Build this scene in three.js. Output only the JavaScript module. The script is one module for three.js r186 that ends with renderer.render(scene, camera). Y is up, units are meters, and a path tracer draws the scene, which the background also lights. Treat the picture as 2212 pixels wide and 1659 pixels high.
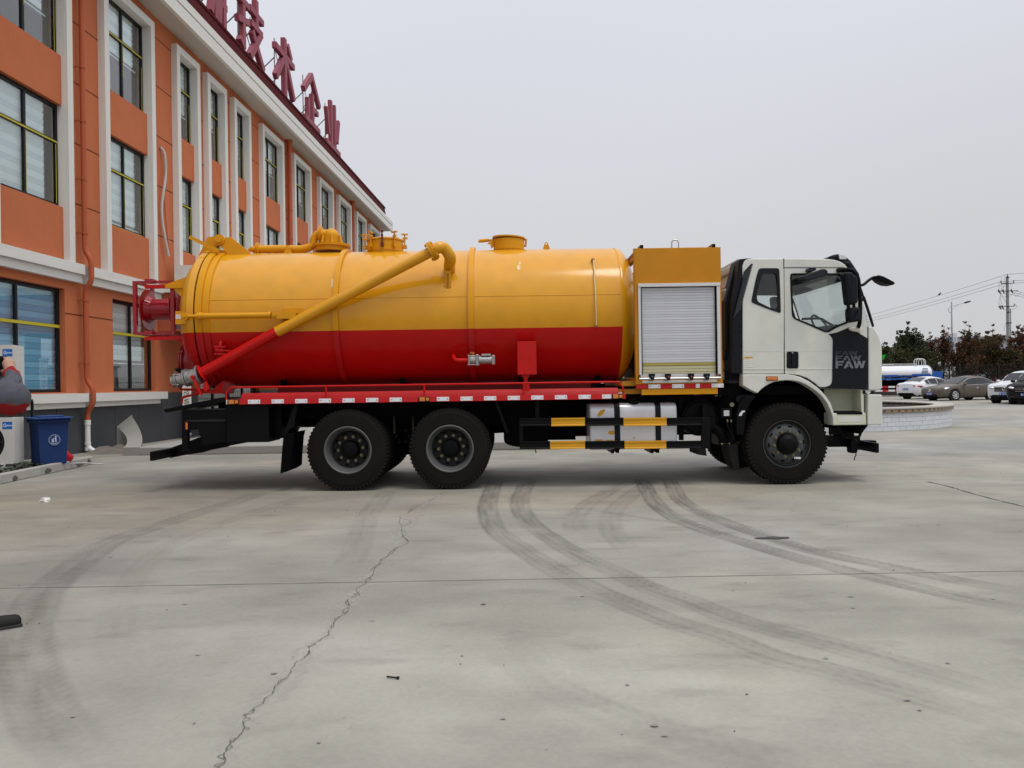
import * as THREE from 'three';
import { mergeGeometries } from 'three/addons/utils/BufferGeometryUtils.js';
import { RoundedBoxGeometry } from 'three/addons/geometries/RoundedBoxGeometry.js';
import { MarchingCubes } from 'three/addons/objects/MarchingCubes.js';

// ------------------------------------------------------------------ camera, sky, sun, exposure
const scene = new THREE.Scene();
const EYE = 1.395, ROLL = 0.0148;
const camera = new THREE.PerspectiveCamera(51.35, 4 / 3, 0.1, 1500);
camera.position.set(0, EYE, 0);
camera.rotation.set(0, 0, -ROLL);
const renderer = new THREE.WebGLRenderer({ antialias: true });
renderer.toneMapping = THREE.LinearToneMapping;
renderer.toneMappingExposure = 1.0;
renderer.shadowMap.enabled = true;
{ // overcast sky: pale grey-lavender near the horizon, brighter towards the zenith and towards the veiled sun behind the camera
  const W = 512, H = 256, data = new Float32Array(W * H * 4);
  const sun = new THREE.Vector3(0.26, 0.92, 0.28).normalize(), d = new THREE.Vector3();
  for (let j = 0; j < H; j++) for (let i = 0; i < W; i++) {
    const el = ((j + 0.5) / H - 0.5) * Math.PI, az = ((i + 0.5) / W - 0.5) * 2 * Math.PI;
    d.set(Math.cos(az) * Math.cos(el), Math.sin(el), Math.sin(az) * Math.cos(el));
    const up = Math.max(0, d.y), c = Math.max(0, d.dot(sun));
    const cloud = 0.012 * Math.sin(3 * az + 5 * el) + 0.01 * Math.sin(7 * az - 9 * el + 1);
    let L = 0.59 + 0.36 * Math.min(up, 0.45) + 0.65 * Math.max(0, up - 0.45) + 0.55 * c * c * c * c + cloud;
    const t = Math.min(1, up / 0.38), o = (j * W + i) * 4;
    if (d.y < 0) L = 0.5;
    data[o] = L * (1.0 - 0.02 * t); data[o + 1] = L; data[o + 2] = L * (1.015 + 0.08 * t); data[o + 3] = 1;
  }
  const sky = new THREE.DataTexture(data, W, H, THREE.RGBAFormat, THREE.FloatType);
  sky.mapping = THREE.EquirectangularReflectionMapping; sky.magFilter = THREE.LinearFilter; sky.needsUpdate = true;
  scene.background = sky; scene.environment = sky;
  const light = new THREE.DirectionalLight(new THREE.Color(1, 0.955, 0.88), 1.4);
  light.position.copy(sun).multiplyScalar(60); light.target.position.set(0, 0, -12);
  light.position.z -= 12;
  light.castShadow = true; light.shadow.radius = 40; light.shadow.mapSize.set(2048, 2048);
  Object.assign(light.shadow.camera, { left: -40, right: 40, top: 40, bottom: -40, near: 1, far: 140 });
  scene.add(light, light.target);
}

// ------------------------------------------------------------------ helpers
let seed = 7;
const rnd = () => { seed = (seed * 1664525 + 1013904223) >>> 0; return seed / 4294967296; };
const rr = (a, b) => a + (b - a) * rnd();
const V = (x, y, z) => new THREE.Vector3(x, y, z);
const PI = Math.PI;
// a direction in the photograph (pixels of its 2212-wide view) as slopes from the camera
const F = 1725, cR = Math.cos(ROLL), sR = Math.sin(ROLL);
const ray = (px, py) => { const u = px - 1106, v = py - 829.5; return [(u * cR - v * sR) / F, -(u * sR + v * cR) / F]; };
const at = (px, py, d) => { const r = ray(px, py); return V(r[0] * d, EYE + r[1] * d, -d); };
const onGround = (px, py, y = 0) => { const r = ray(px, py); return at(px, py, (y - EYE) / r[1]); };
const used = {};
function numbered(n) { const k = used[n] = (used[n] ?? -1) + 1; return k ? n + '_' + String(k).padStart(3, '0') : n; }
function base(name, label, category, x = 0, y = 0, z = 0, turn = 0, group) {
  const o = new THREE.Group(); o.name = numbered(name); o.position.set(x, y, z); o.rotation.y = turn;
  o.userData = { label, category }; if (group) o.userData.group = group;
  scene.add(o); return o;
}
function merge(list) {
  list = [].concat(list).map((g) => {
    g = g.index ? g.toNonIndexed() : g.clone();
    for (const k of Object.keys(g.attributes)) if (!['position', 'normal', 'uv', 'color'].includes(k)) g.deleteAttribute(k);
    if (!g.attributes.normal) g.computeVertexNormals();
    if (!g.attributes.uv) g.setAttribute('uv', new THREE.BufferAttribute(new Float32Array(g.attributes.position.count * 2), 2));
    return g;
  });
  if (list.some((g) => g.attributes.color)) for (const g of list) if (!g.attributes.color) g.setAttribute('color', new THREE.BufferAttribute(new Float32Array(g.attributes.position.count * 3).fill(1), 3));
  return list.length > 1 ? mergeGeometries(list) : list[0];
}
function part(parent, name, geos, mat, label) {
  const m = new THREE.Mesh(merge(geos), mat); m.name = parent === scene ? numbered(name) : name; m.castShadow = m.receiveShadow = true;
  if (label) m.userData.label = label;
  parent.add(m); return m;
}
function shared(parent, name, geo, mat, x = 0, y = 0, z = 0) { const m = new THREE.Mesh(geo, mat); m.name = name; m.position.set(x, y, z); m.castShadow = m.receiveShadow = true; parent.add(m); return m; }
function thing(name, label, category, geos, mat, group) { const m = part(scene, name, geos, mat); m.userData = { label, category }; if (group) m.userData.group = group; return m; }
const bx = (x0, x1, y0, y1, z0, z1, r = 0) => {
  const w = Math.abs(x1 - x0), h = Math.abs(y1 - y0), d = Math.abs(z1 - z0);
  const g = r ? new RoundedBoxGeometry(w, h, d, 2, Math.min(r, w / 2.1, h / 2.1, d / 2.1)) : new THREE.BoxGeometry(w, h, d);
  return g.translate((x0 + x1) / 2, (y0 + y1) / 2, (z0 + z1) / 2);
};
const UPV = V(0, 1, 0);
function cy(p, q, r0, r1 = r0, seg = 20, open = false) {
  const a = V(...p), b = V(...q), d = b.clone().sub(a), g = new THREE.CylinderGeometry(r1, r0, d.length(), seg, 1, open);
  g.applyQuaternion(new THREE.Quaternion().setFromUnitVectors(UPV, d.clone().normalize()));
  return g.translate((a.x + b.x) / 2, (a.y + b.y) / 2, (a.z + b.z) / 2);
}
function tube(pts, r, seg = 40, rad = 10, tension = 0.5, closed = false) {
  const c = new THREE.CatmullRomCurve3(pts.map((p) => V(...p)), closed, tension === null ? 'centripetal' : 'catmullrom', tension ?? 0.5);
  return new THREE.TubeGeometry(c, seg, r, rad, closed);
}
// tube through corners that are rounded with radius f
function pipe(pts, r, f = 0.1, rad = 12) {
  const path = new THREE.CurvePath(), P = pts.map((p) => V(...p)); let from = P[0];
  for (let i = 1; i < P.length - 1; i++) {
    const a = P[i - 1].clone().sub(P[i]), b = P[i + 1].clone().sub(P[i]), k = Math.min(f, a.length() / 2, b.length() / 2);
    const s = P[i].clone().addScaledVector(a.normalize(), k), e = P[i].clone().addScaledVector(b.normalize(), k);
    path.add(new THREE.LineCurve3(from, s)); path.add(new THREE.QuadraticBezierCurve3(s, P[i], e)); from = e;
  }
  path.add(new THREE.LineCurve3(from, P[P.length - 1]));
  return new THREE.TubeGeometry(path, P.length * 14, r, rad, false);
}
function shape(pts, holes = []) {
  const s = new THREE.Shape(pts.map((p) => new THREE.Vector2(p[0], p[1])));
  for (const h of holes) s.holes.push(new THREE.Path(h.map((p) => new THREE.Vector2(p[0], p[1]))));
  return s;
}
// a polygon in x, y pulled from z0 to z1
function ex(pts, z0, z1, bevel = 0, holes = [], curve = 12) {
  const s = pts instanceof THREE.Shape ? pts : shape(pts, holes);
  const g = new THREE.ExtrudeGeometry(s, { depth: Math.max(1e-4, z1 - z0 - 2 * bevel), bevelEnabled: bevel > 0, bevelSize: bevel, bevelThickness: bevel, bevelOffset: -bevel, bevelSegments: 3, curveSegments: curve });
  return g.translate(0, 0, z0 + bevel);
}
// a profile of [z, y] points pulled along x
const along = (x0, x1, pts, bev = 0) => ex(pts.map((p) => [-p[0], p[1]]), x0, x1, bev).rotateY(PI / 2);
// round the corners of a polygon
function soft(pts, r, n = 5) {
  const out = [];
  for (let i = 0; i < pts.length; i++) {
    const p = pts[i], a = pts[(i + pts.length - 1) % pts.length], b = pts[(i + 1) % pts.length], k = Array.isArray(r) ? r[i] : r;
    const la = Math.hypot(a[0] - p[0], a[1] - p[1]), lb = Math.hypot(b[0] - p[0], b[1] - p[1]), ka = Math.min(k, la / 2.05), kb = Math.min(k, lb / 2.05);
    if (k <= 0) { out.push(p); continue; }
    const s = [p[0] + (a[0] - p[0]) * ka / la, p[1] + (a[1] - p[1]) * ka / la], e = [p[0] + (b[0] - p[0]) * kb / lb, p[1] + (b[1] - p[1]) * kb / lb];
    for (let j = 0; j <= n; j++) { const t = j / n, u = 1 - t; out.push([u * u * s[0] + 2 * u * t * p[0] + t * t * e[0], u * u * s[1] + 2 * u * t * p[1] + t * t * e[1]]); }
  }
  return out;
}
const arc = (cx, cyy, r, a0, a1, n = 24) => Array.from({ length: n + 1 }, (_, i) => { const a = a0 + (a1 - a0) * i / n; return [cx + r * Math.cos(a), cyy + r * Math.sin(a)]; });
// surface of points p(i, j)
function grid(nu, nv, f) {
  const pos = [], uv = [], ix = [];
  for (let i = 0; i <= nu; i++) for (let j = 0; j <= nv; j++) { const p = f(i / nu, j / nv); pos.push(p[0], p[1], p[2]); uv.push(p[3] ?? i / nu, p[4] ?? j / nv); }
  for (let i = 0; i < nu; i++) for (let j = 0; j < nv; j++) { const a = i * (nv + 1) + j, b = a + nv + 1; ix.push(a, b, a + 1, b, b + 1, a + 1); }
  const g = new THREE.BufferGeometry(); g.setAttribute('position', new THREE.Float32BufferAttribute(pos, 3)); g.setAttribute('uv', new THREE.Float32BufferAttribute(uv, 2)); g.setIndex(ix); g.computeVertexNormals(); return g;
}

// ------------------------------------------------------------------ noise and textures
function hash(x, y, s) { let h = (x * 374761393 + y * 668265263 + s * 974634777) | 0; h = Math.imul(h ^ (h >>> 13), 1274126177); h ^= h >>> 16; return (h >>> 0) / 4294967296; }
function vnoise(x, y, per, s) {
  const ix = Math.floor(x), iy = Math.floor(y), fx = x - ix, fy = y - iy, u = fx * fx * (3 - 2 * fx), v = fy * fy * (3 - 2 * fy);
  const m = (a) => per ? ((a % per) + per) % per : a;
  const a = hash(m(ix), m(iy), s), b = hash(m(ix + 1), m(iy), s), c = hash(m(ix), m(iy + 1), s), d = hash(m(ix + 1), m(iy + 1), s);
  return (a + (b - a) * u) * (1 - v) + (c + (d - c) * u) * v;
}
const fbm = (x, y, per, s, o = 4) => { let t = 0, a = 0.5, n = 0; for (let i = 0; i < o; i++) { t += a * vnoise(x, y, per, s + i); n += a; a *= 0.5; x *= 2; y *= 2; per *= 2; } return t / n; };
function dataTex(n, f, { srgb = false, repeat = [1, 1] } = {}) {
  const d = new Uint8Array(n * n * 4);
  for (let j = 0; j < n; j++) for (let i = 0; i < n; i++) { const c = f(i / n, j / n), o = (j * n + i) * 4; for (let k = 0; k < 3; k++) d[o + k] = Math.max(0, Math.min(255, 255 * (c[k] ?? c))); d[o + 3] = 255; }
  const t = new THREE.DataTexture(d, n, n); t.wrapS = t.wrapT = THREE.RepeatWrapping; t.magFilter = THREE.LinearFilter; t.minFilter = THREE.LinearMipmapLinearFilter; t.generateMipmaps = true;
  if (srgb) t.colorSpace = THREE.SRGBColorSpace; t.repeat.set(...repeat); t.needsUpdate = true; return t;
}
function canvasTex(w, h, draw, srgb = true) { const c = document.createElement('canvas'); c.width = w; c.height = h; draw(c.getContext('2d'), w, h); const t = new THREE.CanvasTexture(c); if (srgb) t.colorSpace = THREE.SRGBColorSpace; return t; }
const col = (r, g, b) => new THREE.Color().setRGB(r, g, b);
const std = (r, g, b, rough = 0.6, metal = 0, more = {}) => new THREE.MeshPhysicalMaterial({ color: col(r, g, b), roughness: rough, metalness: metal, specularIntensity: metal > 0.5 ? 1 : 0.35, ...more });
const paint = (r, g, b, rough = 0.35, more = {}) => new THREE.MeshPhysicalMaterial({ color: col(r, g, b), roughness: 0.45, specularIntensity: 0.15, clearcoat: 0.3, clearcoatRoughness: rough, ...more });
const grain = dataTex(256, (u, v) => 0.55 + 0.45 * fbm(u * 8, v * 8, 8, 3, 5));
const dirtMap = dataTex(512, (u, v) => { const n = fbm(u * 6, v * 6, 6, 21, 5); return 0.84 + 0.16 * n; });
const plasterMap = dataTex(512, (u, v) => { const n = fbm(u * 4, v * 4, 4, 31, 6), s = fbm(u * 16, v * 2, 16, 35, 3); return 0.86 + 0.1 * n + 0.05 * s; });
const fineBump = dataTex(256, (u, v) => fbm(u * 64, v * 64, 64, 5, 2));
const M = {
  yellow: paint(0.69, 0.318, 0.005, 0.14, { map: dirtMap, clearcoat: 0.8 }), yellowFlat: paint(0.68, 0.305, 0.005, 0.35, { map: dirtMap }), red: paint(0.50, 0.006, 0.005, 0.18, { map: dirtMap }), redFlat: paint(0.46, 0.012, 0.012, 0.4, { map: dirtMap }),
  darkRed: paint(0.30, 0.003, 0.010, 0.12, { clearcoat: 0.8 }), white: paint(0.66, 0.67, 0.61, 0.3, { map: dirtMap, clearcoat: 0.5 }), black: std(0.0045, 0.0045, 0.005, 0.5, 0, { specularIntensity: 0.2 }), blackMatt: std(0.003, 0.003, 0.0035, 0.85, 0, { specularIntensity: 0.1 }), blackPlastic: std(0.009, 0.010, 0.013, 0.45, 0, { specularIntensity: 0.25 }),
  rubber: std(0.0135, 0.0125, 0.0115, 0.8, 0, { map: grain, specularIntensity: 0.2 }), rimGrey: std(0.12, 0.122, 0.12, 0.45, 0.2, { map: dirtMap }), rimDark: std(0.015, 0.015, 0.015, 0.55, 0.1), rimFront: std(0.075, 0.08, 0.08, 0.5, 0.2, { map: dirtMap }),
  steel: std(0.5, 0.5, 0.48, 0.35, 0.9), brass: std(0.22, 0.19, 0.11, 0.45, 0.7), alu: std(0.62, 0.63, 0.66, 0.42, 0.35, { map: dirtMap }), aluFrame: std(0.66, 0.67, 0.68, 0.4, 0.3, { map: dirtMap }), castAlu: std(0.42, 0.42, 0.41, 0.42, 0.75, { map: grain }),
  amber: new THREE.MeshPhysicalMaterial({ color: col(0.62, 0.17, 0.01), roughness: 0.25, clearcoat: 0.8 }), reflWhite: std(0.68, 0.7, 0.72, 0.35), reflRed: std(0.50, 0.018, 0.02, 0.35),
  glass: new THREE.MeshPhysicalMaterial({ color: col(0.90, 0.93, 0.92), roughness: 0.02, transmission: 1, thickness: 0, ior: 1.45 }),
  interior: std(0.055, 0.058, 0.062, 0.8), fuel: std(0.66, 0.67, 0.69, 0.3, 0.25, { map: dirtMap }), yellowTape: std(0.50, 0.42, 0.03, 0.5), chrome: std(0.8, 0.8, 0.8, 0.12, 1),
};

// ------------------------------------------------------------------ ground: one concrete sheet, its joints, crack and tyre marks
const concreteMap = dataTex(1024, (u, v) => {
  const big = fbm(u * 4, v * 4, 4, 51, 4), mid = fbm(u * 14, v * 14, 14, 57, 4), trowel = fbm(u * 6, v * 30, 6, 61, 3), fine = vnoise(u * 300, v * 300, 300, 65);
  const scuff = Math.max(0, fbm(u * 14, v * 34, 14, 71, 5) - 0.58) * 0.55, pit = vnoise(u * 210, v * 210, 210, 77) > 0.965 ? 0.1 : 0;
  const L = 0.80 + 0.20 * (big - 0.5) + 0.22 * (mid - 0.5) + 0.12 * (trowel - 0.5) + 0.07 * (fine - 0.5) - scuff - pit;
  const warm = (fbm(u * 5, v * 5, 5, 83, 3) - 0.5) * 0.06;
  return [L * (1 + warm), L, L * (1 - warm)];
}, { repeat: [1 / 5.3, 1 / 5.3] });
const concreteRough = dataTex(256, (u, v) => 0.72 + 0.25 * fbm(u * 6, v * 6, 6, 91, 4), { repeat: [1 / 3.1, 1 / 3.1] });
const concreteBump = dataTex(512, (u, v) => 0.6 * fbm(u * 24, v * 24, 24, 95, 4) + 0.4 * vnoise(u * 200, v * 200, 200, 97), { repeat: [1 / 2.3, 1 / 2.3] });
const concrete = new THREE.MeshStandardMaterial({ color: col(0.345, 0.333, 0.284), map: concreteMap, roughness: 1, roughnessMap: concreteRough, bumpMap: concreteBump, bumpScale: 0.0018, vertexColors: true });
let ground;
{
  const N = 220, warp = (t) => { const s = 2 * t - 1; return 500 * (0.036 * s + 0.964 * s * s * s * s * s); };
  const g = grid(N, N, (u, v) => { const x = warp(u), z = warp(v) - 9; return [x, 0, z, x, -z]; });
  const ix = g.index.array; for (let i = 0; i < ix.length; i += 3) { const t = ix[i]; ix[i] = ix[i + 1]; ix[i + 1] = t; }
  g.computeVertexNormals();
  const p = g.attributes.position, c = new Float32Array(p.count * 3);
  for (let i = 0; i < p.count; i++) {
    const x = p.getX(i), z = p.getZ(i), a = fbm(x * 0.22 + 50, z * 0.5 + 50, 0, 101, 4), b = fbm(x * 0.9 + 9, z * 1.1 + 9, 0, 107, 3), w = fbm(x * 0.15 + 20, z * 0.3 + 90, 0, 111, 3) - 0.5;
    const pale = Math.max(0, fbm(x * 0.5 + 3, z * 0.8 + 41, 0, 115, 3) - 0.55) * 0.5;
    const L = 0.92 + 0.42 * (a - 0.5) + 0.30 * (b - 0.5) + pale;
    c[i * 3] = L * (1 + 0.16 * w); c[i * 3 + 1] = L * (1 + 0.03 * w); c[i * 3 + 2] = L * (1 - 0.18 * w);
  }
  g.setAttribute('color', new THREE.BufferAttribute(c, 3));
  ground = new THREE.Mesh(g, concrete); ground.name = 'ground'; ground.receiveShadow = true;
  ground.userData = { kind: 'structure', label: 'pale grey concrete yard with tyre marks and a long crack', category: 'ground' };
  scene.add(ground);
}
const gz = (ox, oy, s) => (X, Y) => { const p = onGround((ox + X / s) * 0.60636, (oy + Y / s) * 0.60636); return [p.x, p.z]; };
const gl = gz(0, 1700, 1.2289), gr = gz(1700, 1700, 1.1355);
// a strip along ground points [x, z], width w(t), lifted by y
function ribbon(pts, w, y, { n = 120, jitter = 0, smooth = true, tile = 1 } = {}) {
  const c = new THREE.CatmullRomCurve3(pts.map((p) => V(p[0], 0, p[1])), false, 'centripetal'), P = smooth ? c.getSpacedPoints(n) : pts.map((p) => V(p[0], 0, p[1]));
  const pos = [], uv = [], ix = []; let s = 0;
  P.forEach((p, i) => {
    const a = P[Math.max(0, i - 1)], b = P[Math.min(P.length - 1, i + 1)], d = b.clone().sub(a).normalize(), nx = -d.z, nz = d.x, t = i / (P.length - 1);
    if (i) s += p.distanceTo(P[i - 1]);
    const j = jitter ? (rnd() - 0.5) * jitter : 0, h = w(t) / 2;
    pos.push(p.x + nx * (h + j), y, p.z + nz * (h + j), p.x - nx * (h - j), y, p.z - nz * (h - j)); uv.push(0, s / tile, 1, s / tile);
    if (i) { const k = i * 2; ix.push(k - 2, k, k - 1, k, k + 1, k - 1); }
  });
  const g = new THREE.BufferGeometry(); g.setAttribute('position', new THREE.Float32BufferAttribute(pos, 3)); g.setAttribute('uv', new THREE.Float32BufferAttribute(uv, 2)); g.setIndex(ix);
  g.setAttribute('normal', new THREE.Float32BufferAttribute(pos.map((_, i) => (i % 3 === 1 ? 1 : 0)), 3)); return g;
}
// tread print along one whole track: chevrons, ribs, wear, and how it fades from end to end
function treadTex(strength, s, ribs, len, fade) {
  const ch = Math.round(len / 0.085);
  return dataTex(512, (u, v) => {
    const edge = Math.min(1, Math.min(u, 1 - u) * 7), chev = 0.5 + 0.5 * Math.sin(2 * PI * (v * ch + Math.abs(u - 0.5) * 3)), rib = 0.5 - 0.5 * Math.cos(2 * PI * u * ribs);
    const wear = fbm(u * 5, v * len * 2.2, 0, s, 4), patch = fbm(u * 1.5, v * len * 0.5, 0, s + 9, 3), f = fade[0] + (fade[1] - fade[0]) * v;
    return strength * f * edge * Math.min(1, Math.min(v, 1 - v) * 14) * (0.55 + 0.45 * chev * rib) * (0.35 + 0.65 * Math.max(0, Math.min(1, (wear - 0.3) * 2.4))) * (0.55 + 0.6 * patch);
  });
}
{
  const S = (f, a) => a.map((p) => f(p[0], p[1]));
  let lift = 0.003, sd = 131;
  const mark = (pts, w, k, f = gr, fade = [1, 1], ribs = 4) => { lift += 0.0004; sd += 6; const P = S(f, pts); let len = 0; for (let i = 1; i < P.length; i++) len += Math.hypot(P[i][0] - P[i - 1][0], P[i][1] - P[i - 1][1]);
    part(ground, 'tyre_mark', ribbon(P, () => w, lift, { n: 110, tile: len }), new THREE.MeshStandardMaterial({ color: col(0.10, 0.092, 0.083), roughness: 0.95, transparent: true, alphaMap: treadTex(k, sd, ribs, len, fade) })); };
  mark([[85, 5], [60, 50], [42, 130], [80, 220], [180, 290], [330, 385], [480, 460], [600, 510], [800, 590], [1000, 650], [1200, 730], [1450, 790], [1700, 860], [2300, 1035]], 0.27, 0.62, gr, [1, 0.45]);
  mark([[215, 5], [190, 45], [172, 110], [225, 195], [350, 280], [480, 350], [560, 385], [700, 450], [850, 500], [1000, 560], [1200, 620], [1400, 670], [1650, 740], [2300, 920]], 0.27, 0.62, gr, [1, 0.45]);
  mark([[660, 5], [682, 45], [725, 110], [800, 165], [920, 215], [1080, 265], [1250, 315], [1500, 380], [1750, 440], [2000, 495], [2300, 550]], 0.25, 0.72, gr, [1, 0.6]);
  mark([[775, 5], [792, 40], [822, 90], [900, 140], [1050, 200], [1200, 250], [1400, 310], [1600, 350], [1900, 410], [2300, 480]], 0.25, 0.72, gr, [1, 0.6]);
  mark([[600, 15], [530, 60], [440, 115], [390, 180], [405, 230]], 0.28, 0.34, gr, [1, 0.5], 3);
  mark([[700, 20], [620, 75], [545, 150], [545, 220], [625, 310]], 0.28, 0.34, gr, [1, 0.5], 3);
  mark([[1180, 60], [800, 180], [500, 280], [330, 390], [200, 500], [130, 620], [115, 760], [155, 950], [260, 1130], [420, 1260]], 0.34, 0.36, gl, [0.7, 1], 3);
  mark([[1380, 75], [1000, 190], [700, 330], [560, 480], [500, 700], [540, 900]], 0.26, 0.2, gl, [1, 0.3], 3);
  mark([[1700, 60], [1600, 190], [1560, 320], [1500, 420]], 0.3, 0.26, gl, [1, 0.4], 3);
  mark([[100, 700], [400, 900], [800, 1050], [1300, 1176]], 0.3, 0.2, gr, [0.6, 1], 3);
  mark([[470, 137], [600, 155], [800, 185], [1000, 205]], 0.12, 0.3, gr, [1, 0.4], 2);
  // the straight saw-cut joints
  const jm = std(0.045, 0.042, 0.04, 1), L = [gl(-500, 496), gr(2700, 372)].map((p) => p);
  const J = []; for (let i = 0; i <= 60; i++) { const t = i / 60; J.push([L[0][0] + (L[1][0] - L[0][0]) * t, L[0][1] + (L[1][1] - L[0][1]) * t + rr(-0.004, 0.004)]); }
  part(ground, 'joint', ribbon(J, (t) => 0.0045 + 0.003 * Math.abs(Math.sin(t * 31)), 0.0035, { smooth: false }), jm);
  part(ground, 'joint', ribbon(S(gr, [[1820, 18], [1900, 36], [2000, 66], [2100, 92], [2212, 119], [2420, 170]]), (t) => 0.025 + 0.012 * Math.sin(t * 40), 0.0035, { n: 80, jitter: 0.02 }), std(0.11, 0.105, 0.1, 1));
  // the crack: rough subdivision of its course
  let C = S(gl, [[1945, 62], [1880, 105], [1800, 200], [1700, 340], [1620, 440], [1560, 500], [1530, 560], [1480, 620], [1440, 680], [1400, 718], [1350, 745], [1290, 830], [1240, 890], [1180, 960], [1120, 1010], [1060, 1075], [1072, 1100], [1030, 1150], [985, 1210], [960, 1273], [930, 1340]]);
  const wide = C.slice();
  for (let k = 0; k < 4; k++) { const D = []; for (let i = 0; i < C.length - 1; i++) { const a = C[i], b = C[i + 1], l = Math.hypot(b[0] - a[0], b[1] - a[1]); D.push(a, [(a[0] + b[0]) / 2 + rr(-0.13, 0.13) * l, (a[1] + b[1]) / 2 + rr(-0.1, 0.1) * l]); } D.push(C[C.length - 1]); C = D; }
  part(ground, 'crack_dust', ribbon(wide, (t) => 0.16 + 0.06 * Math.sin(t * 23), 0.0026, { n: 160, jitter: 0.05, tile: 1.5 }), new THREE.MeshStandardMaterial({ color: col(0.42, 0.40, 0.36), roughness: 1, transparent: true, alphaMap: dataTex(256, (u, v) => 0.45 * Math.min(1, Math.min(u, 1 - u) * 3) * Math.max(0, Math.min(1, (fbm(u * 5, v * 12, 12, 171, 4) - 0.42) * 4))) }));
  part(ground, 'crack', ribbon(C, () => rr(0.001, 0.005), 0.0058, { smooth: false }), std(0.075, 0.07, 0.065, 1));
  const B = []; for (let i = 10; i < C.length - 12; i += 9) if (rnd() < 0.55) { const a = C[i], d = C[i + 6], s = rnd() < 0.5 ? 1 : -1; B.push(ribbon([[a[0], a[1]], [(a[0] + d[0]) / 2 + s * rr(0.01, 0.03), (a[1] + d[1]) / 2 + rr(-0.01, 0.01)], [d[0], d[1]]], () => 0.003, 0.0054, { n: 6 })); }
  part(ground, 'hairline_crack', B, std(0.07, 0.066, 0.062, 1)).userData.kind = 'stuff';
  // stains and small spots with a shape of their own
  const spot = (p, r, e) => { const pts = []; for (let i = 0; i < 14; i++) { const a = i / 14 * 2 * PI, k = r * rr(0.55, 1.1); pts.push([p[0] + Math.cos(a) * k * e, p[1] + Math.sin(a) * k]); } const g = new THREE.ShapeGeometry(shape(pts.map((q) => [q[0], -q[1]]))); g.rotateX(-PI / 2); g.translate(0, 0.0062, 0); return g; };
  part(ground, 'oil_spot', [spot(gr(1190, 247), 0.06, 2.6)], std(0.07, 0.067, 0.063, 0.7));
  const S1 = []; for (const [f, x, y, r] of [[gr, 105, 980, 0.02], [gr, 715, 1008, 0.03], [gr, 758, 1050, 0.02], [gl, 1200, 862, 0.03], [gr, 25, 516, 0.03], [gl, 2118, 558, 0.03], [gl, 1630, 630, 0.02], [gl, 850, 1080, 0.018], [gr, 1740, 905, 0.025], [gr, 1790, 945, 0.02], [gr, 1512, 485, 0.03], [gr, 1520, 530, 0.025], [gr, 1865, 193, 0.04], [gl, 485, 350, 0.035], [gl, 865, 780, 0.02], [gr, 425, 483, 0.025], [gr, 1410, 735, 0.02], [gl, 1395, 1165, 0.02]]) S1.push(spot(f(x, y), r * 0.45, rr(1, 2)));
  for (let i = 0; i < 60; i++) S1.push(spot([rr(-7, 8), rr(-13, -2.2)], rr(0.003, 0.010), rr(1, 2.2)));
  part(ground, 'stain', S1, std(0.25, 0.238, 0.212, 1)).userData.kind = 'stuff';
  const G = []; for (let i = 0; i < 170; i++) { const r = rr(0.002, 0.006); G.push(new THREE.IcosahedronGeometry(r, 0).scale(1, 0.7, 1).rotateY(rr(0, 6)).translate(rr(-8, 9), r * 0.6, rr(-14, -2))); }
  thing('grit', 'scattered dark grit on the concrete yard', 'grit', G, std(0.14, 0.13, 0.12, 1)).userData.kind = 'stuff';
}

// ------------------------------------------------------------------ the orange office building, in its own frame: x out of the facade, -z along it
let sticker, condenser, BAYS;
const TB = 0.0383, X0 = -10.32, cB = 1 / Math.hypot(1, TB);
const office = base('office_building', 'three-storey orange office building with white window frames and red roof edge', 'building', X0, 0, 0, -Math.atan(TB));
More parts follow.
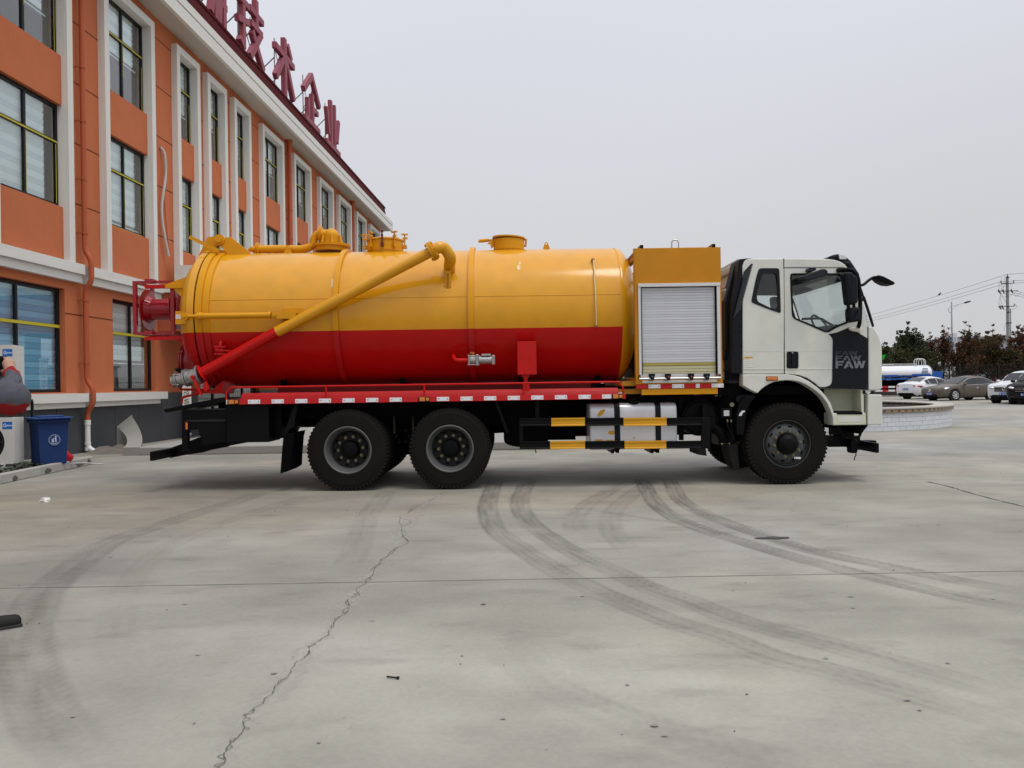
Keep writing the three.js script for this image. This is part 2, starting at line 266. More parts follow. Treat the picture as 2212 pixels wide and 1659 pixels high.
// where the sight line through a pixel meets the plane n metres in front of the facade: [distance along it, height]
function fac(px, py, n = 0) { const [a, b] = ray(px, py), d = (X0 + n / cB) / (a - TB); return [(d - TB * n * cB) / cB + n * TB, EYE + b * d]; }
{
  const B = office, tone = (r, g, b, k = 0.9) => std(r, g, b, k, 0, { map: plasterMap, bumpMap: fineBump, bumpScale: 0.002 });
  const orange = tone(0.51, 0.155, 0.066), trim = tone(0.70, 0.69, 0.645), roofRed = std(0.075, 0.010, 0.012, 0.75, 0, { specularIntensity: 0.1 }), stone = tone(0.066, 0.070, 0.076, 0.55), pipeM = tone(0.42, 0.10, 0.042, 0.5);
  const frameM = std(0.012, 0.012, 0.013, 0.4), blind = std(0.74, 0.80, 0.80, 0.6), blindBlue = std(0.26, 0.58, 0.78, 0.6), blindBlue2 = std(0.17, 0.45, 0.66, 0.6), blind2 = std(0.60, 0.67, 0.68, 0.6), room = std(0.07, 0.08, 0.085, 0.9), curtain = std(0.56, 0.58, 0.58, 0.8);
  const glassM = new THREE.MeshPhysicalMaterial({ color: col(0.95, 0.985, 0.985), roughness: 0.015, transmission: 1, thickness: 0, ior: 1.8 });
  const S0 = 3, S1 = 51.5;   // the stretch of facade that is built
  const bs = (n0, n1, y0, y1, s0, s1, r) => bx(n0, n1, y0, y1, -s1, -s0, r);
  const yBand = 4.18, ySof = 11.46;
  // bays: along-facade extents of the projecting white frames, number of panes
  const bayPx = [[null, [159, 219]], [[228.5, 219], [338, 300]], [[384.2, 230], [433.9, 230]], [[450, 230], [491.4, 230]], [[507.5, 263], [543, 263]], [[568.4, 296], [614.4, 329]], [[636.8, 362], [673, 362]], [[692, 411], [721.3, 411]], [[733.8, 454], [760, 454]], [[771.6, 487], [792.4, 487]], [[801, 503], [820, 503]]];
  const bays = bayPx.map(([a, b]) => [a ? fac(...a, 0.17)[0] : fac(159, 219, 0.17)[0] - 2.6, fac(...b, 0.17)[0]]);
  bays.unshift([bays[0][0] - 4, bays[0][0] - 1.45], [bays[0][0] - 8, bays[0][0] - 5.45]);
  bays.sort((p, q) => p[0] - q[0]);
  bays[bays.length - 1][1] = Math.min(bays[bays.length - 1][1], S1 - 0.5);
  BAYS = bays;
  // wall: piers between the bays, spandrels inside them; the window openings stay open
  const W3 = [8.62, 10.72], W2 = [5.35, 7.55], W1 = [1.36, 3.62], fT = 0.2, topF = 11.12;
  const wall = [], spand = [];
  let s = S0;
  for (const [a, b] of bays) { wall.push(bs(-0.35, 0, yBand, ySof, s, a)); wall.push(bs(-0.35, 0, topF - 0.01, ySof, a, b)); s = b; }
  wall.push(bs(-0.35, 0, yBand, ySof, s, S1));
  wall.push(bs(-14, -0.35, 1.3, 12.5, S1 - 0.4, S1), bs(-14, -0.35, 1.3, 12.5, S0, S0 + 0.4), bs(-14, -13.6, 0.02, 12.5, S0 + 0.4, S1 - 0.4), bs(-13.5, -0.36, 11.45, 11.6, S0 + 0.4, S1 - 0.4), bs(-13.5, -0.36, 4.2, 4.3, S0 + 0.4, S1 - 0.4), bs(-13.5, -0.36, 7.95, 8.05, S0 + 0.4, S1 - 0.4), bs(-2.6, -2.5, 0.05, 11.4, S0 + 0.4, S1 - 0.4));
  part(B, 'wall', wall, orange);
  const blindsFor = (a, b, y0, y1, k) => k;
  let wi = 0;
  function windowUnit(a, b, y0, y1, n, wide, kind) {
    wi++;
    const w = part(B, 'window', [bs(n - 0.06, n, y0, y1, a, a + 0.06), bs(n - 0.06, n, y0, y1, b - 0.07, b), bs(n - 0.06, n, y1 - 0.08, y1, a + 0.06, b - 0.07), bs(n - 0.06, n, y0, y0 + 0.07, a + 0.06, b - 0.07),
      bs(n - 0.05, n + 0.004, y0 + (y1 - y0) * 0.62, y0 + (y1 - y0) * 0.62 + 0.07, a + 0.06, b - 0.07), ...(wide ? [bs(n - 0.052, n + 0.002, y0 + 0.07, y1 - 0.08, (a + b) / 2 - 0.035, (a + b) / 2 + 0.035)] : [])], frameM);
    const ym = y0 + (y1 - y0) * 0.62;
    const cuts = wide ? [a + 0.06, (a + b) / 2, b - 0.07] : [a + 0.06, b - 0.07];
    for (let i = 0; i < cuts.length - 1; i++) for (const [u, v] of [[y0 + 0.07, ym], [ym + 0.07, y1 - 0.08]]) part(w, 'pane', bs(n - 0.035, n - 0.029, u, v, cuts[i], cuts[i + 1]), glassM);
    // leftover yellow protective tape on the frame
    const tp = [bs(n + 0.005, n + 0.009, ym + 0.012, ym + 0.046, a + 0.05, b - 0.03), bs(n + 0.001, n + 0.007, y0 + 0.08, ym - 0.02 - 0.2 * (wi % 2), b - 0.082, b - 0.068)];
    if (wide) tp.push(bs(n + 0.003, n + 0.009, y0 + 0.1 + 0.5 * (wi % 2), ym - 0.03, (a + b) / 2 + 0.016, (a + b) / 2 + 0.030));
    if (kind === 'blue' || n < -0.1) { tp.length = 0; tp.push(bs(n + 0.005, n + 0.009, ym + 0.002, ym + 0.066, a + 0.02, b - 0.01)); }
    else if (wi % 3 !== 0) tp.push(bs(n + 0.001, n + 0.007, y0 + 0.004, y0 + 0.045, a + 0.05, b - 0.08));
    part(w, 'protective_tape', tp, M.yellowTape);
    // blind: slats behind the glass
    const drop = kind === 'blue' ? 1 : [0.86, 0.62, 0.97, 0.5][wi % 4], N = Math.round((y1 - y0) * drop / 0.13), bl = [];
    for (let i = 0; i < N; i++) { const y = y1 - 0.1 - i * 0.13; bl.push(bx(-0.062, 0.062, -0.004, 0.004, -(b - a) * (kind === 'blue' ? 0.49 : 0.40), (b - a) * (kind === 'blue' ? 0.49 : 0.40)).rotateZ(1.38).translate(n - 0.10, y, -(a + b) / 2 + (kind === 'blue' ? 0 : (b - a) * 0.06))); }
    if (N > 0) { bl.push(bs(n - 0.115, n - 0.09, y1 - 0.13 - N * 0.13, y1 - 0.1 - N * 0.13, (a * 0.9 + b * 0.1), (a * 0.1 + b * 0.9))); part(w, 'blind', bl.filter((_, i) => i % 2 === 0), kind === 'blue' ? blindBlue : blind); if (bl.length > 1) part(w, 'blind', bl.filter((_, i) => i % 2), kind === 'blue' ? blindBlue2 : blind2); }
    if (kind !== 'blue' && wi % 3 === 1) { const c0 = a + 0.1, c1 = a + (b - a) * 0.42; part(w, 'curtain', grid(24, 1, (u, v) => [n - 0.24 + 0.03 * Math.sin(u * 40), y0 + 0.05 + v * (y1 - y0 - 0.15), -(c0 + (c1 - c0) * u)]), curtain); }
  }
  for (const [a, b] of bays) {
    const wide = b - a > 1.9, i0 = a + fT, i1 = b - fT;
    part(B, 'window_surround', [bs(-0.2, 0.17, yBand + 0.001, topF, a, a + fT), bs(-0.2, 0.17, yBand + 0.001, topF, b - fT, b), bs(-0.2, 0.17, topF - fT, topF, i0, i1)], trim);
    part(B, 'spandrel', bs(-0.3, 0.03, W2[1], W3[0], i0, i1), orange); part(B, 'spandrel', bs(-0.3, 0.03, yBand + 0.02, W2[0], i0, i1), orange);
    windowUnit(i0, i1, W3[0], topF - fT, -0.07, wide, 'roll'); windowUnit(i0, i1, W2[0], W2[1], -0.07, wide, 'roll');
  }
  const gA = [fac(0, 720, -0.1)[0] - 0.9, fac(131, 720, -0.1)[0]], gw0 = [[gA[0] - 4, gA[0] - 1.4], gA, [fac(235, 720, -0.1)[0], fac(327, 720, -0.1)[0]]];
  // plaster joints on the piers
  const grooves = [];
  for (let i = 0; i < bays.length - 1; i++) for (const y of [5.55, 6.9, 8.25, 9.6, 10.9]) grooves.push(bs(0.0005, 0.0035, y - 0.012, y + 0.012, bays[i][1], bays[i + 1][0]));
  for (const [i, j] of [[0, 1], [1, 2]]) grooves.push(bs(0.0025, 0.0055, 3.06, 3.085, gw0[i][1], gw0[j][0]));
  part(B, 'plaster_joint', grooves, std(0.11, 0.03, 0.015, 1)).userData.kind = 'stuff';
  // first-floor band with its drip ledge
  const portico0 = fac(338.6, 557, 0.0)[0], portico1 = portico0 + 10.5;
  const sp0 = fac(182, 400, 0.14)[0];
  for (const [a, b] of [[S0, sp0 - 0.1], [sp0 + 0.1, portico0], [portico1, S1]]) part(B, 'band', [bs(-0.3, 0.20, 3.96, yBand, a, b), bs(-0.3, 0.13, 3.78, 3.957, a, b)], trim);
  // eaves
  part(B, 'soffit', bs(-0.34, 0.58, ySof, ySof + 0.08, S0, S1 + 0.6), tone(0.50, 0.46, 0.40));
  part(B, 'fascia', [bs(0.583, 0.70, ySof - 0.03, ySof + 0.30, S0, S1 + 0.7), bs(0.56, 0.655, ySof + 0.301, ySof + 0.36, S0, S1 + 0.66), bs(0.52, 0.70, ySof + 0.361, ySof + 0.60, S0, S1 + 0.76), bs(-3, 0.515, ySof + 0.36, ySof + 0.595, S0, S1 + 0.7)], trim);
  part(B, 'roof_edge', [ex([[-0.9, ySof + 0.60], [0.46, ySof + 0.60], [0.34, ySof + 1.34], [-0.9, ySof + 1.34]], -S1 + 0.1, -S0), ex([[-0.9, ySof + 1.343], [0.37, ySof + 1.343], [0.37, ySof + 1.43], [-0.9, ySof + 1.43]], -S1, -S0)], roofRed);
  part(B, 'roof', bs(-14.4, -0.9, ySof + 0.60, ySof + 1.0, S0, S1), roofRed);
  // ground floor: wall with window openings, sill band, granite panels
  const g1 = [fac(0, 720, -0.1)[0] - 0.9, fac(131, 720, -0.1)[0]], g2 = [fac(235, 720, -0.1)[0], fac(327, 720, -0.1)[0]], gw = [[g1[0] - 4, g1[0] - 1.4], g1, g2];
  const low = []; s = S0;
  for (const [a, b] of gw) { low.push(bs(-0.35, 0.002, 1.30, 3.78, s, a), bs(-0.35, 0.002, W1[1] - 0.02, 3.78, a, b), bs(-0.35, 0.002, 1.30, W1[0], a, b)); s = b; }
  const sillEnd = fac(360, 845, 0.2)[0], doors0 = sillEnd + 2.6;
  low.push(bs(-0.35, 0.002, 1.30, 3.78, s, doors0), bs(-0.35, 0.002, 3.3, 3.78, doors0, doors0 + 5), bs(-0.35, 0.002, 1.30, 3.78, doors0 + 5, S1));
  part(B, 'lower_wall', low, orange);
  for (const [a, b] of gw) { windowUnit(a, b, W1[0], W1[1] - 0.02, -0.12, true, a === g2[0] ? 'roll' : 'blue'); }
  for (const [a, b, e] of [[S0, sp0 - 0.1, 0], [sp0 + 0.1, sillEnd, 0.25]]) part(B, 'sill_band', [bs(-0.2, 0.24, 1.14, 1.33, a, b), bs(-0.2, 0.16, 1.02, 1.137, a, b - e)], trim);
  for (let x = S0; x < doors0 - 0.3; x += 1.16) part(B, 'granite_panel', bs(-0.3, 0.02 + rr(0, 0.006), 0.0, x < sillEnd - 0.4 ? 1.015 : 1.295, x + 0.006, Math.min(x + 1.154, doors0), 0.006), stone);
  for (let x = doors0 + 5; x < S1 - 0.3; x += 1.16) part(B, 'granite_panel', bs(-0.3, 0.02, 0.0, 1.295, x + 0.006, Math.min(x + 1.154, S1)), stone);
  // glazed entrance
  const dr = part(B, 'entrance_door', [0, 1.25, 2.5, 3.75, 5].map((k) => bs(-0.2, -0.12, 0.3, 3.3, doors0 + k - 0.04 + (k === 0 ? 0.04 : 0) - (k === 5 ? 0.04 : 0), doors0 + k + 0.04 - (k === 5 ? 0.04 : 0) + (k === 0 ? 0.04 : 0))).concat([bs(-0.2, -0.12, 2.5, 2.58, doors0 + 0.08, doors0 + 4.92)]), frameM);
  for (let k = 0; k < 4; k++) part(dr, 'pane', bs(-0.163, -0.157, 0.32, 3.28, doors0 + k * 1.25 + 0.05, doors0 + k * 1.25 + 1.2), glassM);
  part(B, 'back_room_wall', bs(-2.48, -2.46, 1.4, 11.3, S0 + 0.5, S1 - 0.5), std(0.5, 0.5, 0.47, 0.9));
  part(B, 'threshold', bs(-2, -0.02, 0.02, 0.3, doors0, doors0 + 5), concrete.clone());
  // portico over the entrance
  part(B, 'portico', [bs(-0.3, 4.2, 2.95, 3.98, portico0, portico1)], tone(0.42, 0.10, 0.045));
  part(B, 'portico_parapet', [bs(-0.3, 4.27, 3.985, 4.18, portico0 - 0.07, portico1 + 0.07)], trim);
  for (const q of [portico0 + 0.05, portico1 - 0.75]) part(B, 'column', bs(3.4, 4.1, 0.15, 2.95, q, q + 0.7), trim);
  // downpipes: run down the pier, jog out over the band, the sill, and end in a white shoe
  function downpipe(sx, n, r, white) {
    const bend = (pts) => pipe(pts.map(([nn, y]) => [nn, y, -sx]), r, 0.1);
    const p = part(B, 'downpipe', [bend([[n, ySof - 0.02], [n, 4.52], [n + 0.14, 4.30], [n + 0.14, 3.84], [n, 3.62], [n, 1.62], [n + 0.14, 1.42], [n + 0.14, 1.10], [n, 0.90], [n, white ? 0.72 : 0.05]]), cy([n, ySof - 0.12, -sx], [n, ySof - 0.01, -sx], r * 1.05, r * 1.7)], pipeM);
    const br = []; for (const y of [10.2, 8.6, 7.4, 6.1, 4.9, 3.4, 2.0]) br.push(cy([n, y - 0.02, -sx], [n, y + 0.02, -sx], r * 1.14), bs(-0.0, n, y - 0.012, y + 0.012, sx - 0.09, sx - 0.07));
    part(p, 'pipe_bracket', br, pipeM);
    if (white) part(p, 'shoe', [pipe([[n, 0.73, -sx], [n, 0.12, -sx], [n + 0.14, 0.03, -sx]], r * 0.98, 0.1), cy([n, 0.62, -sx], [n, 0.73, -sx], r * 1.15), cy([n, 0.18, -sx], [n, 0.24, -sx], r * 1.12), cy([n, 0.12, -sx], [n, 0.05, -sx], r * 1.1)], std(0.7, 0.7, 0.68, 0.4), 'white lower length of the downpipe');
  }
  downpipe(sp0, 0.14, 0.058, true);
  downpipe(fac(626, 380, 0.14)[0], 0.14, 0.09, false);
  downpipe(fac(763, 520, 0.14)[0], 0.14, 0.09, false);
  // second short pipe beside the entrance
  part(B, 'drain_spout', [pipe([[0.12, 1.25, -(sillEnd + 1.3)], [0.12, 0.18, -(sillEnd + 1.3)], [0.26, 0.06, -(sillEnd + 1.3)]], 0.055, 0.08)], std(0.62, 0.62, 0.6, 0.45));
  // ---- sign board with vertical lettering beside the entrance
  const board = canvasTex(96, 640, (g, w, h) => {
    g.fillStyle = '#dcdad2'; g.fillRect(0, 0, w, h); g.strokeStyle = '#20201f'; g.lineWidth = 7; g.lineCap = 'butt';
    const put = (i, L) => { for (const [a, b, c, d] of L) { g.beginPath(); g.moveTo(16 + a * 64, 14 + i * 104 + b * 84); g.lineTo(16 + c * 64, 14 + i * 104 + d * 84); g.stroke(); } };
    put(0, [[0, .25, .35, .25], [.2, 0, .2, .95], [.05, .9, .2, .95], [0, .65, .35, .5], [.5, .15, 1, .15], [.75, 0, .75, .45], [.45, .42, 1, .42], [.5, .68, 1, .68], [.75, .45, .75, .95], [.42, .95, 1, .95]]);
    put(1, [[.05, .02, .95, .02], [.05, 0, .05, 1], [.95, 0, .95, 1], [.05, .98, .95, .98], [.4, .12, .2, .4], [.32, .24, .7, .24], [.7, .24, .25, .58], [.3, .3, .78, .56], [.45, .6, .6, .68], [.38, .75, .65, .87]]);
    put(2, [[.3, 0, .05, .5], [.2, .3, .2, 1], [.5, 0, .36, .4], [.42, .22, 1, .22], [.6, .22, .6, 1], [.6, .48, .95, .48], [.6, .75, .95, .75]]);
    put(3, [[.22, 0, .22, .5], [.22, .25, .48, .25], [.05, .52, .45, .52], [.05, .52, .05, .95], [.45, .52, .45, .95], [.05, .93, .45, .93], [.5, .38, 1, .28], [.65, 0, .95, 1], [.95, .5, .5, .98], [.8, .05, .95, .18]]);
    put(4, [[0, .25, .4, .25], [.22, 0, .22, .95], [.05, .9, .22, .95], [0, .68, .4, .5], [.5, .02, .5, .38], [.95, .08, .5, .2], [.5, .38, 1, .36], [.55, .52, .95, .52], [.55, .5, .55, 1], [.95, .5, .95, 1], [.55, .75, .95, .75], [.55, .98, .95, .98]]);
    put(5, [[.05, .1, .95, .1], [.05, .1, .05, .3], [.95, .1, .95, .3], [.2, .35, .8, .35], [.5, .2, .3, .5], [.3, .5, .8, .5], [.1, .72, .9, .72], [.5, .5, .5, 1]]);
  });
  const bp = at(404, 868, 19.5), bh = 1.55;
  const sb = new THREE.Mesh(new THREE.PlaneGeometry(0.19, bh), new THREE.MeshStandardMaterial({ map: board, roughness: 0.5 })); sb.position.set(0, 0, 0.021); sb.name = 'lettering';
  const sbd = base('sign_board', 'narrow white vertical board with black characters beside the entrance', 'sign board', bp.x, 0, bp.z);
  part(sbd, 'panel', bx(-0.1, 0.1, -bh / 2, bh / 2, -0.02, 0.02), std(0.66, 0.65, 0.62, 0.5)); sbd.add(sb);
  part(sbd, 'stand', [bx(-0.03, 0.03, -bp.y + 0.002 - 0.35, -bh / 2, -0.02, 0.02), bx(-0.16, 0.16, -bp.y - 0.348, -bp.y - 0.32, -0.14, 0.14)], frameM); sbd.position.y = bp.y + 0.35;
  // ---- rooftop characters: strokes in a unit square (x to the right along the facade), read from below
  const K = {
    a: [[.02, .30, .98, .30, .1, 0], [.28, .56, .28, 0, .11, 0], [.10, .24, .0, .04, .1, 0], [.34, .26, .5, .06, .1, 0], [.60, .80, .60, .36, .11, 0], [.60, .36, .50, .0, .11, 0], [.60, .56, 1, .56, .1, 0], [.84, .56, .84, 0, .11, 0], [.08, .66, .50, .66, .09, 0], [.08, .9, .5, .9, .09, 0]],
    b: [[.02, .74, .40, .74, .1], [.21, 1, .21, .04, .11], [.21, .04, .08, .12, .09], [.02, .40, .40, .50, .1], [.46, .78, .98, .78, .1], [.72, 1, .72, .58, .11], [.50, .56, .92, .56, .1], [.90, .56, .46, .02, .12], [.56, .44, .98, .02, .12]],
    c: [[.02, .70, .98, .70, .11], [.50, 1, .50, 0, .12], [.47, .68, .04, .18, .12], [.53, .68, .97, .10, .12], [.66, .96, .84, .78, .11]],
    d: [[.50, 1, .02, .56, .12], [.50, 1, .98, .56, .12], [.52, .62, .52, .05, .11], [.52, .36, .84, .36, .1], [.26, .46, .26, .05, .1], [.06, .04, .94, .04, .1]],
    e: [[.36, 1, .36, .06, .11], [.64, 1, .64, .06, .11], [.06, .76, .20, .26, .11], [.94, .76, .80, .26, .11], [.02, .04, .98, .04, .11]],
  };
  const face = std(0.255, 0.060, 0.085, 0.5), side = paint(0.17, 0.01, 0.03, 0.45), truss = std(0.2, 0.2, 0.21, 0.5, 0.6);
  const yC = ySof + 1.40, words = [['a', 'closest of the red rooftop characters, cut off by the top of the photo'], ['b', 'red rooftop character of two halves, hand radical at its near side'], ['c', 'red rooftop character with one crossbar and a splayed base, third from the far end'], ['d', 'red rooftop character under a pointed roof stroke, second from the far end'], ['e', 'farthest red rooftop character with four uprights on one bar']];
  const cpx = { a: [455, 487], b: [513, 568], c: [594, 634], d: [656, 690], e: [704, 733] }, cB0 = { a: 60, b: 140, c: 205, d: 280, e: 325 };
  for (const [k, label] of words) {
    const n = 0.22, s0 = fac(cpx[k][0], cB0[k], n)[0], s1 = fac(cpx[k][1], cB0[k], n)[0], w = s1 - s0, h = 2.25;
    const o = new THREE.Group(); o.name = numbered('rooftop_character'); o.userData = { label, category: 'sign letter', group: 'red characters standing on the roof edge' };
    const org = V(n, yC, -(s0)).applyAxisAngle(UPV, -Math.atan(TB)).add(V(X0, 0, 0)); o.position.copy(org); o.rotation.y = -Math.atan(TB); scene.add(o);
    for (const [x0, y0, x1, y1, t, f] of K[k]) {
      const ax = x0 * w, ay = y0 * h + 0.12, bx2 = x1 * w, by = y1 * h + 0.12, L = Math.hypot(bx2 - ax, by - ay), q = t * 0.95, dz = rr(0, 0.012);
      const st = part(o, 'stroke', bx(-0.09, 0.09 - dz, -q * h / 2, q * h / 2, -(L / 2 + q * 0.35), L / 2 + q * 0.35).rotateX(Math.atan2(by - ay, bx2 - ax)).translate(0, (ay + by) / 2, -(ax + bx2) / 2), face);
    }
    const br = []; for (const f of [0.2, 0.75]) br.push(cy([-0.15, 0, -w * f], [-0.15, h * 0.95, -w * f], 0.022, 0.022, 6), cy([-0.15, h * 0.62, -w * f], [-1.5, -0.02, -w * f + 0.25], 0.025, 0.025, 6), cy([-0.15, h * 0.3, -w * f], [-0.02, h * 0.3, -w * f], 0.02, 0.02, 6));
    br.push(cy([-0.15, h * 0.8, -w * 0.2], [-0.15, h * 0.2, -w * 0.75], 0.015, 0.015, 6), cy([-0.15, h * 0.3, -w * 0.2], [-0.15, h * 0.85, -w * 0.75], 0.015, 0.015, 6));
    part(o, 'truss', br, truss);
  }
  // ---- air conditioners on the building
  const acWhite = std(0.62, 0.62, 0.58, 0.5, 0, { map: dirtMap }), acDark = std(0.03, 0.032, 0.035, 0.6);
  sticker = canvasTex(160, 128, (g, w, h) => { g.fillStyle = '#1762b4'; g.fillRect(0, 0, w, h); g.fillStyle = '#e8eef4'; g.strokeStyle = '#e8eef4'; g.lineWidth = 9; g.beginPath(); g.arc(46, 62, 27, 0.8, 5.2); g.stroke(); g.font = 'bold 38px sans-serif'; g.fillText('Midea', 46, 78); });
  condenser = function (label, group, w, h, d, badge) {   // front face towards +z, base at y 0
    const o = base('air_conditioner', label, 'air conditioner', 0, 0, 0, 0, group), cx = 0, cyy = h * 0.5, r = h * 0.42;
    const s = shape(soft([[-w / 2, 0.05], [w / 2, 0.05], [w / 2, h], [-w / 2, h]], 0.03), [arc(cx, cyy, r, 0, 2 * PI, 32)]);
    part(o, 'casing', [ex(s, d / 2 - 0.03, d / 2), bx(-w / 2 + 0.004, w / 2 - 0.004, 0.054, h - 0.004, -d / 2, -d / 2 + 0.02), bx(-w / 2 + 0.004, -w / 2 + 0.024, 0.054, h - 0.004, -d / 2 + 0.02, d / 2 - 0.03), bx(w / 2 - 0.024, w / 2 - 0.004, 0.054, h - 0.004, -d / 2 + 0.02, d / 2 - 0.03), bx(-w / 2 + 0.024, w / 2 - 0.024, h - 0.024, h - 0.004, -d / 2 + 0.02, d / 2 - 0.03), bx(-w / 2 + 0.024, w / 2 - 0.024, 0.054, 0.074, -d / 2 + 0.02, d / 2 - 0.03)], acWhite);
    part(o, 'foot', [bx(-w * 0.36, -w * 0.3, 0, 0.05, -d / 2, d / 2 + 0.03), bx(w * 0.3, w * 0.36, 0, 0.05, -d / 2, d / 2 + 0.03)], acWhite);
    part(o, 'fan_grille', [0.25, 0.42, 0.58, 0.74, 0.9, 0.99].map((k) => new THREE.TorusGeometry(r * k, 0.006, 5, 36).translate(cx, cyy, d / 2 - 0.01)).concat([0, 1, 2, 3, 4, 5, 6, 7].map((k) => cy([cx, cyy, d / 2 - 0.016], [cx + Math.cos(k * PI / 4) * r, cyy + Math.sin(k * PI / 4) * r, d / 2 - 0.016], 0.006, 0.006, 5))), acDark);
    part(o, 'fan', [cy([cx, cyy, d / 2 - 0.12], [cx, cyy, d / 2 - 0.05], r * 0.22), bx(-w / 2 + 0.03, w / 2 - 0.03, 0.08, h - 0.03, d / 2 - 0.16, d / 2 - 0.14), ...[0, 1, 2].map((k) => bx(0, r * 0.85, -r * 0.25, r * 0.25, -0.004, 0.004).rotateX(0.4).rotateZ(k * 2.1).translate(cx, cyy, d / 2 - 0.08))], acDark);
    const vents = []; for (let i = 0; i < 12; i++) vents.push(bx(-w / 2 - 0.002, -w / 2 + 0.002, 0.12 + i * (h - 0.2) / 12, 0.12 + (i + 0.55) * (h - 0.2) / 12, -d / 2 + 0.05, d / 2 - 0.08)); part(o, 'side_vent', vents, acDark);
    if (badge) { const p = new THREE.Mesh(new THREE.PlaneGeometry(0.15, 0.12), new THREE.MeshStandardMaterial({ map: sticker, roughness: 0.35 })); p.name = 'sticker'; p.position.set(w / 2 - 0.1, h - 0.13, d / 2 + 0.002); o.add(p); }
    return o;
  };
  // on the facade near its far end, on a bracket
  const rotB = -Math.atan(TB), toWorld = (n, y, s2) => V(n, y, -s2).applyAxisAngle(UPV, rotB).add(V(X0, 0, 0));
  { const f = fac(736, 500, 0.5), ac = condenser('white air conditioner on a bracket between upper windows of the facade', null, 1.0, 0.86, 0.4); ac.position.copy(toWorld(0.5, 7.3, f[0])); ac.rotation.y = rotB + PI / 2;
    part(ac, 'bracket', [bx(-0.4, -0.36, -0.05, 0, -0.3, 0.2), bx(0.36, 0.4, -0.05, 0, -0.3, 0.2)], frameM); }
  { const ac = condenser('low air conditioner on top of the entrance portico', null, 1.05, 0.62, 0.42); ac.position.copy(toWorld(0.75, 4.18, portico0 + 0.75)); ac.rotation.y = PI; }
  // two stacked at the left edge
  { const p = onGround(0, 1004, 0.1), A = condenser('lower of two white air conditioners stacked by the blue bin', 'air conditioners stacked by the blue bin', 0.98, 0.82, 0.38, true);
    const d = 13.4, q = at(37, 900, d); A.position.set(q.x - 0.5, 0.14, -d); A.rotation.y = 0.16;
    const C = condenser('upper of two white air conditioners stacked by the blue bin', 'air conditioners stacked by the blue bin', 0.98, 0.92, 0.38, true); const qc = at(38, 790, d); C.position.set(qc.x - 0.5, 1.25, -d); C.rotation.y = 0.16;
    part(C, 'support', [bx(-0.42, -0.38, -0.04, 0, -0.7, 0.25), bx(0.38, 0.42, -0.04, 0, -0.7, 0.25), bx(-0.42, -0.38, -1.24, -0.04, -0.72, -0.68), bx(0.38, 0.42, -1.24, -0.04, -0.72, -0.68)], frameM);
    part(A, 'plinth', bx(-0.5, 0.5, -0.14, 0, -0.22, 0.22), std(0.3, 0.29, 0.27, 1)); }
  // corrugated hose on the pier and its cable
  { const f = (px, py, n) => { const q = fac(px, py, n); return toWorld(n, q[1], q[0]).toArray(); };
    const pts = [f(347, 318, 0.03), f(356, 335, 0.1), f(358, 380, 0.11), f(350, 440, 0.09), f(351, 480, 0.08), f(358, 520, 0.12), f(364, 553, 0.12)];
    const hose = thing('drain_hose', 'white corrugated hose hanging on the orange pier above the portico', 'hose', [tube(pts, 0.035, 80, 8)], std(0.55, 0.52, 0.52, 0.7)); const rings = []; const c = new THREE.CatmullRomCurve3(pts.map((p) => V(...p)));
    for (let i = 0; i < 70; i++) { const p = c.getPointAt(i / 69), t = c.getTangentAt(i / 69); rings.push(new THREE.TorusGeometry(0.036, 0.006, 4, 8).applyQuaternion(new THREE.Quaternion().setFromUnitVectors(V(0, 0, 1), t)).translate(p.x, p.y, p.z)); }
    part(hose, 'rib', rings, std(0.5, 0.48, 0.48, 0.7)).userData.kind = 'stuff';
    part(hose, 'cable', tube([f(356, 430, 0.02), f(361, 490, 0.02), f(366, 540, 0.03)], 0.012, 20, 6), std(0.5, 0.2, 0.13, 0.7)); }
  // entrance ramp with its curved cheek
  { const cm = std(0.33, 0.325, 0.30, 0.95, 0, { map: dirtMap, bumpMap: fineBump, bumpScale: 0.003 }), d0 = 16.9, xa = -8.0, top = 0.17;
    const ramp = new THREE.Group(); ramp.name = 'ramp'; ramp.userData = { kind: 'structure', label: 'concrete entrance ramp with a curved cheek', category: 'ramp' }; scene.add(ramp);
    part(ramp, 'slab', bx(xa + 0.02, xa + 9, 0.001, top, -d0 - 11, -d0, 0.02), cm);
    const n = 18, x0 = -8.06, x1 = -9.12, z0 = -d0 + 0.02, z1 = -18.75, w = 0.17, cur = (t, s) => [x0 + (x1 - x0) * t, 0.175 + (s < 0 ? 0.36 : 0.62) * Math.pow(t, 2.1), z0 + (z1 - z0) * (0.15 * t + 0.85 * Math.sin(t * PI / 2))];
    const prof = grid(n, 5, (u, v) => { const s = [[-w, 0], [-w, 1], [-w, 1], [w, 1], [w, 1], [w, 0]][Math.round(v * 5)], q = cur(u, s[0]); return [q[0] + s[0], s[1] ? q[1] : 0.001, q[2]]; }).toNonIndexed(); prof.computeVertexNormals();
    part(ramp, 'cheek', [prof, bx(x0 - w, x0 + w, 0.001, 0.175, z0, z0 + 0.012), ex([[x1 - w, 0.001], [x1 + w, 0.001], [x1 + w, 0.795], [x1 - w, 0.535]], z1 - 0.06, z1)], cm);
    const mound = grid(24, 16, (u, v) => { const x = -10 + 1.75 * u, z = -17.0 - 1.7 * v, r = Math.max(0, 1 - ((u - 0.62) / 0.42) ** 2 - ((v - 0.62) / 0.5) ** 2); return [x, -0.02 + 0.15 * r * (0.3 + 1.4 * fbm(x * 5 + 40, z * 5 + 90, 0, 7, 4)), z]; }); part(ramp, 'soil_heap', mound, std(0.22, 0.195, 0.165, 1, 0, { map: grain })); }
}

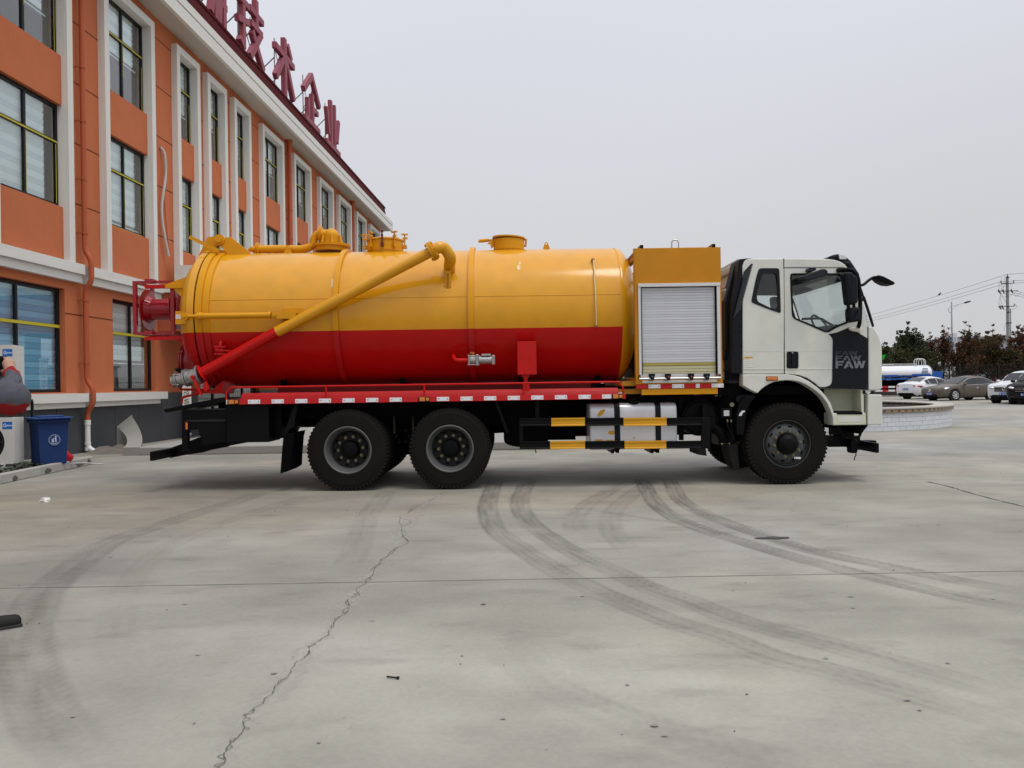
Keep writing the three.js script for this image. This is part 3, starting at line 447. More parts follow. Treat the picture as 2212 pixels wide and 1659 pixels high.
// ------------------------------------------------------------------ the tank truck: x forwards, z towards its right-hand side
const ZT = 11.86;
const truck = base('vacuum_tank_truck', 'yellow and red vacuum tank truck with a white cab parked across the yard', 'truck', 0, 0, -ZT);
const T0 = (px, py, z) => { const r = ray(px, py), d = ZT - z; return [r[0] * d, EYE + r[1] * d]; };
const reg = (ox, oy, s = 2.765) => (X, Y, z) => T0((ox + X / s) * 0.60636, (oy + Y / s) * 0.60636, z);
const R1 = reg(450, 700), R2 = reg(450, 1200), R3 = reg(1200, 700), R4 = reg(1200, 1200), R5 = reg(1800, 750), R6 = reg(1800, 1250), R7 = reg(2500, 850), R8 = reg(2500, 1250), RW = (X, Y, z) => T0(X, Y, z);
const RB = reg(450, 960, 3.6075);
const tp = (R, pts, z) => pts.map((p) => R(p[0], p[1], z));
const rect = (R, X0, Y0, X1, Y1, z) => { const a = R(X0, (Y0 + Y1) / 2, z)[0], b = R(X1, (Y0 + Y1) / 2, z)[0], c = R((X0 + X1) / 2, Y0, z)[1], d = R((X0 + X1) / 2, Y1, z)[1]; return [a, b, d, c]; };
const rb = (R, X0, Y0, X1, Y1, z0, z1, r = 0) => { const [a, b, c, d] = rect(R, X0, Y0, X1, Y1, z1); return bx(a, b, c, d, z0, z1, r); };
const decal = (parent, name, w, h, tex, x, y, z, rough = 0.45) => { const m = new THREE.Mesh(new THREE.PlaneGeometry(w, h), new THREE.MeshStandardMaterial({ map: tex, roughness: rough })); m.name = name; m.position.set(x, y, z); m.receiveShadow = true; parent.add(m); return m; };
{
  const T = truck;
  // ---- wheels
  const RT = 0.545, tyreProfile = (w) => [[0.285, -w * 0.42], [0.30, -w * 0.47], [0.36, -w * 0.5], [0.44, -w * 0.5], [0.49, -w * 0.48], [0.522, -w * 0.44], [RT - 0.005, -w * 0.38], [RT - 0.005, w * 0.38], [0.522, w * 0.44], [0.49, w * 0.48], [0.44, w * 0.5], [0.36, w * 0.5], [0.30, w * 0.47], [0.285, w * 0.42]];
  const lat = (pts, seg = 64) => { const g = new THREE.LatheGeometry(pts.map((p) => new THREE.Vector2(p[0], p[1])), seg); g.rotateX(PI / 2); return g; };   // axis becomes z, profile height -> z
  const tyreGeo = (w) => {
    const G = [lat(tyreProfile(w), 72), lat([[0.335, w * 0.5], [0.345, w * 0.508], [0.355, w * 0.5]], 72), lat([[0.455, w * 0.497], [0.462, w * 0.506], [0.47, w * 0.495]], 72)];
    const n = 62;
    for (let i = 0; i < n; i++) { const a = i / n * 2 * PI; for (const s of [-1, 1]) { G.push(new THREE.BoxGeometry(0.033, 0.05, w * 0.13).translate(0, RT - 0.024, s * w * 0.405).rotateZ(a + (s > 0 ? 0 : PI / n))); G.push(new THREE.BoxGeometry(0.028, 0.02, w * 0.2).translate(0, RT - 0.012, s * w * 0.16).rotateZ(a + (s > 0 ? PI / n : 0))); } }
    return merge(G);
  };
  const gT = tyreGeo(0.30), gF = tyreGeo(0.31);
  function nutGeo() { return merge([new THREE.CylinderGeometry(0.016, 0.018, 0.03, 6).rotateX(PI / 2), new THREE.CylinderGeometry(0.009, 0.009, 0.05, 8).rotateX(PI / 2), new THREE.CylinderGeometry(0.023, 0.023, 0.006, 12).rotateX(PI / 2).translate(0, 0, -0.015)]); }
  const gN = nutGeo();
  const slotGeo = merge([new THREE.CapsuleGeometry(0.012, 0.034, 3, 8).rotateZ(PI / 2).scale(1, 1, 0.4)]);
  function wheel(x, z, side, kind) {   // z: outer face of the tyre, side +1 right, -1 left
    const w = new THREE.Group(); w.name = 'wheel'; w.position.set(x, RT, 0); T.add(w);
    const zc = z - side * 0.15, put = (n, g, m) => { const q = new THREE.Mesh(g, m); q.name = n; q.castShadow = q.receiveShadow = true; w.add(q); return q; };
    const rot = rr(0, 6);
    const place = (g) => { const q = g.clone(); if (side < 0) q.rotateY(PI); q.translate(0, 0, zc); return q; };
    put('tyre', place((kind === 'front' ? gF : gT).clone().rotateZ(rot)), M.rubber);
    if (kind === 'front') {
      put('rim', place(merge([lat([[0.30, 0.125], [0.322, 0.145], [0.312, 0.15], [0.298, 0.14], [0.288, 0.10], [0.275, 0.085]]), lat([[0.276, 0.08], [0.262, 0.105], [0.21, 0.135], [0.165, 0.145], [0.13, 0.145], [0.12, 0.05]])])), M.rimFront);
      put('hub', place(merge([lat([[0.0, 0.25], [0.06, 0.248], [0.085, 0.238], [0.095, 0.22], [0.118, 0.215], [0.132, 0.20], [0.138, 0.13]], 40)])), M.black);
      for (let i = 0; i < 10; i++) { const a = 0.12 + i * PI / 5; put('wheel_nut', place(gN.clone().translate(Math.cos(a) * 0.172, Math.sin(a) * 0.172, 0.162)), M.brass); }
      const sl = []; for (let i = 0; i < 10; i++) { const a = 0.4 + i * PI / 5; sl.push(place(slotGeo.clone().translate(0, 0.232, 0.126).rotateZ(a))); } put('vent_slot', merge(sl), M.blackMatt);
    } else {
      put('rim', place(lat([[0.315, 0.125], [0.322, 0.143], [0.312, 0.152], [0.298, 0.148], [0.283, 0.12], [0.272, 0.085], [0.258, 0.03], [0.252, -0.03]])), M.rimGrey);
      put('wheel_disc', place(merge([lat([[0.254, -0.03], [0.235, -0.055], [0.20, -0.06], [0.11, -0.06]]), lat([[0.252, -0.2], [0.252, -0.02]])])), M.rimDark);
      put('hub', place(lat([[0.0, 0.06], [0.05, 0.06], [0.062, 0.05], [0.10, 0.045], [0.118, 0.03], [0.122, -0.06]], 40)), M.black);
      for (let i = 0; i < 10; i++) { const a = 0.1 + i * PI / 5; put('wheel_nut', place(gN.clone().translate(Math.cos(a) * 0.168, Math.sin(a) * 0.168, -0.045)), M.brass); }
      const sl = []; for (let i = 0; i < 10; i++) { const a = 0.4 + i * PI / 5; sl.push(place(slotGeo.clone().translate(0, 0.222, -0.058).rotateZ(a))); } put('vent_slot', merge(sl), M.blackMatt);
      const q = gT.clone().rotateZ(rot + 1); put('inner_tyre', q.translate(0, 0, z - side * 0.50), M.rubber);
    }
    return w;
  }
  const xr1 = RW(752, 974, 1.2)[0], xr2 = RW(972, 969, 1.2)[0], xf = RW(1699, 960, 1.2)[0];
  for (const s of [1, -1]) { wheel(xr1, 1.225 * s, s, 'rear'); wheel(xr2, 1.225 * s, s, 'rear'); wheel(xf, 1.215 * s, s, 'front'); }
  // ---- chassis
  const xB = RW(400, 900, 0.4)[0], xFr = RW(1880, 900, 0.4)[0];
  part(T, 'chassis_frame', [bx(xB + 0.2, xFr - 0.1, 0.82, 1.10, 0.36, 0.44), bx(xB + 0.2, xFr - 0.1, 0.82, 1.10, -0.44, -0.36), ...[-4.1, -3, -1.5, -0.4, 0.6, 1.6, 3].map((x) => bx(x, x + 0.12, 0.86, 1.06, -0.36, 0.36))], M.black);
  part(T, 'subframe', [bx(xB + 0.5, 1.6, 1.102, 1.20, 0.34, 0.46), bx(xB + 0.5, 1.6, 1.102, 1.20, -0.46, -0.34)], M.black);
  for (const x of [xr1, xr2, xf]) part(T, 'axle', [cy([x, RT, -1.0], [x, RT, 1.0], 0.075), ...(x === xf ? [] : [new THREE.SphereGeometry(0.24, 20, 14).scale(1, 0.95, 0.8).translate(x, RT + 0.01, 0)])], M.blackMatt);
  for (const s of [1, -1]) { part(T, 'leaf_spring', [...[0, 1, 2, 3, 4, 5, 6].map((k) => bx((xr1 + xr2) / 2 - 0.75 + k * 0.06, (xr1 + xr2) / 2 + 0.75 - k * 0.06, 0.70 + k * 0.022, 0.72 + k * 0.022, 0.46 * s, 0.55 * s)), bx((xr1 + xr2) / 2 - 0.16, (xr1 + xr2) / 2 + 0.16, 0.42, 0.82, 0.44 * s, 0.57 * s)], M.blackMatt); part(T, 'front_spring', bx(xf - 0.7, xf + 0.7, 0.68, 0.78, 0.42 * s, 0.5 * s), M.blackMatt); }
  part(T, 'suspension_bolt', [0, 1, 2, 3, 4, 5].map((k) => new THREE.SphereGeometry(0.03, 10, 8).translate(RW(870, 943, 0.62)[0] + Math.cos(k * PI / 3) * 0.09, RW(870, 943, 0.62)[1] + Math.sin(k * PI / 3) * 0.09, 0.62)), M.rimDark);
  part(T, 'u_bolt', [R4(565, 820, 0.62), R4(752, 820, 0.62)].map((p) => cy([p[0], 0.72, 0.62], [p[0], 1.02, 0.62], 0.016)), std(0.12, 0.09, 0.06, 0.7));
  part(T, 'propeller_shaft', cy([xr2 + 0.2, 0.72, 0], [2.4, 0.86, 0], 0.07), M.blackMatt);
  part(T, 'engine', [bx(2.9, 4.4, 0.72, 1.45, -0.36, 0.36, 0.05), bx(2.0, 2.9, 0.62, 1.05, -0.3, 0.3, 0.08), bx(3.4, 4.7, 1.1, 1.5, -0.9, 0.9)], M.blackMatt);
  part(T, 'wheelhouse', [bx(xf - 0.95, xf + 0.55, 1.2, 1.32, -1.1, 1.1), bx(xf + 0.56, xf + 0.95, 0.9, 1.35, -0.82, 0.82)], M.blackMatt);
  // black side boxes and what hangs between the wheels
  part(T, 'side_box', [rb(R2, 985, 660, 1405, 1040, 0.62, 1.15, 0.01), rb(R2, 1406, 655, 1530, 1000, 0.5, 0.9)], M.black);
  part(T, 'side_box_cover', [rb(R2, 1410, 780, 1450, 1020, 0.9, 0.95)], M.blackMatt);
  part(T, 'tool_box', [ex(soft(tp(R4, [[1638, 690], [2080, 650], [2080, 1080], [1790, 1086], [1700, 1070], [1645, 1040]], 0.9), 0.05), 0.3, 0.9), rb(R6, 0, 500, 690, 880, 0.25, 0.72), rb(R6, 690, 490, 830, 840, 0.3, 0.7)], M.blackMatt);
  part(T, 'battery_bracket', [rb(R6, 200, 500, 235, 900, 0.74, 0.8), rb(R6, 350, 500, 380, 900, 0.74, 0.8), rb(R6, 30, 495, 100, 530, 0.74, 0.8), rb(R6, 1715, 450, 1755, 880, 0.75, 0.82), rb(R6, 1270, 440, 2080, 520, 0.5, 0.7)], M.black);
  part(T, 'air_tank', [cy([0.7, 0.95, -0.7], [1.7, 0.95, -0.7], 0.15), cy([-0.5, 0.8, -0.8], [0.5, 0.8, -0.8], 0.15)], M.black);
  const strutA = tp(R4, [[1550, 630], [1580, 628], [1695, 945], [1670, 950]], 1.12), strutB = tp(R2, [[1660, 655], [1695, 650], [1650, 890], [1610, 910], [1570, 975], [1550, 975], [1575, 890]], 1.15);
  part(T, 'mudguard_bracket', [ex(strutA, 0.7, 1.12), ex(strutB, 0.6, 1.15)], M.black);
  part(T, 'mud_flap', ex(tp(R2, [[1548, 960], [1660, 940], [1645, 1000], [1630, 1180], [1624, 1298], [1580, 1328], [1516, 1348], [1530, 1150]], 1.18), 0.62, 1.18, 0.008), M.blackMatt);
  part(T, 'wheel_cover', bx(xr1 - 0.9, xr2 + 0.8, 0.98, 1.165, 0.25, 0.95), M.blackMatt);
  part(T, 'inner_screen', bx(xr1 - 0.6, xr2 + 0.5, 0.5, 0.99, 0.05, 0.12), M.blackMatt);
  // ---- rear end
  part(T, 'rear_bumper', rb(R2, 230, 1130, 272, 1222, -1.2, 1.2, 0.012), M.black);
  part(T, 'bumper_arm', [ex(tp(R2, [[430, 1095], [560, 1050], [1000, 880], [1040, 1045], [990, 1085], [830, 1115], [750, 1140], [600, 1160], [430, 1195]], 0.5), 0.42, 0.5), ex(tp(R2, [[430, 1095], [560, 1050], [1000, 880], [1040, 1045], [990, 1085], [830, 1115], [600, 1160], [430, 1195]], 0.5), -0.5, -0.42)], M.black);
  part(T, 'rear_mudguard_plate', ex(tp(R2, [[370, 715], [935, 597], [962, 640], [700, 690], [392, 748], [385, 738], [372, 735]], 1.0), 0.1, 1.0), M.black);
  part(T, 'lamp_panel', [ex(tp(R2, [[548, 715], [985, 700], [985, 1030], [760, 1070], [700, 890], [672, 916], [605, 928], [605, 1120], [548, 1130]], 1.02), 0.94, 1.02)], M.black);
  part(T, 'rear_panel_rib', [rb(R2, 600, 815, 980, 835, 1.02, 1.03), rb(R2, 600, 708, 980, 722, 1.02, 1.032)], std(0.02, 0.02, 0.022, 0.4));
  const rl = part(T, 'tail_light', rb(R2, 572, 832, 606, 922, 0.7, 1.06, 0.01), std(0.05, 0.01, 0.008, 0.4)); part(rl, 'lens', rb(R2, 584, 846, 603, 912, 1.06, 1.072, 0.004), M.amber);
  // ---- deck edge with reflectors, hand rail and hose tray
  const zD = 1.235, eL = R2(985, 605, zD), eR = R6(1110, 435, zD), yT = (eL[1] + eR[1]) / 2, yb = yT - 0.068;
  part(T, 'deck', [bx(eL[0] + 0.05, eR[0], yT - 0.03, yT - 0.004, -1.2, zD - 0.06)], M.redFlat);
  const edge = part(T, 'deck_edge', [bx(eL[0], eR[0] + 0.1, yb, yT, zD - 0.05, zD), bx(eL[0], eR[0] + 0.1, yb, yT, -zD, -zD + 0.05), bx(eL[0], eL[0] + 0.05, yb, yT, -zD + 0.05, zD - 0.05)], M.reflRed);
  const refl = canvasTex(128, 44, (g, w, h) => { g.fillStyle = '#dcdfe3'; g.fillRect(0, 0, w, h); g.fillStyle = '#b02a2c'; g.font = 'bold 17px sans-serif'; g.fillText('3M', 6, 28); g.fillStyle = '#555'; g.beginPath(); g.arc(112, 20, 5, 0, 7); g.fill(); g.fillRect(100, 29, 26, 3); });
  const reflMat = new THREE.MeshStandardMaterial({ map: refl, roughness: 0.4 }), reflGeo = new THREE.BoxGeometry(0.162, 0.054, 0.003);
  for (let i = 0; i < 16; i++) { const p = R2(1260 + 232.4 * i, 630 - 2.6 * i, zD); if (Math.abs(p[0] - R4(860, 605, zD)[0]) < 0.12) continue; shared(edge, 'reflector', reflGeo, reflMat, p[0], (yT + yb) / 2, zD + 0.003); }
  for (const [R, x0, x1, y] of [[R2, 1000, 1112, 625], [R4, 803, 915, 605], [R6, 1046, 1156, 452]]) {
    const a = R(x0, y, zD)[0], b = R(x1, y, zD)[0], yc = (yT + yb) / 2; const l = part(T, 'side_marker_lamp', bx(a, b, yc - 0.034, yc + 0.034, zD, zD + 0.02, 0.006), std(0.03, 0.02, 0.012, 0.5)); const w = b - a;
    part(l, 'lens', [bx(a + w * 0.12, a + w * 0.6, yc - 0.026, yc + 0.026, zD + 0.02, zD + 0.03, 0.004), bx(a + w * 0.68, b - w * 0.05, yc - 0.02, yc + 0.02, zD + 0.02, zD + 0.03, 0.004)], M.amber);
  }
  shared(edge, 'reflector', new THREE.BoxGeometry(0.04, 0.06, 0.003), M.reflWhite, eL[0] + 0.02, (yT + yb) / 2, zD + 0.003);
  const trayT = (R2(1500, 546, 1.12)[1] + R6(800, 372, 1.12)[1]) / 2, tx0 = R2(1140, 560, 1.12)[0], tx1 = R6(1110, 400, 1.12)[0];
  part(T, 'hose_tray', along(tx0, tx1, [[1.05, yT], [1.18, yT], [1.10, trayT], [1.05, trayT]]), M.redFlat);
  const hr = R2(1800, 488, 1.2)[1], q0 = R2(985, 600, 1.2)[0], q1 = R6(1162, 440, 1.2)[0];
  const rail = part(T, 'hand_rail', pipe([[q0, yT, 1.2], [q0, hr, 1.2], [q1, hr, 1.2], [q1, yT - 0.02, 1.2]], 0.0135, 0.14), M.red);
  for (const p of [R2(1968, 540, 1.2), R4(862, 540, 1.2), R4(1840, 520, 1.2)]) part(rail, 'post', cy([p[0], yT, 1.2], [p[0], hr, 1.2], 0.0135), M.red);
  // tank saddles
  for (const x of [-3.3, -1.6, 0.1, 1.2]) part(T, 'tank_saddle', along(x, x + 0.06, [[-0.62, 1.23], [0.62, 1.23], [0.46, 1.50], [-0.46, 1.50]]), M.blackMatt);
  part(T, 'side_skirt', [bx(eL[0] + 0.5, eR[0] - 0.3, yT - 0.003, hr + 0.0, 0.55, 0.6)], std(0.10, 0.006, 0.006, 0.6));
  // ---- tank
  const RK = 0.985, yK = EYE + 0.996, yS = R3(800, 1310, 0.96)[1] - yK, xT0 = -4.22, xT1 = 1.52;
  const rev = (prof, lo, hi, nv = 64, smoothN = true) => grid(prof.length - 1, nv, (u, v) => { const [x, r] = prof[Math.round(u * (prof.length - 1))], a = lo(r) + (hi(r) - lo(r)) * v; return [x, yK + r * Math.sin(a), r * Math.cos(a), x, a * RK]; });
  const split = (r) => Math.asin(Math.max(-1, Math.min(1, yS / Math.max(r, 1e-3)))), yel = [(r) => split(r), (r) => PI - split(r)], redA = [(r) => PI - split(r), (r) => 2 * PI + split(r)], full = [() => 0, () => 2 * PI];
  const straight = (a, b, r, n = 6) => Array.from({ length: n + 1 }, (_, i) => [a + (b - a) * i / n, r]);
  const dish = (x, s, depth, r, n = 22) => Array.from({ length: n + 1 }, (_, i) => { const t = i / n * PI / 2; return [x + s * depth * Math.pow(Math.sin(t), 1), r * Math.pow(Math.cos(t), 0.8)]; });
  const tank = part(T, 'tank', rev(straight(xT0, xT1, RK, 8), ...yel, 96), M.yellow);
  part(tank, 'lower_shell', rev(straight(xT0, xT1 + 0.004, RK, 8), ...redA, 96), M.red, 'red lower half of the tank');
  part(tank, 'front_dish', rev(dish(xT1, 1, 0.30, RK), ...full, 96), M.yellow);
  const box4 = (a, b, r0, r1) => [[a, r0], [a, r1], [b, r1], [b, r0]];
  const flatRev = (prof, rng) => merge(prof.slice(1).map((p, i) => rev([prof[i], p], ...rng, 96)));
  for (const [a, b] of [[R1(2030, 1000, 1.02)[0], R1(2080, 1000, 1.02)[0]], [R3(1290, 1000, 1.02)[0], R3(1342, 1000, 1.02)[0]]]) {
    part(tank, 'stiffening_ring', flatRev(box4(a, b, RK - 0.01, RK + 0.042), yel), M.yellowFlat); part(tank, 'stiffening_ring', flatRev(box4(a, b, RK - 0.01, RK + 0.042), redA), M.redFlat);
  }
  const aw = Math.asin((R1(1245, 1017, 0.96)[1] - yK) / RK), seam = (a, x0, x1) => cy([x0, yK + RK * Math.sin(a), RK * Math.cos(a)], [x1, yK + RK * Math.sin(a), RK * Math.cos(a)], 0.0045, 0.0045, 6);
  part(tank, 'weld_seam', [seam(aw, xT0 + 0.1, -2.45), seam(aw, -2.33, -0.6), seam(aw, -0.5, xT1 - 0.02), flatRev(box4(xT1 - 0.012, xT1 + 0.004, RK - 0.01, RK + 0.003), yel)], M.yellowFlat);
  // rear flanges and door
  const xj = -4.30;
  part(tank, 'rear_flange', flatRev(box4(xj + 0.012, xj + 0.10, RK - 0.01, RK + 0.055), yel), M.yellowFlat); part(tank, 'rear_flange', flatRev(box4(xj + 0.012, xj + 0.10, RK - 0.01, RK + 0.055), redA), M.redFlat);
  part(tank, 'rear_flange', flatRev(box4(xj + 0.101, xj + 0.19, RK - 0.01, RK + 0.025), yel), M.yellowFlat); part(tank, 'rear_flange', flatRev(box4(xj + 0.101, xj + 0.19, RK - 0.01, RK + 0.025), redA), M.redFlat);
  part(tank, 'gasket', flatRev(box4(xj - 0.008, xj + 0.0115, 0.6, RK + 0.035), full), M.blackMatt);
  const door = part(T, 'rear_door', [flatRev(box4(xj - 0.10, xj - 0.009, RK - 0.1, RK + 0.055), yel), rev(dish(xj - 0.10, -1, 0.30, RK - 0.01), ...yel, 64)], M.yellow);
  part(door, 'lower_half', [flatRev(box4(xj - 0.10, xj - 0.009, RK - 0.1, RK + 0.055), redA), rev(dish(xj - 0.10, -1, 0.30, RK - 0.01), ...redA, 64)], M.red, 'red lower half of the rear door');
  // hinge at the top of the door
  part(door, 'hinge_arm', [0.22, -0.28].map((z) => ex(tp(R1, [[715, 580], [800, 400], [940, 385], [985, 410], [985, 450], [950, 478], [880, 490], [905, 530], [735, 650]], z + 0.03), z - 0.03, z + 0.03)), M.yellowFlat);
  part(tank, 'hinge_bracket', [0.28, -0.22].map((z) => ex(tp(R1, [[985, 545], [900, 470], [985, 405], [1025, 398], [1210, 545], [1210, 580], [985, 580]], z + 0.03), z - 0.03, z + 0.03)), M.yellowFlat);
  { const h = R1(925, 428, 0.3); part(door, 'hinge_pin', [cy([h[0], h[1], -0.35], [h[0], h[1], 0.35], 0.045), cy([h[0], h[1], 0.3], [h[0], h[1], 0.34], 0.075), cy([h[0], h[1], 0.34], [h[0], h[1], 0.37], 0.05, 0.05, 6)], M.yellowFlat);
    const a = R1(625, 400, 0.45), b = R1(850, 508, 0.45), L = Math.hypot(b[0] - a[0], b[1] - a[1]), ang = Math.atan2(b[1] - a[1], b[0] - a[0]); part(door, 'square_bar', [bx(0, L + 0.1, -0.025, 0.025, 0.42, 0.47).rotateZ(ang).translate(a[0], a[1], 0)], M.yellowFlat); part(door, 'bar_end', bx(-0.003, 0.0, -0.02, 0.02, 0.425, 0.465).rotateZ(ang).translate(a[0], a[1], 0), std(0.03, 0.008, 0.004, 0.9)); }
  // opening ram along the side
  { const z = 1.1, a = R1(580, 1180, z), b = R1(1430, 1172, z), c = R1(715, 1180, z), e = R1(1465, 1170, z), r = 0.040, y = (a[1] + e[1]) / 2;
    part(T, 'door_ram', [cy([c[0], y, z], [b[0], y, z], r), cy([c[0] - 0.02, y, z], [c[0] + 0.07, y, z], r * 1.22), cy([b[0] - 0.04, y, z], [b[0], y, z], r * 1.15), cy([a[0], y, z], [c[0], y, z], 0.024), cy([a[0], y, z - 0.035], [a[0], y, z + 0.035], 0.05), cy([a[0], y, z + 0.03], [a[0], y, z + 0.06], 0.025, 0.025, 6), cy([e[0], y, z - 0.04], [e[0], y, z + 0.05], 0.035), cy([e[0], y, z + 0.05], [e[0], y, z + 0.065], 0.02, 0.02, 6), ex(tp(R1, [[1432, 1142], [1670, 1138], [1670, 1207], [1432, 1200]], z), z - 0.03, z - 0.02), ex(tp(R1, [[1432, 1142], [1670, 1138], [1670, 1207], [1432, 1200]], z + 0.02), z + 0.02, z + 0.03), bx(R1(1520, 1170, z)[0], R1(1668, 1170, z)[0], y + 0.02, y + 0.032, z - 0.2, z + 0.02), bx(R1(1520, 1170, z)[0], R1(1668, 1170, z)[0], y - 0.032, y - 0.02, z - 0.2, z + 0.02)], M.yellowFlat);
    part(T, 'ram_plate', rb(R1, 1535, 1095, 1750, 1292, 0.9, 0.985, 0.006), M.yellowFlat);
    part(door, 'ram_lug', [ex(tp(R1, [[483, 1130], [640, 1128], [640, 1160], [560, 1200], [640, 1225], [655, 1225], [655, 1255], [483, 1258]], 0.98), 0.9, 0.98), rb(R1, 600, 1060, 660, 1330, 0.86, 0.95)], M.yellowFlat);
    const st = canvasTex(96, 64, (g, w, h) => { g.fillStyle = '#dcdcdc'; g.fillRect(0, 0, w, h); g.fillStyle = '#c03030'; g.fillRect(6, 22, 12, 18); g.fillStyle = '#444'; g.fillRect(74, 20, 14, 28); for (let i = 0; i < 5; i++) g.fillRect(26, 14 + i * 8, 40, 2); }); const p = R1(518, 1184, 0.982); decal(door, 'sticker', 0.085, 0.055, st, p[0], p[1], 0.983); }
  // hose reel on the door
  { const zN = 0.34, z2 = -0.26, fr = rect(RB, 85, 145, 612, 835, zN), w = 0.05;
    const reel = part(T, 'hose_reel', [bx(fr[0], fr[0] + w, fr[2], fr[3], zN - w, zN), bx(fr[1] - w, fr[1], fr[2], fr[3], zN - w, zN), bx(fr[0] + w, fr[1] - w, fr[3] - 0.035, fr[3], zN - w, zN), bx(fr[0] + w, fr[1] - w, fr[2], fr[2] + 0.035, zN - w, zN), bx(fr[0], fr[0] + w, fr[2], fr[3], z2, z2 + w), bx(fr[1] - w, fr[1], fr[2], fr[3], z2, z2 + w), bx(fr[0] + w, fr[1] - w, fr[3] - 0.035, fr[3], z2, z2 + w), bx(fr[0] + w, fr[1] - w, fr[2], fr[2] + 0.035, z2, z2 + w), ...[fr[2], fr[3] - 0.035].flatMap((y) => [bx(fr[0], fr[0] + w, y, y + 0.035, z2 + w, zN - w), bx(fr[1] - w, fr[1], y, y + 0.035, z2 + w, zN - w)]), rb(RB, 235, 120, 338, 172, 0.26, 0.39), rb(RB, 230, 785, 333, 838, 0.26, 0.39)], M.darkRed);
    const ym = (fr[2] + fr[3]) / 2, zm = (zN + z2) / 2, oct = (r) => Array.from({ length: 8 }, (_, i) => [r * Math.cos(PI / 8 + i * PI / 4), r * Math.sin(PI / 8 + i * PI / 4)]);
    const discX = (x, r, t) => cy([x, ym, zm], [x + t, ym, zm], r, r, 40);
    part(reel, 'drum', [cy([fr[0] + 0.10, ym, zm], [fr[1] - 0.07, ym, zm], 0.155, 0.155, 40), cy([fr[0] + 0.1, ym, zm], [fr[0] + 0.17, ym, zm], 0.20, 0.16, 40)], M.darkRed);
    part(reel, 'side_disc', [discX(fr[0] + 0.085, 0.30, 0.012)], M.darkRed); part(reel, 'side_disc', [discX(fr[1] - 0.085, 0.30, 0.012)], M.darkRed);
    part(reel, 'side_plate', [ex(oct(0.31), 0, 0.012).rotateY(PI / 2).translate(fr[1] + 0.03, ym, zm)], M.darkRed);
    part(reel, 'swivel_joint', [cy([fr[1] + 0.04, ym, zm], [fr[1] + 0.12, ym, zm], 0.05), cy([fr[1] + 0.08, ym, zm + 0.02], [fr[1] + 0.08, ym - 0.12, zm + 0.1], 0.022)], M.castAlu);
    for (const [z, k] of [[0.5, 1], [-0.42, 0]]) {
      const a = rect(RB, 235, 195, 500, 243, z), b = rect(RB, 500, 195, 815, 245, z), c = rect(RB, 235, 862, 600, 905, z), e = rect(RB, 600, 862, 800, 905, z);
      part(T, 'reel_arm', [bx(a[0], a[1], a[2], a[3], z - 0.05, z), bx(c[0], e[1], c[2], c[3], z - 0.05, z), ex(tp(RB, [[580, 855], [800, 855], [800, 960], [720, 970], [650, 905]], z - 0.02), z - 0.03, z - 0.02)], M.red);
      part(T, 'reel_arm_bracket', [bx(a[1], b[1], a[2], a[3], z - 0.05, z), ex(tp(RB, [[500, 195], [860, 60], [860, 480], [780, 430], [610, 250]], z - 0.02), z - 0.03, z - 0.02)], M.yellowFlat, 'yellow half of the reel arm');
    } }
  // round discharge port on the lower door
  { const c = RB(800, 1180, 0.3); part(door, 'discharge_port', [cy([c[0] - 0.10, c[1], 0.1], [c[0] + 0.25, c[1], 0.1], 0.21, 0.21, 36), cy([c[0] - 0.135, c[1], 0.1], [c[0] - 0.115, c[1], 0.1], 0.255, 0.255, 36), cy([c[0] - 0.105, c[1], 0.1], [c[0] - 0.085, c[1], 0.1], 0.255, 0.255, 36), bx(c[0] - 0.12, c[0] - 0.02, c[1] + 0.2, c[1] + 0.3, 0.05, 0.15)], M.darkRed); }
  // ---- suction pipe over the side of the tank
  const zp = 1.09, pa = R3(935, 540, zp), pb0 = RW(598, 717, zp), pb = R2(760, 350, zp);
  { const dir = V(pb[0] - pa[0], pb[1] - pa[1], 0).normalize(), P = (p, k, z = zp) => [p[0] + dir.x * k, p[1] + dir.y * k, z], r = 0.073;
    const el = R3(1105, 560, 1.0), sp = part(T, 'suction_pipe', [cy([...pa, zp], [...pb0, zp], r, r, 28)], M.yellow);
    part(sp, 'lower_length', [cy([...pb0, zp], [...pb, zp], r, r, 28), cy(P(pb, -0.0), P(pb, 0.02), r, 0.115, 24)], M.red, 'red lower length of the suction pipe');
    part(sp, 'flange', [cy(P(pa, -0.035), P(pa, -0.005), 0.135, 0.135, 28), cy(P(pa, 0.0), P(pa, 0.03), 0.135, 0.135, 28), ...[0, 1, 2, 3, 4, 5, 6, 7].map((k) => { const a = k * PI / 4, n = V(-dir.y, dir.x, 0), o = n.multiplyScalar(Math.cos(a) * 0.112), z = zp + Math.sin(a) * 0.112; return cy([pa[0] + o.x - dir.x * 0.06, pa[1] + o.y - dir.y * 0.06, z], [pa[0] + o.x + dir.x * 0.055, pa[1] + o.y + dir.y * 0.055, z], 0.012, 0.012, 6); })], M.yellowFlat);
    const e0 = P(pa, -0.03), top = R3(1050, 505, 1.05), t2 = R3(1112, 590, 1.0), t3 = R3(1108, 690, 0.86);
    part(sp, 'elbow', tube([P(pa, 0.0), P(pa, -0.10), [top[0], top[1], 1.05], [t2[0], t2[1], 0.99], [t3[0], t3[1], 0.84], [t3[0], t3[1] - 0.12, 0.6]], 0.081, 60, 24, null), M.yellow);
    // gate valve and hose couplings at its lower end
    const f0 = R2(720, 372, zp), f1 = R2(610, 410, zp), f2 = R2(500, 430, zp), f3 = R2(450, 442, zp), c3 = (p) => [p[0], p[1], zp], mix = (a, b, t) => [a[0] + (b[0] - a[0]) * t, a[1] + (b[1] - a[1]) * t, zp];
    const A = c3(f0), C = c3(f3);
    const seg = (t0, t1, ra, rbb = ra) => cy(mix(A, C, t0), mix(A, C, t1), ra, rbb, 28);
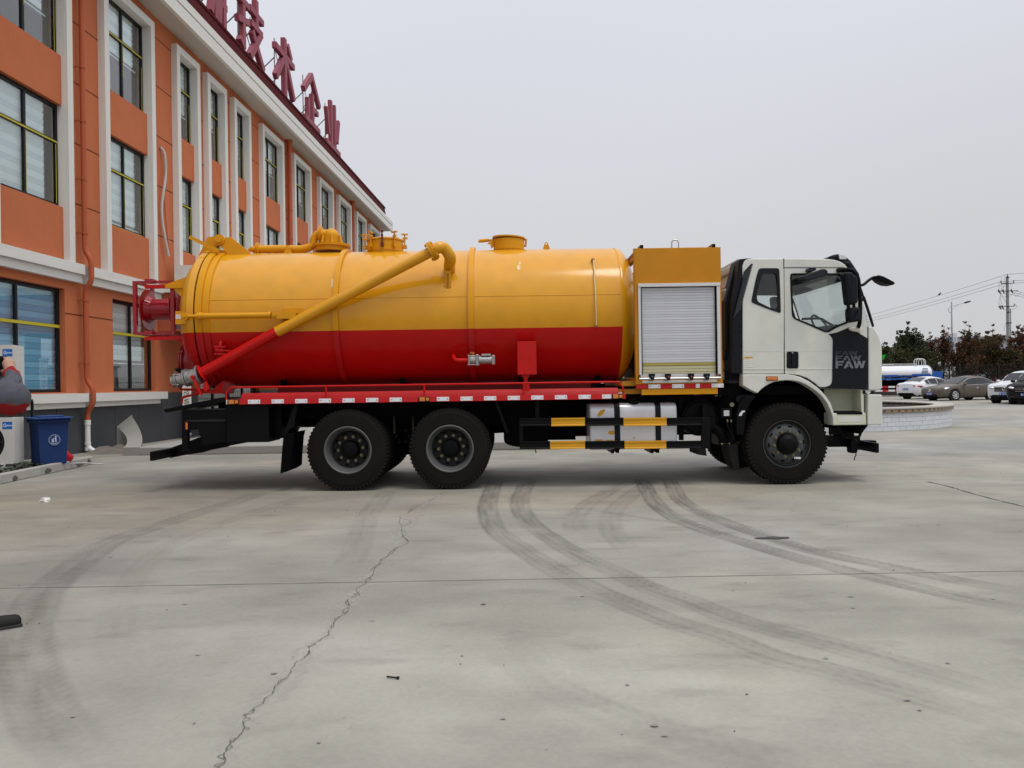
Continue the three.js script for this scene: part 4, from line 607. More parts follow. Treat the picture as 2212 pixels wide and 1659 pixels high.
    part(T, 'gate_valve', [seg(-0.02, 0.03, 0.13), seg(0.03, 0.38, 0.098), seg(0.38, 0.43, 0.12), seg(0.46, 0.51, 0.12), seg(0.51, 0.76, 0.085), seg(0.77, 0.81, 0.11), seg(0.81, 0.98, 0.072), seg(0.87, 0.90, 0.08), seg(0.94, 0.97, 0.08), ...[0.42, 0.8].flatMap((t) => [0, 1, 2, 3].map((k) => { const p = mix(A, C, t); return cy([p[0] - 0.04, p[1] + 0.095 * Math.cos(k * PI / 2 + 0.7), zp + 0.095 * Math.sin(k * PI / 2 + 0.7)], [p[0] + 0.05, p[1] + 0.095 * Math.cos(k * PI / 2 + 0.7), zp + 0.095 * Math.sin(k * PI / 2 + 0.7)], 0.01, 0.01, 6); }))], M.castAlu);
    const l0 = R2(655, 395, zp + 0.12), l1 = R2(742, 572, zp + 0.12); part(T, 'valve_lever', [ex([[-0.018, 0], [0.018, 0], [0.013, -1], [-0.013, -1]].map((p) => [p[0], p[1] * Math.hypot(l1[0] - l0[0], l1[1] - l0[1])]), zp + 0.12, zp + 0.13).rotateZ(Math.atan2(l1[0] - l0[0], l0[1] - l1[1])).translate(l0[0], l0[1], 0), cy([l0[0], l0[1], zp + 0.08], [l0[0], l0[1], zp + 0.15], 0.022)], M.red);
    part(T, 'valve_bracket', [ex(soft(tp(R2, [[770, 440], [790, 440], [812, 490], [805, 525], [780, 535], [756, 525], [755, 480]], 1.15), 0.02), 1.12, 1.15), rb(R2, 430, 460, 520, 488, 0.85, 0.95), pipe([[...R2(528, 470, 0.95), 0.95], [...R2(532, 518, 0.95), 0.95], [...R2(830, 522, 0.95), 0.95]], 0.016, 0.06), pipe([[...R2(548, 655, 0.9), 0.9], [...R2(548, 598, 0.9), 0.9], [...R2(720, 556, 0.9), 0.9]], 0.016, 0.06), rb(R2, 668, 520, 930, 558, 0.4, 0.75), ex(tp(R2, [[860, 560], [880, 490], [960, 430], [940, 560]], 0.8), 0.3, 0.8)], M.red);
    part(T, 'small_valve', [cy([...R2(500, 320, 0.8), 0.8], [...R2(560, 350, 0.8), 0.8], 0.03), rb(R2, 475, 312, 520, 322, 0.75, 0.85)], M.black); }
  // small drain valve on the red shell
  { const z = 0.98, a = R2(920, 150, z), g = (X, Y) => [...R2(X, Y, z), z]; part(T, 'drain_valve', [pipe([[...R2(965, 48, 0.9), 0.75], g(925, 50), g(922, 210), [...R2(920, 240, 0.9), 0.8]], 0.026, 0.06), rb(R2, 865, 88, 975, 105, z - 0.055, z + 0.055), rb(R2, 865, 160, 975, 178, z - 0.055, z + 0.055), rb(R2, 890, 105, 950, 160, z - 0.03, z + 0.03, 0.01), ex(tp(R2, [[885, 118], [1040, 132], [1040, 143], [885, 140]], z + 0.07), z + 0.055, z + 0.07), cy([...R2(900, 128, z + 0.04), z], [...R2(900, 128, z + 0.04), z + 0.075], 0.022)], M.red); }
  // side valve with an aluminium coupling
  { const z = 1.05, g = (X, Y) => [...R4(X, Y, z), z], y = R4(1400, 230, z)[1], X = (v) => R4(v, 230, z)[0]; part(T, 'side_outlet', [pipe([[...R4(1140, 180, 0.85), 0.72], [X(1140), R4(1140, 185, z)[1], 0.9], [X(1160), y, z], [X(1300), y, z]], 0.031, 0.07)], M.red);
    const v = part(T, 'side_coupling', [cy([X(1312), y, z], [X(1388), y, z], 0.058, 0.058, 24), cy([X(1400), y, z], [X(1530), y, z], 0.056, 0.056, 24), bx(X(1295), X(1312), y - 0.075, y + 0.075, z - 0.075, z + 0.075, 0.01), bx(X(1370), X(1398), y - 0.078, y + 0.078, z - 0.078, z + 0.078, 0.01), bx(X(1528), X(1558), y - 0.065, y + 0.065, z - 0.065, z + 0.065, 0.01), bx(X(1425), X(1518), y + 0.052, y + 0.082, z - 0.03, z + 0.05, 0.006), ...[[1, 1], [1, -1], [-1, 1], [-1, -1]].map(([i, j]) => cy([X(1290), y + i * 0.06, z + j * 0.06], [X(1405), y + i * 0.06, z + j * 0.06], 0.007, 0.007, 6))], M.castAlu);
    part(v, 'valve_stem', [cy([X(1342), y + 0.05, z], [X(1342), y + 0.1, z], 0.014), rb(R4, 1310, 150, 1355, 168, z - 0.01, z + 0.01, 0.006)], std(0.4, 0.13, 0.03, 0.5)); }
  // red plate on a post
  { const z = 1.15; part(T, 'post_box', [rb(R4, 1778, 46, 1966, 373, z - 0.16, z, 0.006), ex(tp(R4, [[1815, 374], [1905, 374], [1880, 410], [1840, 410]], z - 0.05), z - 0.09, z - 0.05), cy([...R4(1860, 374, z - 0.06), z - 0.07], [...R4(1860, 500, z - 0.06), z - 0.07], 0.03), bx(R4(1830, 500, z)[0], R4(1900, 500, z)[0], yT, R4(1865, 470, z)[1], z - 0.14, z - 0.02, 0.008)], M.red); }
  // sight gauge
  { const z = 0.93, s = part(T, 'sight_gauge', [rb(R3, 1060, 730, 1125, 940, z - 0.2, z, 0.004), ex(tp(R3, [[1066, 940], [1130, 940], [1128, 968], [1075, 972]], z), z - 0.2, z - 0.01)], M.yellowFlat); part(s, 'slot', [ex(soft(tp(R3, [[1083, 760], [1101, 760], [1101, 908], [1083, 908]], z), 0.018), z, z + 0.006)], std(0.32, 0.15, 0.02, 0.5));
    part(s, 'bolt', [0, 1, 2, 3, 4].flatMap((k) => [1068, 1117].map((x) => { const p = R3(x, 745 + k * 46, z); return cy([p[0], p[1], z], [p[0], p[1], z + 0.014], 0.008, 0.008, 6); })), M.yellowFlat); }
  // tube gauge on the front section
  { const g = (X, Y, z) => [...R5(X, Y, z), z], az = (Y) => { const y = R5(880, Y, 0.95)[1] - yK; return Math.sqrt(Math.max(0, RK * RK - y * y)) + 0.035; };
    part(T, 'level_tube', tube([[868, 485], [874, 560], [880, 680], [888, 820], [892, 960], [898, 1130]].map(([X, Y]) => g(X, Y, az(Y))), 0.011, 40, 8), std(0.62, 0.50, 0.26, 0.5));
    part(T, 'tube_clip', [g(864, 482, az(482)), g(896, 1140, az(1140))].map((p) => bx(p[0] - 0.02, p[0] + 0.02, p[1] - 0.012, p[1] + 0.012, p[2] - 0.06, p[2] + 0.015)), std(0.3, 0.09, 0.02, 0.5)); }
  // paint chips
  { const pk = (R, pts) => { const P = pts.map((p) => { const q = R(p[0], p[1], 0.9), y = q[1] - yK; const z = Math.sqrt(RK * RK - y * y) + 0.004, w = R(p[0], p[1], z); return [w[0], w[1], Math.sqrt(RK * RK - (w[1] - yK) ** 2) + 0.0035]; }); const g = new THREE.BufferGeometry(), pos = [], c = [0, 0, 0]; for (const p of P) for (let k = 0; k < 3; k++) c[k] += p[k] / P.length; P.forEach((p, i) => pos.push(...c, ...P[(i + 1) % P.length], ...p)); g.setAttribute('position', new THREE.Float32BufferAttribute(pos, 3)); g.computeVertexNormals(); return g; };
    part(tank, 'paint_chip', [pk(R5, [[135, 500], [153, 502], [148, 575], [133, 588], [115, 575], [118, 540], [132, 535]]), pk(R1, [[2024, 812], [2040, 815], [2034, 895], [2018, 898]])], std(0.68, 0.55, 0.34, 0.6)); }
  // ---- fittings along the top
  const yTop = yK + RK;
  function manhole(px, w, R, lidTilt) { const [x0, x1] = [R(px - w / 2, 480, 0)[0], R(px + w / 2, 480, 0)[0]], r = (x1 - x0) / 2, xc = (x0 + x1) / 2, m = part(T, 'manhole', [cy([xc, yTop - 0.08, 0], [xc, yTop + 0.155, 0], r, r, 40), cy([xc, yTop + 0.0, 0], [xc, yTop + 0.012, 0], r * 1.03, r * 1.03, 40)], M.yellowFlat); return { m, xc, r }; }
  { const { m, xc, r } = manhole(478, 350, R3); part(m, 'lid', [cy([xc, yTop + 0.158, 0], [xc, yTop + 0.175, 0], r * 1.05, r * 1.05, 40), new THREE.SphereGeometry(r * 1.02, 36, 8, 0, 2 * PI, 0, PI / 2).scale(1, 0.16, 1).translate(xc, yTop + 0.17, 0)], M.yellowFlat);
    for (const a of [0.1, 0.95, 1.57, 2.2, 3.04, 4.2, 5.2]) { const c = Math.cos(a) * (r + 0.03), s = Math.sin(a) * (r + 0.03), dk = a === 1.57; part(m, 'clamp', [cy([xc + c, yTop + 0.05, s], [xc + c, yTop + 0.25, s], 0.011, 0.011, 8), bx(-0.05, 0.05, -0.008, 0.012, -0.016, 0.016).rotateY(-a + 0.3).translate(xc + c, yTop + 0.255, s), bx(-0.02, 0.05, -0.014, 0.014, -0.014, 0.014).rotateY(-a).translate(xc + c * 0.97, yTop + 0.20, s * 0.97), bx(-0.025, 0.03, -0.028, 0.028, -0.02, 0.02).rotateY(-a).translate(xc + c, yTop + 0.07, s)], dk ? std(0.12, 0.03, 0.03, 0.6) : M.yellowFlat); } }
  { const { m, xc, r } = manhole(1695, 300, R3); part(m, 'lid', [cy([xc, yTop + 0.158, 0], [xc, yTop + 0.178, 0], r * 1.08, r * 1.08, 40).translate(-xc, -yTop - 0.16, 0).rotateZ(-0.05).translate(xc, yTop + 0.175, 0), new THREE.SphereGeometry(r, 36, 8, 0, 2 * PI, 0, PI / 2).scale(1, 0.1, 1).rotateZ(-0.05).translate(xc - 0.02, yTop + 0.19, 0)], M.yellowFlat);
    part(m, 'handle', [cy([...R3(1395, 440, 0), 0], [...R3(1500, 430, 0), 0], 0.026), cy([...R3(1490, 432, 0), 0], [...R3(1550, 425, 0), 0], 0.014), ...[0.06, -0.06].map((z) => ex(tp(R3, [[1480, 470], [1530, 420], [1545, 425], [1545, 500], [1520, 510], [1510, 470]], z), z - 0.006, z + 0.006)), ex(tp(R3, [[1845, 420], [1875, 420], [1868, 495], [1835, 495], [1835, 480], [1850, 478], [1852, 440]], 0), -0.03, 0.03)], M.yellowFlat); }
  const lug = (R, X0, X1, Y0, Y1, z) => { const a = R(X0, Y1, z), b = R(X1, Y1, z), t = R((X0 + X1) / 2, Y0, z), xm = (a[0] + b[0]) / 2, r = (b[0] - a[0]) * 0.22; return ex(shape([[a[0], a[1] - 0.03], [b[0], a[1] - 0.03], ...arc(xm, t[1] - r, r, 0.25, PI - 0.25, 10)], [arc(xm, t[1] - r, r * 0.55, 0, 2 * PI, 14)]), z - 0.008, z + 0.008); };
  part(T, 'lifting_lug', lug(R3, 2025, 2102, 450, 508, 0), M.yellowFlat); part(T, 'lifting_lug', lug(R1, 1552, 1635, 478, 540, 0.1), M.yellowFlat);
  { const g = (X, Y) => [...R1(X, Y, 0), 0], y = R1(1450, 518, 0)[1]; part(T, 'top_pipe', [tube([[R1(1300, 518, 0)[0], y, 0], [R1(1500, 518, 0)[0], y, 0], [R1(1760, 518, 0)[0], y, 0], g(1835, 480), g(1850, 420), g(1885, 372), g(1925, 365)], 0.058, 80, 20, null), cy([R1(1205, 525, 0)[0], y - 0.01, 0], [R1(1245, 520, 0)[0], y, 0], 0.02, 0.045), cy([R1(1245, 520, 0)[0], y, 0], [R1(1300, 520, 0)[0], y, 0], 0.048), cy([R1(1288, 518, 0)[0], y, 0], [R1(1296, 518, 0)[0], y, 0], 0.1), cy([R1(1300, 518, 0)[0], y, 0], [R1(1308, 518, 0)[0], y, 0], 0.1)], M.yellowFlat);
    part(T, 'vent_elbow', [tube([g(1925, 375), g(1980, 378), g(2020, 380), g(2025, 430)], 0.075, 40, 20, null), cy(g(1905, 375), g(1915, 375), 0.125, 0.125, 28), cy(g(1918, 375), g(1928, 375), 0.125, 0.125, 28), cy(g(2018, 400), g(2018, 470), 0.12, 0.12, 28), new THREE.SphereGeometry(0.118, 24, 16).translate(...g(2020, 395))], M.yellowFlat);
    part(T, 'vent_base', [cy(g(2025, 545), g(2025, 500), 0.24, 0.24, 36), cy(g(2025, 500), g(2025, 490), 0.275, 0.275, 36), cy(g(2025, 488), g(2025, 478), 0.275, 0.275, 36), cy(g(2025, 478), g(2025, 465), 0.17, 0.13, 30), ...[0, 1, 2, 3, 4, 5].map((k) => { const p = g(2025, 478); return cy([p[0] + Math.cos(k * PI / 3 + 0.3) * 0.16, p[1], Math.sin(k * PI / 3 + 0.3) * 0.16], [p[0] + Math.cos(k * PI / 3 + 0.3) * 0.14, p[1] + 0.13, Math.sin(k * PI / 3 + 0.3) * 0.14], 0.024, 0.02, 10); })], M.yellowFlat); }
  // ---- equipment cabinet between tank and cab
  { const z = 1.22, o = rect(R5, 1277, 365, 2132, 1700, z), x0 = o[0], x1 = o[1], yT2 = o[3], yLow = R6(1700, 325, z)[1], yR = R6(1700, 368, z)[1], yBot = R6(1700, 430, z)[1];
    const sh = rect(R5, 1345, 755, 2075, 1495, z), yB2 = R5(1700, 1648, z)[1];
    const hole = [[sh[0] - 0.02, yB2], [sh[1] + 0.02, yB2], [sh[1] + 0.02, sh[3] + 0.02], [sh[0] - 0.02, sh[3] + 0.02]];
    const cab = part(T, 'equipment_cabinet', [ex(shape([[x0, yLow], [x1, yLow], [x1, yT2], [x0, yT2]], [hole]), z - 0.10, z, 0.008), ex(shape([[x0, yLow], [x1, yLow], [x1, yT2], [x0, yT2]]), -z, -z + 0.10, 0.008), bx(x0 + 0.01, x1 - 0.01, yLow + 0.05, yLow + 0.09, -z + 0.1, z - 0.1), ...[0.1, 0.9].map((k) => bx(x0 + (x1 - x0) * k - 0.03, x0 + (x1 - x0) * k + 0.03, yT2 - 0.065, yT2 - 0.005, -z + 0.1, z - 0.1))], std(0.55, 0.225, 0.014, 0.5, 0, { map: dirtMap }));
    part(cab, 'roof_tube', [0.09, 0.92].map((k) => bx(x0 + (x1 - x0) * k - 0.022, x0 + (x1 - x0) * k + 0.022, yT2 + 0.001, yT2 + 0.042, -z, z)), std(0.20, 0.09, 0.02, 0.5)); part(cab, 'tube_end', [0.09, 0.92].map((k) => bx(x0 + (x1 - x0) * k - 0.021, x0 + (x1 - x0) * k + 0.021, yT2 + 0.002, yT2 + 0.041, z, z + 0.004)), M.black);
    { const a = R5(1640, 362, 1.0), b = R5(1707, 362, 1.0), t = R5(1673, 290, 1.0); part(cab, 'lifting_eye', pipe([[a[0], a[1] - 0.03, 1.0], [a[0], t[1], 1.0], [b[0], t[1], 1.0], [b[0], a[1] - 0.03, 1.0]], 0.009, 0.14, 8), M.steel); }
    part(cab, 'skirt', bx(R6(1345, 400, z)[0], R6(2095, 400, z)[0], yBot, yR - 0.003, z - 0.06, z - 0.012, 0.004), M.yellowFlat);
    const sk = part(T, 'reflector_strip', bx(x0 + 0.005, x1 + 0.012, yR, yLow - 0.003, z - 0.07, z + 0.002), M.reflRed);
    for (const [a, b] of [[1410, 1527], [1643, 1760], [1876, 1915], [2032, 2148]]) { const xa = R6(a, 348, z)[0], xb = R6(b, 348, z)[0]; const g = new THREE.BoxGeometry(xb - xa, yLow - yR - 0.006, 0.003); shared(sk, 'reflector', g, reflMat, (xa + xb) / 2, (yLow + yR) / 2, z + 0.004); }
    // roller shutter: slats one by one
    const n = 28, hS = (sh[3] - sh[2]) / n, sg = new THREE.BoxGeometry(sh[1] - sh[0], hS - 0.0028, 0.014), sg2 = new RoundedBoxGeometry(sh[1] - sh[0], 0.055, 0.014, 1, 0.004);
    const cream = std(0.56, 0.53, 0.33, 0.5, 0.1, { map: dirtMap }), olive = std(0.36, 0.30, 0.085, 0.55), aluTones = [M.alu, std(0.58, 0.59, 0.63, 0.42, 0.35, { map: dirtMap }), std(0.64, 0.65, 0.68, 0.45, 0.3, { map: dirtMap })];
    const shut = part(T, 'roller_shutter', bx(sh[0] - 0.01, sh[1] + 0.01, yB2, sh[3], z - 0.06, z - 0.05), std(0.22, 0.22, 0.23, 0.7));
    for (let i = 0; i < n; i++) shared(shut, 'slat', sg, aluTones[(i * 7) % 3], (sh[0] + sh[1]) / 2, sh[3] - (i + 0.5) * hS, z - 0.042);
    const yy = [sh[2], R5(1700, 1528, z)[1], R5(1700, 1560, z)[1], R5(1700, 1590, z)[1], R5(1700, 1608, z)[1], yB2];
    for (let i = 0; i < 5; i++) { const m = i === 0 ? olive : i === 4 ? aluTones[2] : cream; const s = part(shut, 'slat', bx(sh[0], sh[1], yy[i + 1] + 0.002, yy[i] - 0.002, z - 0.049, z - 0.035 + (i === 0 ? 0.004 : 0), 0.003), m); if (i === 0) s.userData.label = 'olive grey slat near the foot of the shutter'; }
    const fr = rect(R5, 1311, 718, 2120, 1640, z);
    part(cab, 'shutter_frame', [bx(fr[0], fr[1], R5(1700, 750, z)[1], fr[3], z, z + 0.028, 0.003), bx(fr[0], sh[0] - 0.012, yB2, R5(1700, 750, z)[1] - 0.002, z, z + 0.022, 0.003), bx(sh[1] + 0.012, fr[1] - 0.005, yB2, R5(1700, 750, z)[1] - 0.002, z, z + 0.022, 0.003), rb(R6, 1350, 290, 2090, 312, z, z + 0.012, 0.003)], M.aluFrame);
    part(cab, 'shutter_track', [bx(sh[0] - 0.012, sh[0] + 0.004, yB2 + 0.05, sh[3] + 0.01, z - 0.03, z - 0.004), bx(sh[1] - 0.004, sh[1] + 0.012, yB2 + 0.05, sh[3] + 0.01, z - 0.03, z - 0.004), bx(sh[0], sh[1], sh[3] + 0.0, sh[3] + 0.012, z - 0.04, z - 0.004)], M.blackMatt);
    const bar = R6(1700, 272, z + 0.05); part(cab, 'shutter_bar', cy([R6(1320, 272, z + 0.05)[0], bar[1], z + 0.05], [R6(2122, 272, z + 0.05)[0], bar[1], z + 0.05], 0.0165, 0.0165, 16), M.steel);
    for (const [i, X] of [1444, 1602, 1830, 1985].entries()) { const h = part(T, 'bar_bracket', [rb(R6, X - 30, 224, X + 32, 250, z + 0.0, z + 0.03, 0.004), ex(soft(tp(R6, [[X - 28, 250], [X + 30, 250], [X + 22, 268], [X + 22, 286], [X - 8, 286], [X - 12, 268]], z + 0.07), 0.01), z + 0.01, z + 0.072)], M.blackPlastic); const p = R6(X + 6, 255, z + 0.073); part(h, 'button', cy([p[0], p[1], z + 0.072], [p[0], p[1], z + 0.077], 0.012), i % 3 ? std(0.35, 0.06, 0.02, 0.5) : M.rimGrey); }
    part(cab, 'bar_end', [rb(R6, 1316, 236, 1334, 270, z + 0.02, z + 0.06, 0.004), rb(R6, 2106, 228, 2124, 262, z + 0.02, z + 0.06, 0.004)], std(0.10, 0.05, 0.02, 0.6));
    // inside face of the far shutter, seen past the tank end
    const inner = part(T, 'far_shutter', bx(x0 - 0.30, x0 + 0.9, yLow + 0.08, yLow + 0.16, -z + 0.105, -z + 0.13), M.alu); const ig = new THREE.CylinderGeometry(0.016, 0.016, 1.2, 8).rotateZ(PI / 2).scale(1, 1, 0.5);
    for (let i = 0; i < 24; i++) shared(inner, 'slat', ig, M.alu, x0 + 0.3, yLow + 0.19 + i * 0.04, -z + 0.115);
    part(T, 'pump', [bx(1.15, x1 - 0.1, 1.0, yLow + 0.02, -0.95, -0.85), bx(1.2, x1 - 0.15, 0.98, yLow - 0.03, 0.1, 0.2), cy([x0 + 0.25, yLow + 0.45, -0.5], [x0 + 0.25, yLow + 0.45, 0.4], 0.25), bx(x0 + 0.1, x1 - 0.15, yLow + 0.1, yLow + 0.3, -0.6, 0.5)], M.black);
    part(T, 'cabinet_base', [bx(R6(1130, 330, 0.9)[0], x1, yLow - 0.02, yLow + 0.048, -1.0, 1.1), rb(R6, 1115, 375, 1345, 425, 0.3, 1.05)], std(0.42, 0.19, 0.02, 0.5));
    part(T, 'mounting_bracket', [rb(R6, 2070, 430, 2090, 445, 0.9, 1.0), rb(R6, 1110, 408, 1150, 420, 0.95, 1.1)], M.reflWhite); }
  // ---- fuel tank
  { const z = 1.12, o = rect(R6, 832, 515, 1695, 975, z), ht = o[3] - o[2], zc = z - 0.33; const prof = soft([[zc - 0.33, o[2]], [zc + 0.33, o[2]], [zc + 0.33, o[3]], [zc - 0.33, o[3]]], 0.12, 8);
    const ft = part(T, 'fuel_tank', along(o[0], o[1], prof, 0.03), M.fuel);
    const grow = (k) => soft([[zc - 0.33 - k, o[2] - k], [zc + 0.33 + k, o[2] - k], [zc + 0.33 + k, o[3] + k], [zc - 0.33 - k, o[3] + k]], 0.12 + k, 8);
    for (const [a, b] of [[1075, 1130], [1478, 1532]]) part(ft, 'strap', along(R6(a, 700, z)[0], R6(b, 700, z)[0], grow(0.008)), M.blackPlastic);
    const c = R6(1262, 520, z - 0.1); part(ft, 'filler_cap', [cy([c[0], c[1] - 0.04, z - 0.12], [c[0], c[1] + 0.02, z - 0.09], 0.055), cy([c[0], c[1] + 0.02, z - 0.09], [c[0], c[1] + 0.055, z - 0.075], 0.072, 0.065, 20), bx(c[0] - 0.02, c[0] + 0.02, c[1] + 0.055, c[1] + 0.075, z - 0.1, z - 0.05)], M.black);
    part(ft, 'filler_neck', cy([c[0], c[1] - 0.09, z - 0.10], [c[0], c[1] - 0.035, z - 0.11], 0.075, 0.06), M.fuel);
    const splash = (pts) => ex(soft(tp(R6, pts, z), 0.02), z + 0.0005, z + 0.002); const ys = std(0.55, 0.29, 0.03, 0.5);
    part(ft, 'paint_stain', [splash([[905, 645], [915, 610], [945, 580], [985, 573], [980, 600], [955, 630], [925, 650]]), splash([[1010, 795], [1060, 780], [1080, 800], [1070, 825], [1020, 825]]), splash([[1258, 850], [1278, 850], [1278, 866], [1258, 866]]), splash([[880, 872], [965, 872], [960, 886], [885, 886]]), splash([[990, 875], [1065, 874], [1065, 886], [990, 886]])], ys);
    part(ft, 'tank_bracket', [1060, 1110, 1450, 1505].map((X, i) => rb(R6, X - 18, 960, X + 14, 1010 - (i % 2) * 4, 0.5, 1.05, 0.01)), M.black); }
  // ---- side guard
  { const z = 1.2, sg = new THREE.Group(); sg.name = 'side_guard'; T.add(sg);
    const bar = (X0, X1, Y0, Y1) => { const [a, b, c, d] = rect(R6, X0, Y0, X1, Y1, z), h = d - c, q = z - 0.03; return along(a, b, [[q, c], [z, c], [z, c + h * 0.12], [z - 0.008, c + h * 0.2], [z - 0.008, c + h * 0.72], [z, c + h * 0.8], [z, d], [q, d]]); };
    const y1 = R6(1000, 700, z)[1], y2 = R6(1000, 926, z)[1];
    for (const q of [[142, 452, 662, 740], [786, 1164, 660, 738], [1592, 1935, 658, 736], [142, 441, 890, 966], [787, 1174, 888, 964], [1589, 1935, 887, 962]]) part(sg, 'rail', bar(...q), M.black);
    part(sg, 'post', rb(R6, 140, 662, 175, 968, z - 0.06, z - 0.032), M.black); part(sg, 'post', rb(R6, 1936, 655, 2020, 962, z - 0.08, z + 0.002, 0.006), M.black);
    for (const [X0, X1, k, n] of [[1200, 1240, 0, 0.9], [300, 340, 0.3, 0.4], [1960, 2000, 0.2, 0.4]]) part(sg, 'bracket', bx(R6(X0, 700, z)[0], R6(X1, 700, z)[0], k ? y1 : y2, y1 + k, n, z - 0.085), M.black);
    for (const q of [[454, 784, 660, 740], [1166, 1590, 658, 738], [443, 785, 888, 966], [1176, 1587, 886, 964]]) part(sg, 'yellow_section', bar(...q), std(0.66, 0.33, 0.02, 0.45, 0, { map: dirtMap }), 'yellow painted section of the side guard');
    part(sg, 'hook', pipe([[...R6(300, 966, z), z - 0.02], [...R6(295, 990, z), z - 0.02], [...R6(303, 1006, z), z - 0.02], [...R6(310, 992, z), z - 0.02]], 0.006, 0.02, 6), M.black); }
  // ---- air filter, pipes, bits behind the front axle
  { const z = 0.95, c = R6(1920, 660, z); part(T, 'air_filter', [cy([c[0], c[1], 0.3], [c[0], c[1], z], 0.245, 0.245, 40), cy([c[0], c[1], z], [c[0], c[1], z + 0.02], 0.23, 0.21, 40), cy([c[0] , c[1], z - 0.10], [c[0], c[1], z - 0.08], 0.252, 0.252, 40), cy([c[0], c[1], z + 0.02], [c[0], c[1], z + 0.03], 0.06)], M.black);
    part(T, 'filter_clip', [rb(R6, 1870, 518, 1900, 526, z - 0.12, z - 0.05), rb(R6, 2085, 590, 2095, 700, z - 0.15, z - 0.05)], M.rimGrey);
    const g = (X, Y, zz) => [...R8(X, Y, zz), zz];
    part(T, 'intake_pipe', [pipe([g(303, 320, 1.0), g(270, 470, 1.0), g(190, 620, 0.9), g(60, 560, 0.7)], 0.105, 0.15, 20), cy(g(60, 560, 0.75), g(200, 480, 0.75), 0.08)], M.blackMatt);
    const hs = []; for (let k = 0; k < 9; k++) { const p = R8(303, 190 + k * 13, 1.0); hs.push(new THREE.TorusGeometry(0.10, 0.012, 8, 30).rotateX(PI / 2).translate(p[0], p[1], 1.0)); } const pA = R8(303, 180, 1.0), pB = R8(303, 300, 1.0); hs.push(cy([pA[0], pA[1], 1.0], [pB[0], pB[1], 1.0], 0.098, 0.098, 28)); part(T, 'bellows', hs, M.blackPlastic);
    part(T, 'hose_clamp', cy(g(300, 318, 1.0), g(300, 292, 1.0), 0.118, 0.122, 28), std(0.03, 0.03, 0.032, 0.4));
    const fb = part(T, 'fuse_box', rb(R8, 190, 565, 300, 660, 0.9, 1.1, 0.01), M.black); const q = canvasTex(64, 64, (g2, w, h) => { g2.fillStyle = '#d8d8d4'; g2.fillRect(0, 0, w, h); g2.fillStyle = '#555'; for (let i = 0; i < 4; i++) for (let j = 0; j < 3; j++) g2.fillRect(8 + j * 19, 10 + i * 13, 11, 4); }); const p = R8(243, 613, 1.101); decal(fb, 'sticker', 0.072, 0.072, q, p[0], p[1], 1.103);
    part(T, 'cab_mudguard', ex(tp(R8, [[410, 455], [495, 490], [455, 560], [432, 680], [418, 830], [345, 825], [340, 640], [365, 520]], 1.15), 0.6, 1.15, 0.01), M.black); part(T, 'mudguard_sticker', ex(tp(R8, [[362, 640], [392, 640], [404, 610], [425, 602], [425, 588], [398, 588], [374, 612]], 1.152), 1.1505, 1.153), M.reflWhite);
    part(T, 'front_mudguard', ex(tp(R8, [[330, 470], [400, 380], [545, 418], [495, 490], [410, 455], [360, 520]], 1.1), 0.7, 1.1), M.blackPlastic);
    part(T, 'mud_flap', [ex(tp(R8, [[255, 930], [350, 910], [370, 1165], [325, 1160], [290, 1080]], 1.0), 0.6, 1.0), ex(tp(R6, [[1890, 965], [1975, 962], [1985, 1035], [1895, 1022]], 0.9), 0.4, 0.9)], std(0.02, 0.019, 0.018, 0.8));
    part(T, 'air_line', [tube([g(250, 690, 1.1), g(255, 740, 1.11), g(300, 830, 1.12), g(300, 880, 1.12), g(270, 915, 1.1), g(200, 918, 1.08)], 0.011, 40, 8), tube([g(290, 690, 1.1), g(296, 760, 1.1), g(310, 860, 1.08), g(320, 910, 1.05)], 0.009, 30, 8), pipe([g(110, 745, 0.9), g(180, 790, 0.95), g(230, 900, 0.9)], 0.07, 0.1), rb(R8, 160, 800, 330, 925, 0.6, 0.95), rb(R8, 300, 470, 380, 520, 0.8, 1.05, 0.02)], M.black);
    part(T, 'line_fitting', [cy(g(250, 675, 1.1), g(252, 700, 1.1), 0.014), cy(g(288, 675, 1.1), g(290, 700, 1.1), 0.014), cy(g(297, 530, 1.06), g(297, 530, 1.09), 0.03), rb(R8, 200, 830, 230, 852, 0.95, 0.97), cy(g(110, 745, 0.9), g(118, 748, 0.9), 0.072), cy(g(192, 918, 1.08), g(215, 918, 1.08), 0.012), cy(g(265, 915, 1.1), g(285, 912, 1.1), 0.012)], M.brass); }
}
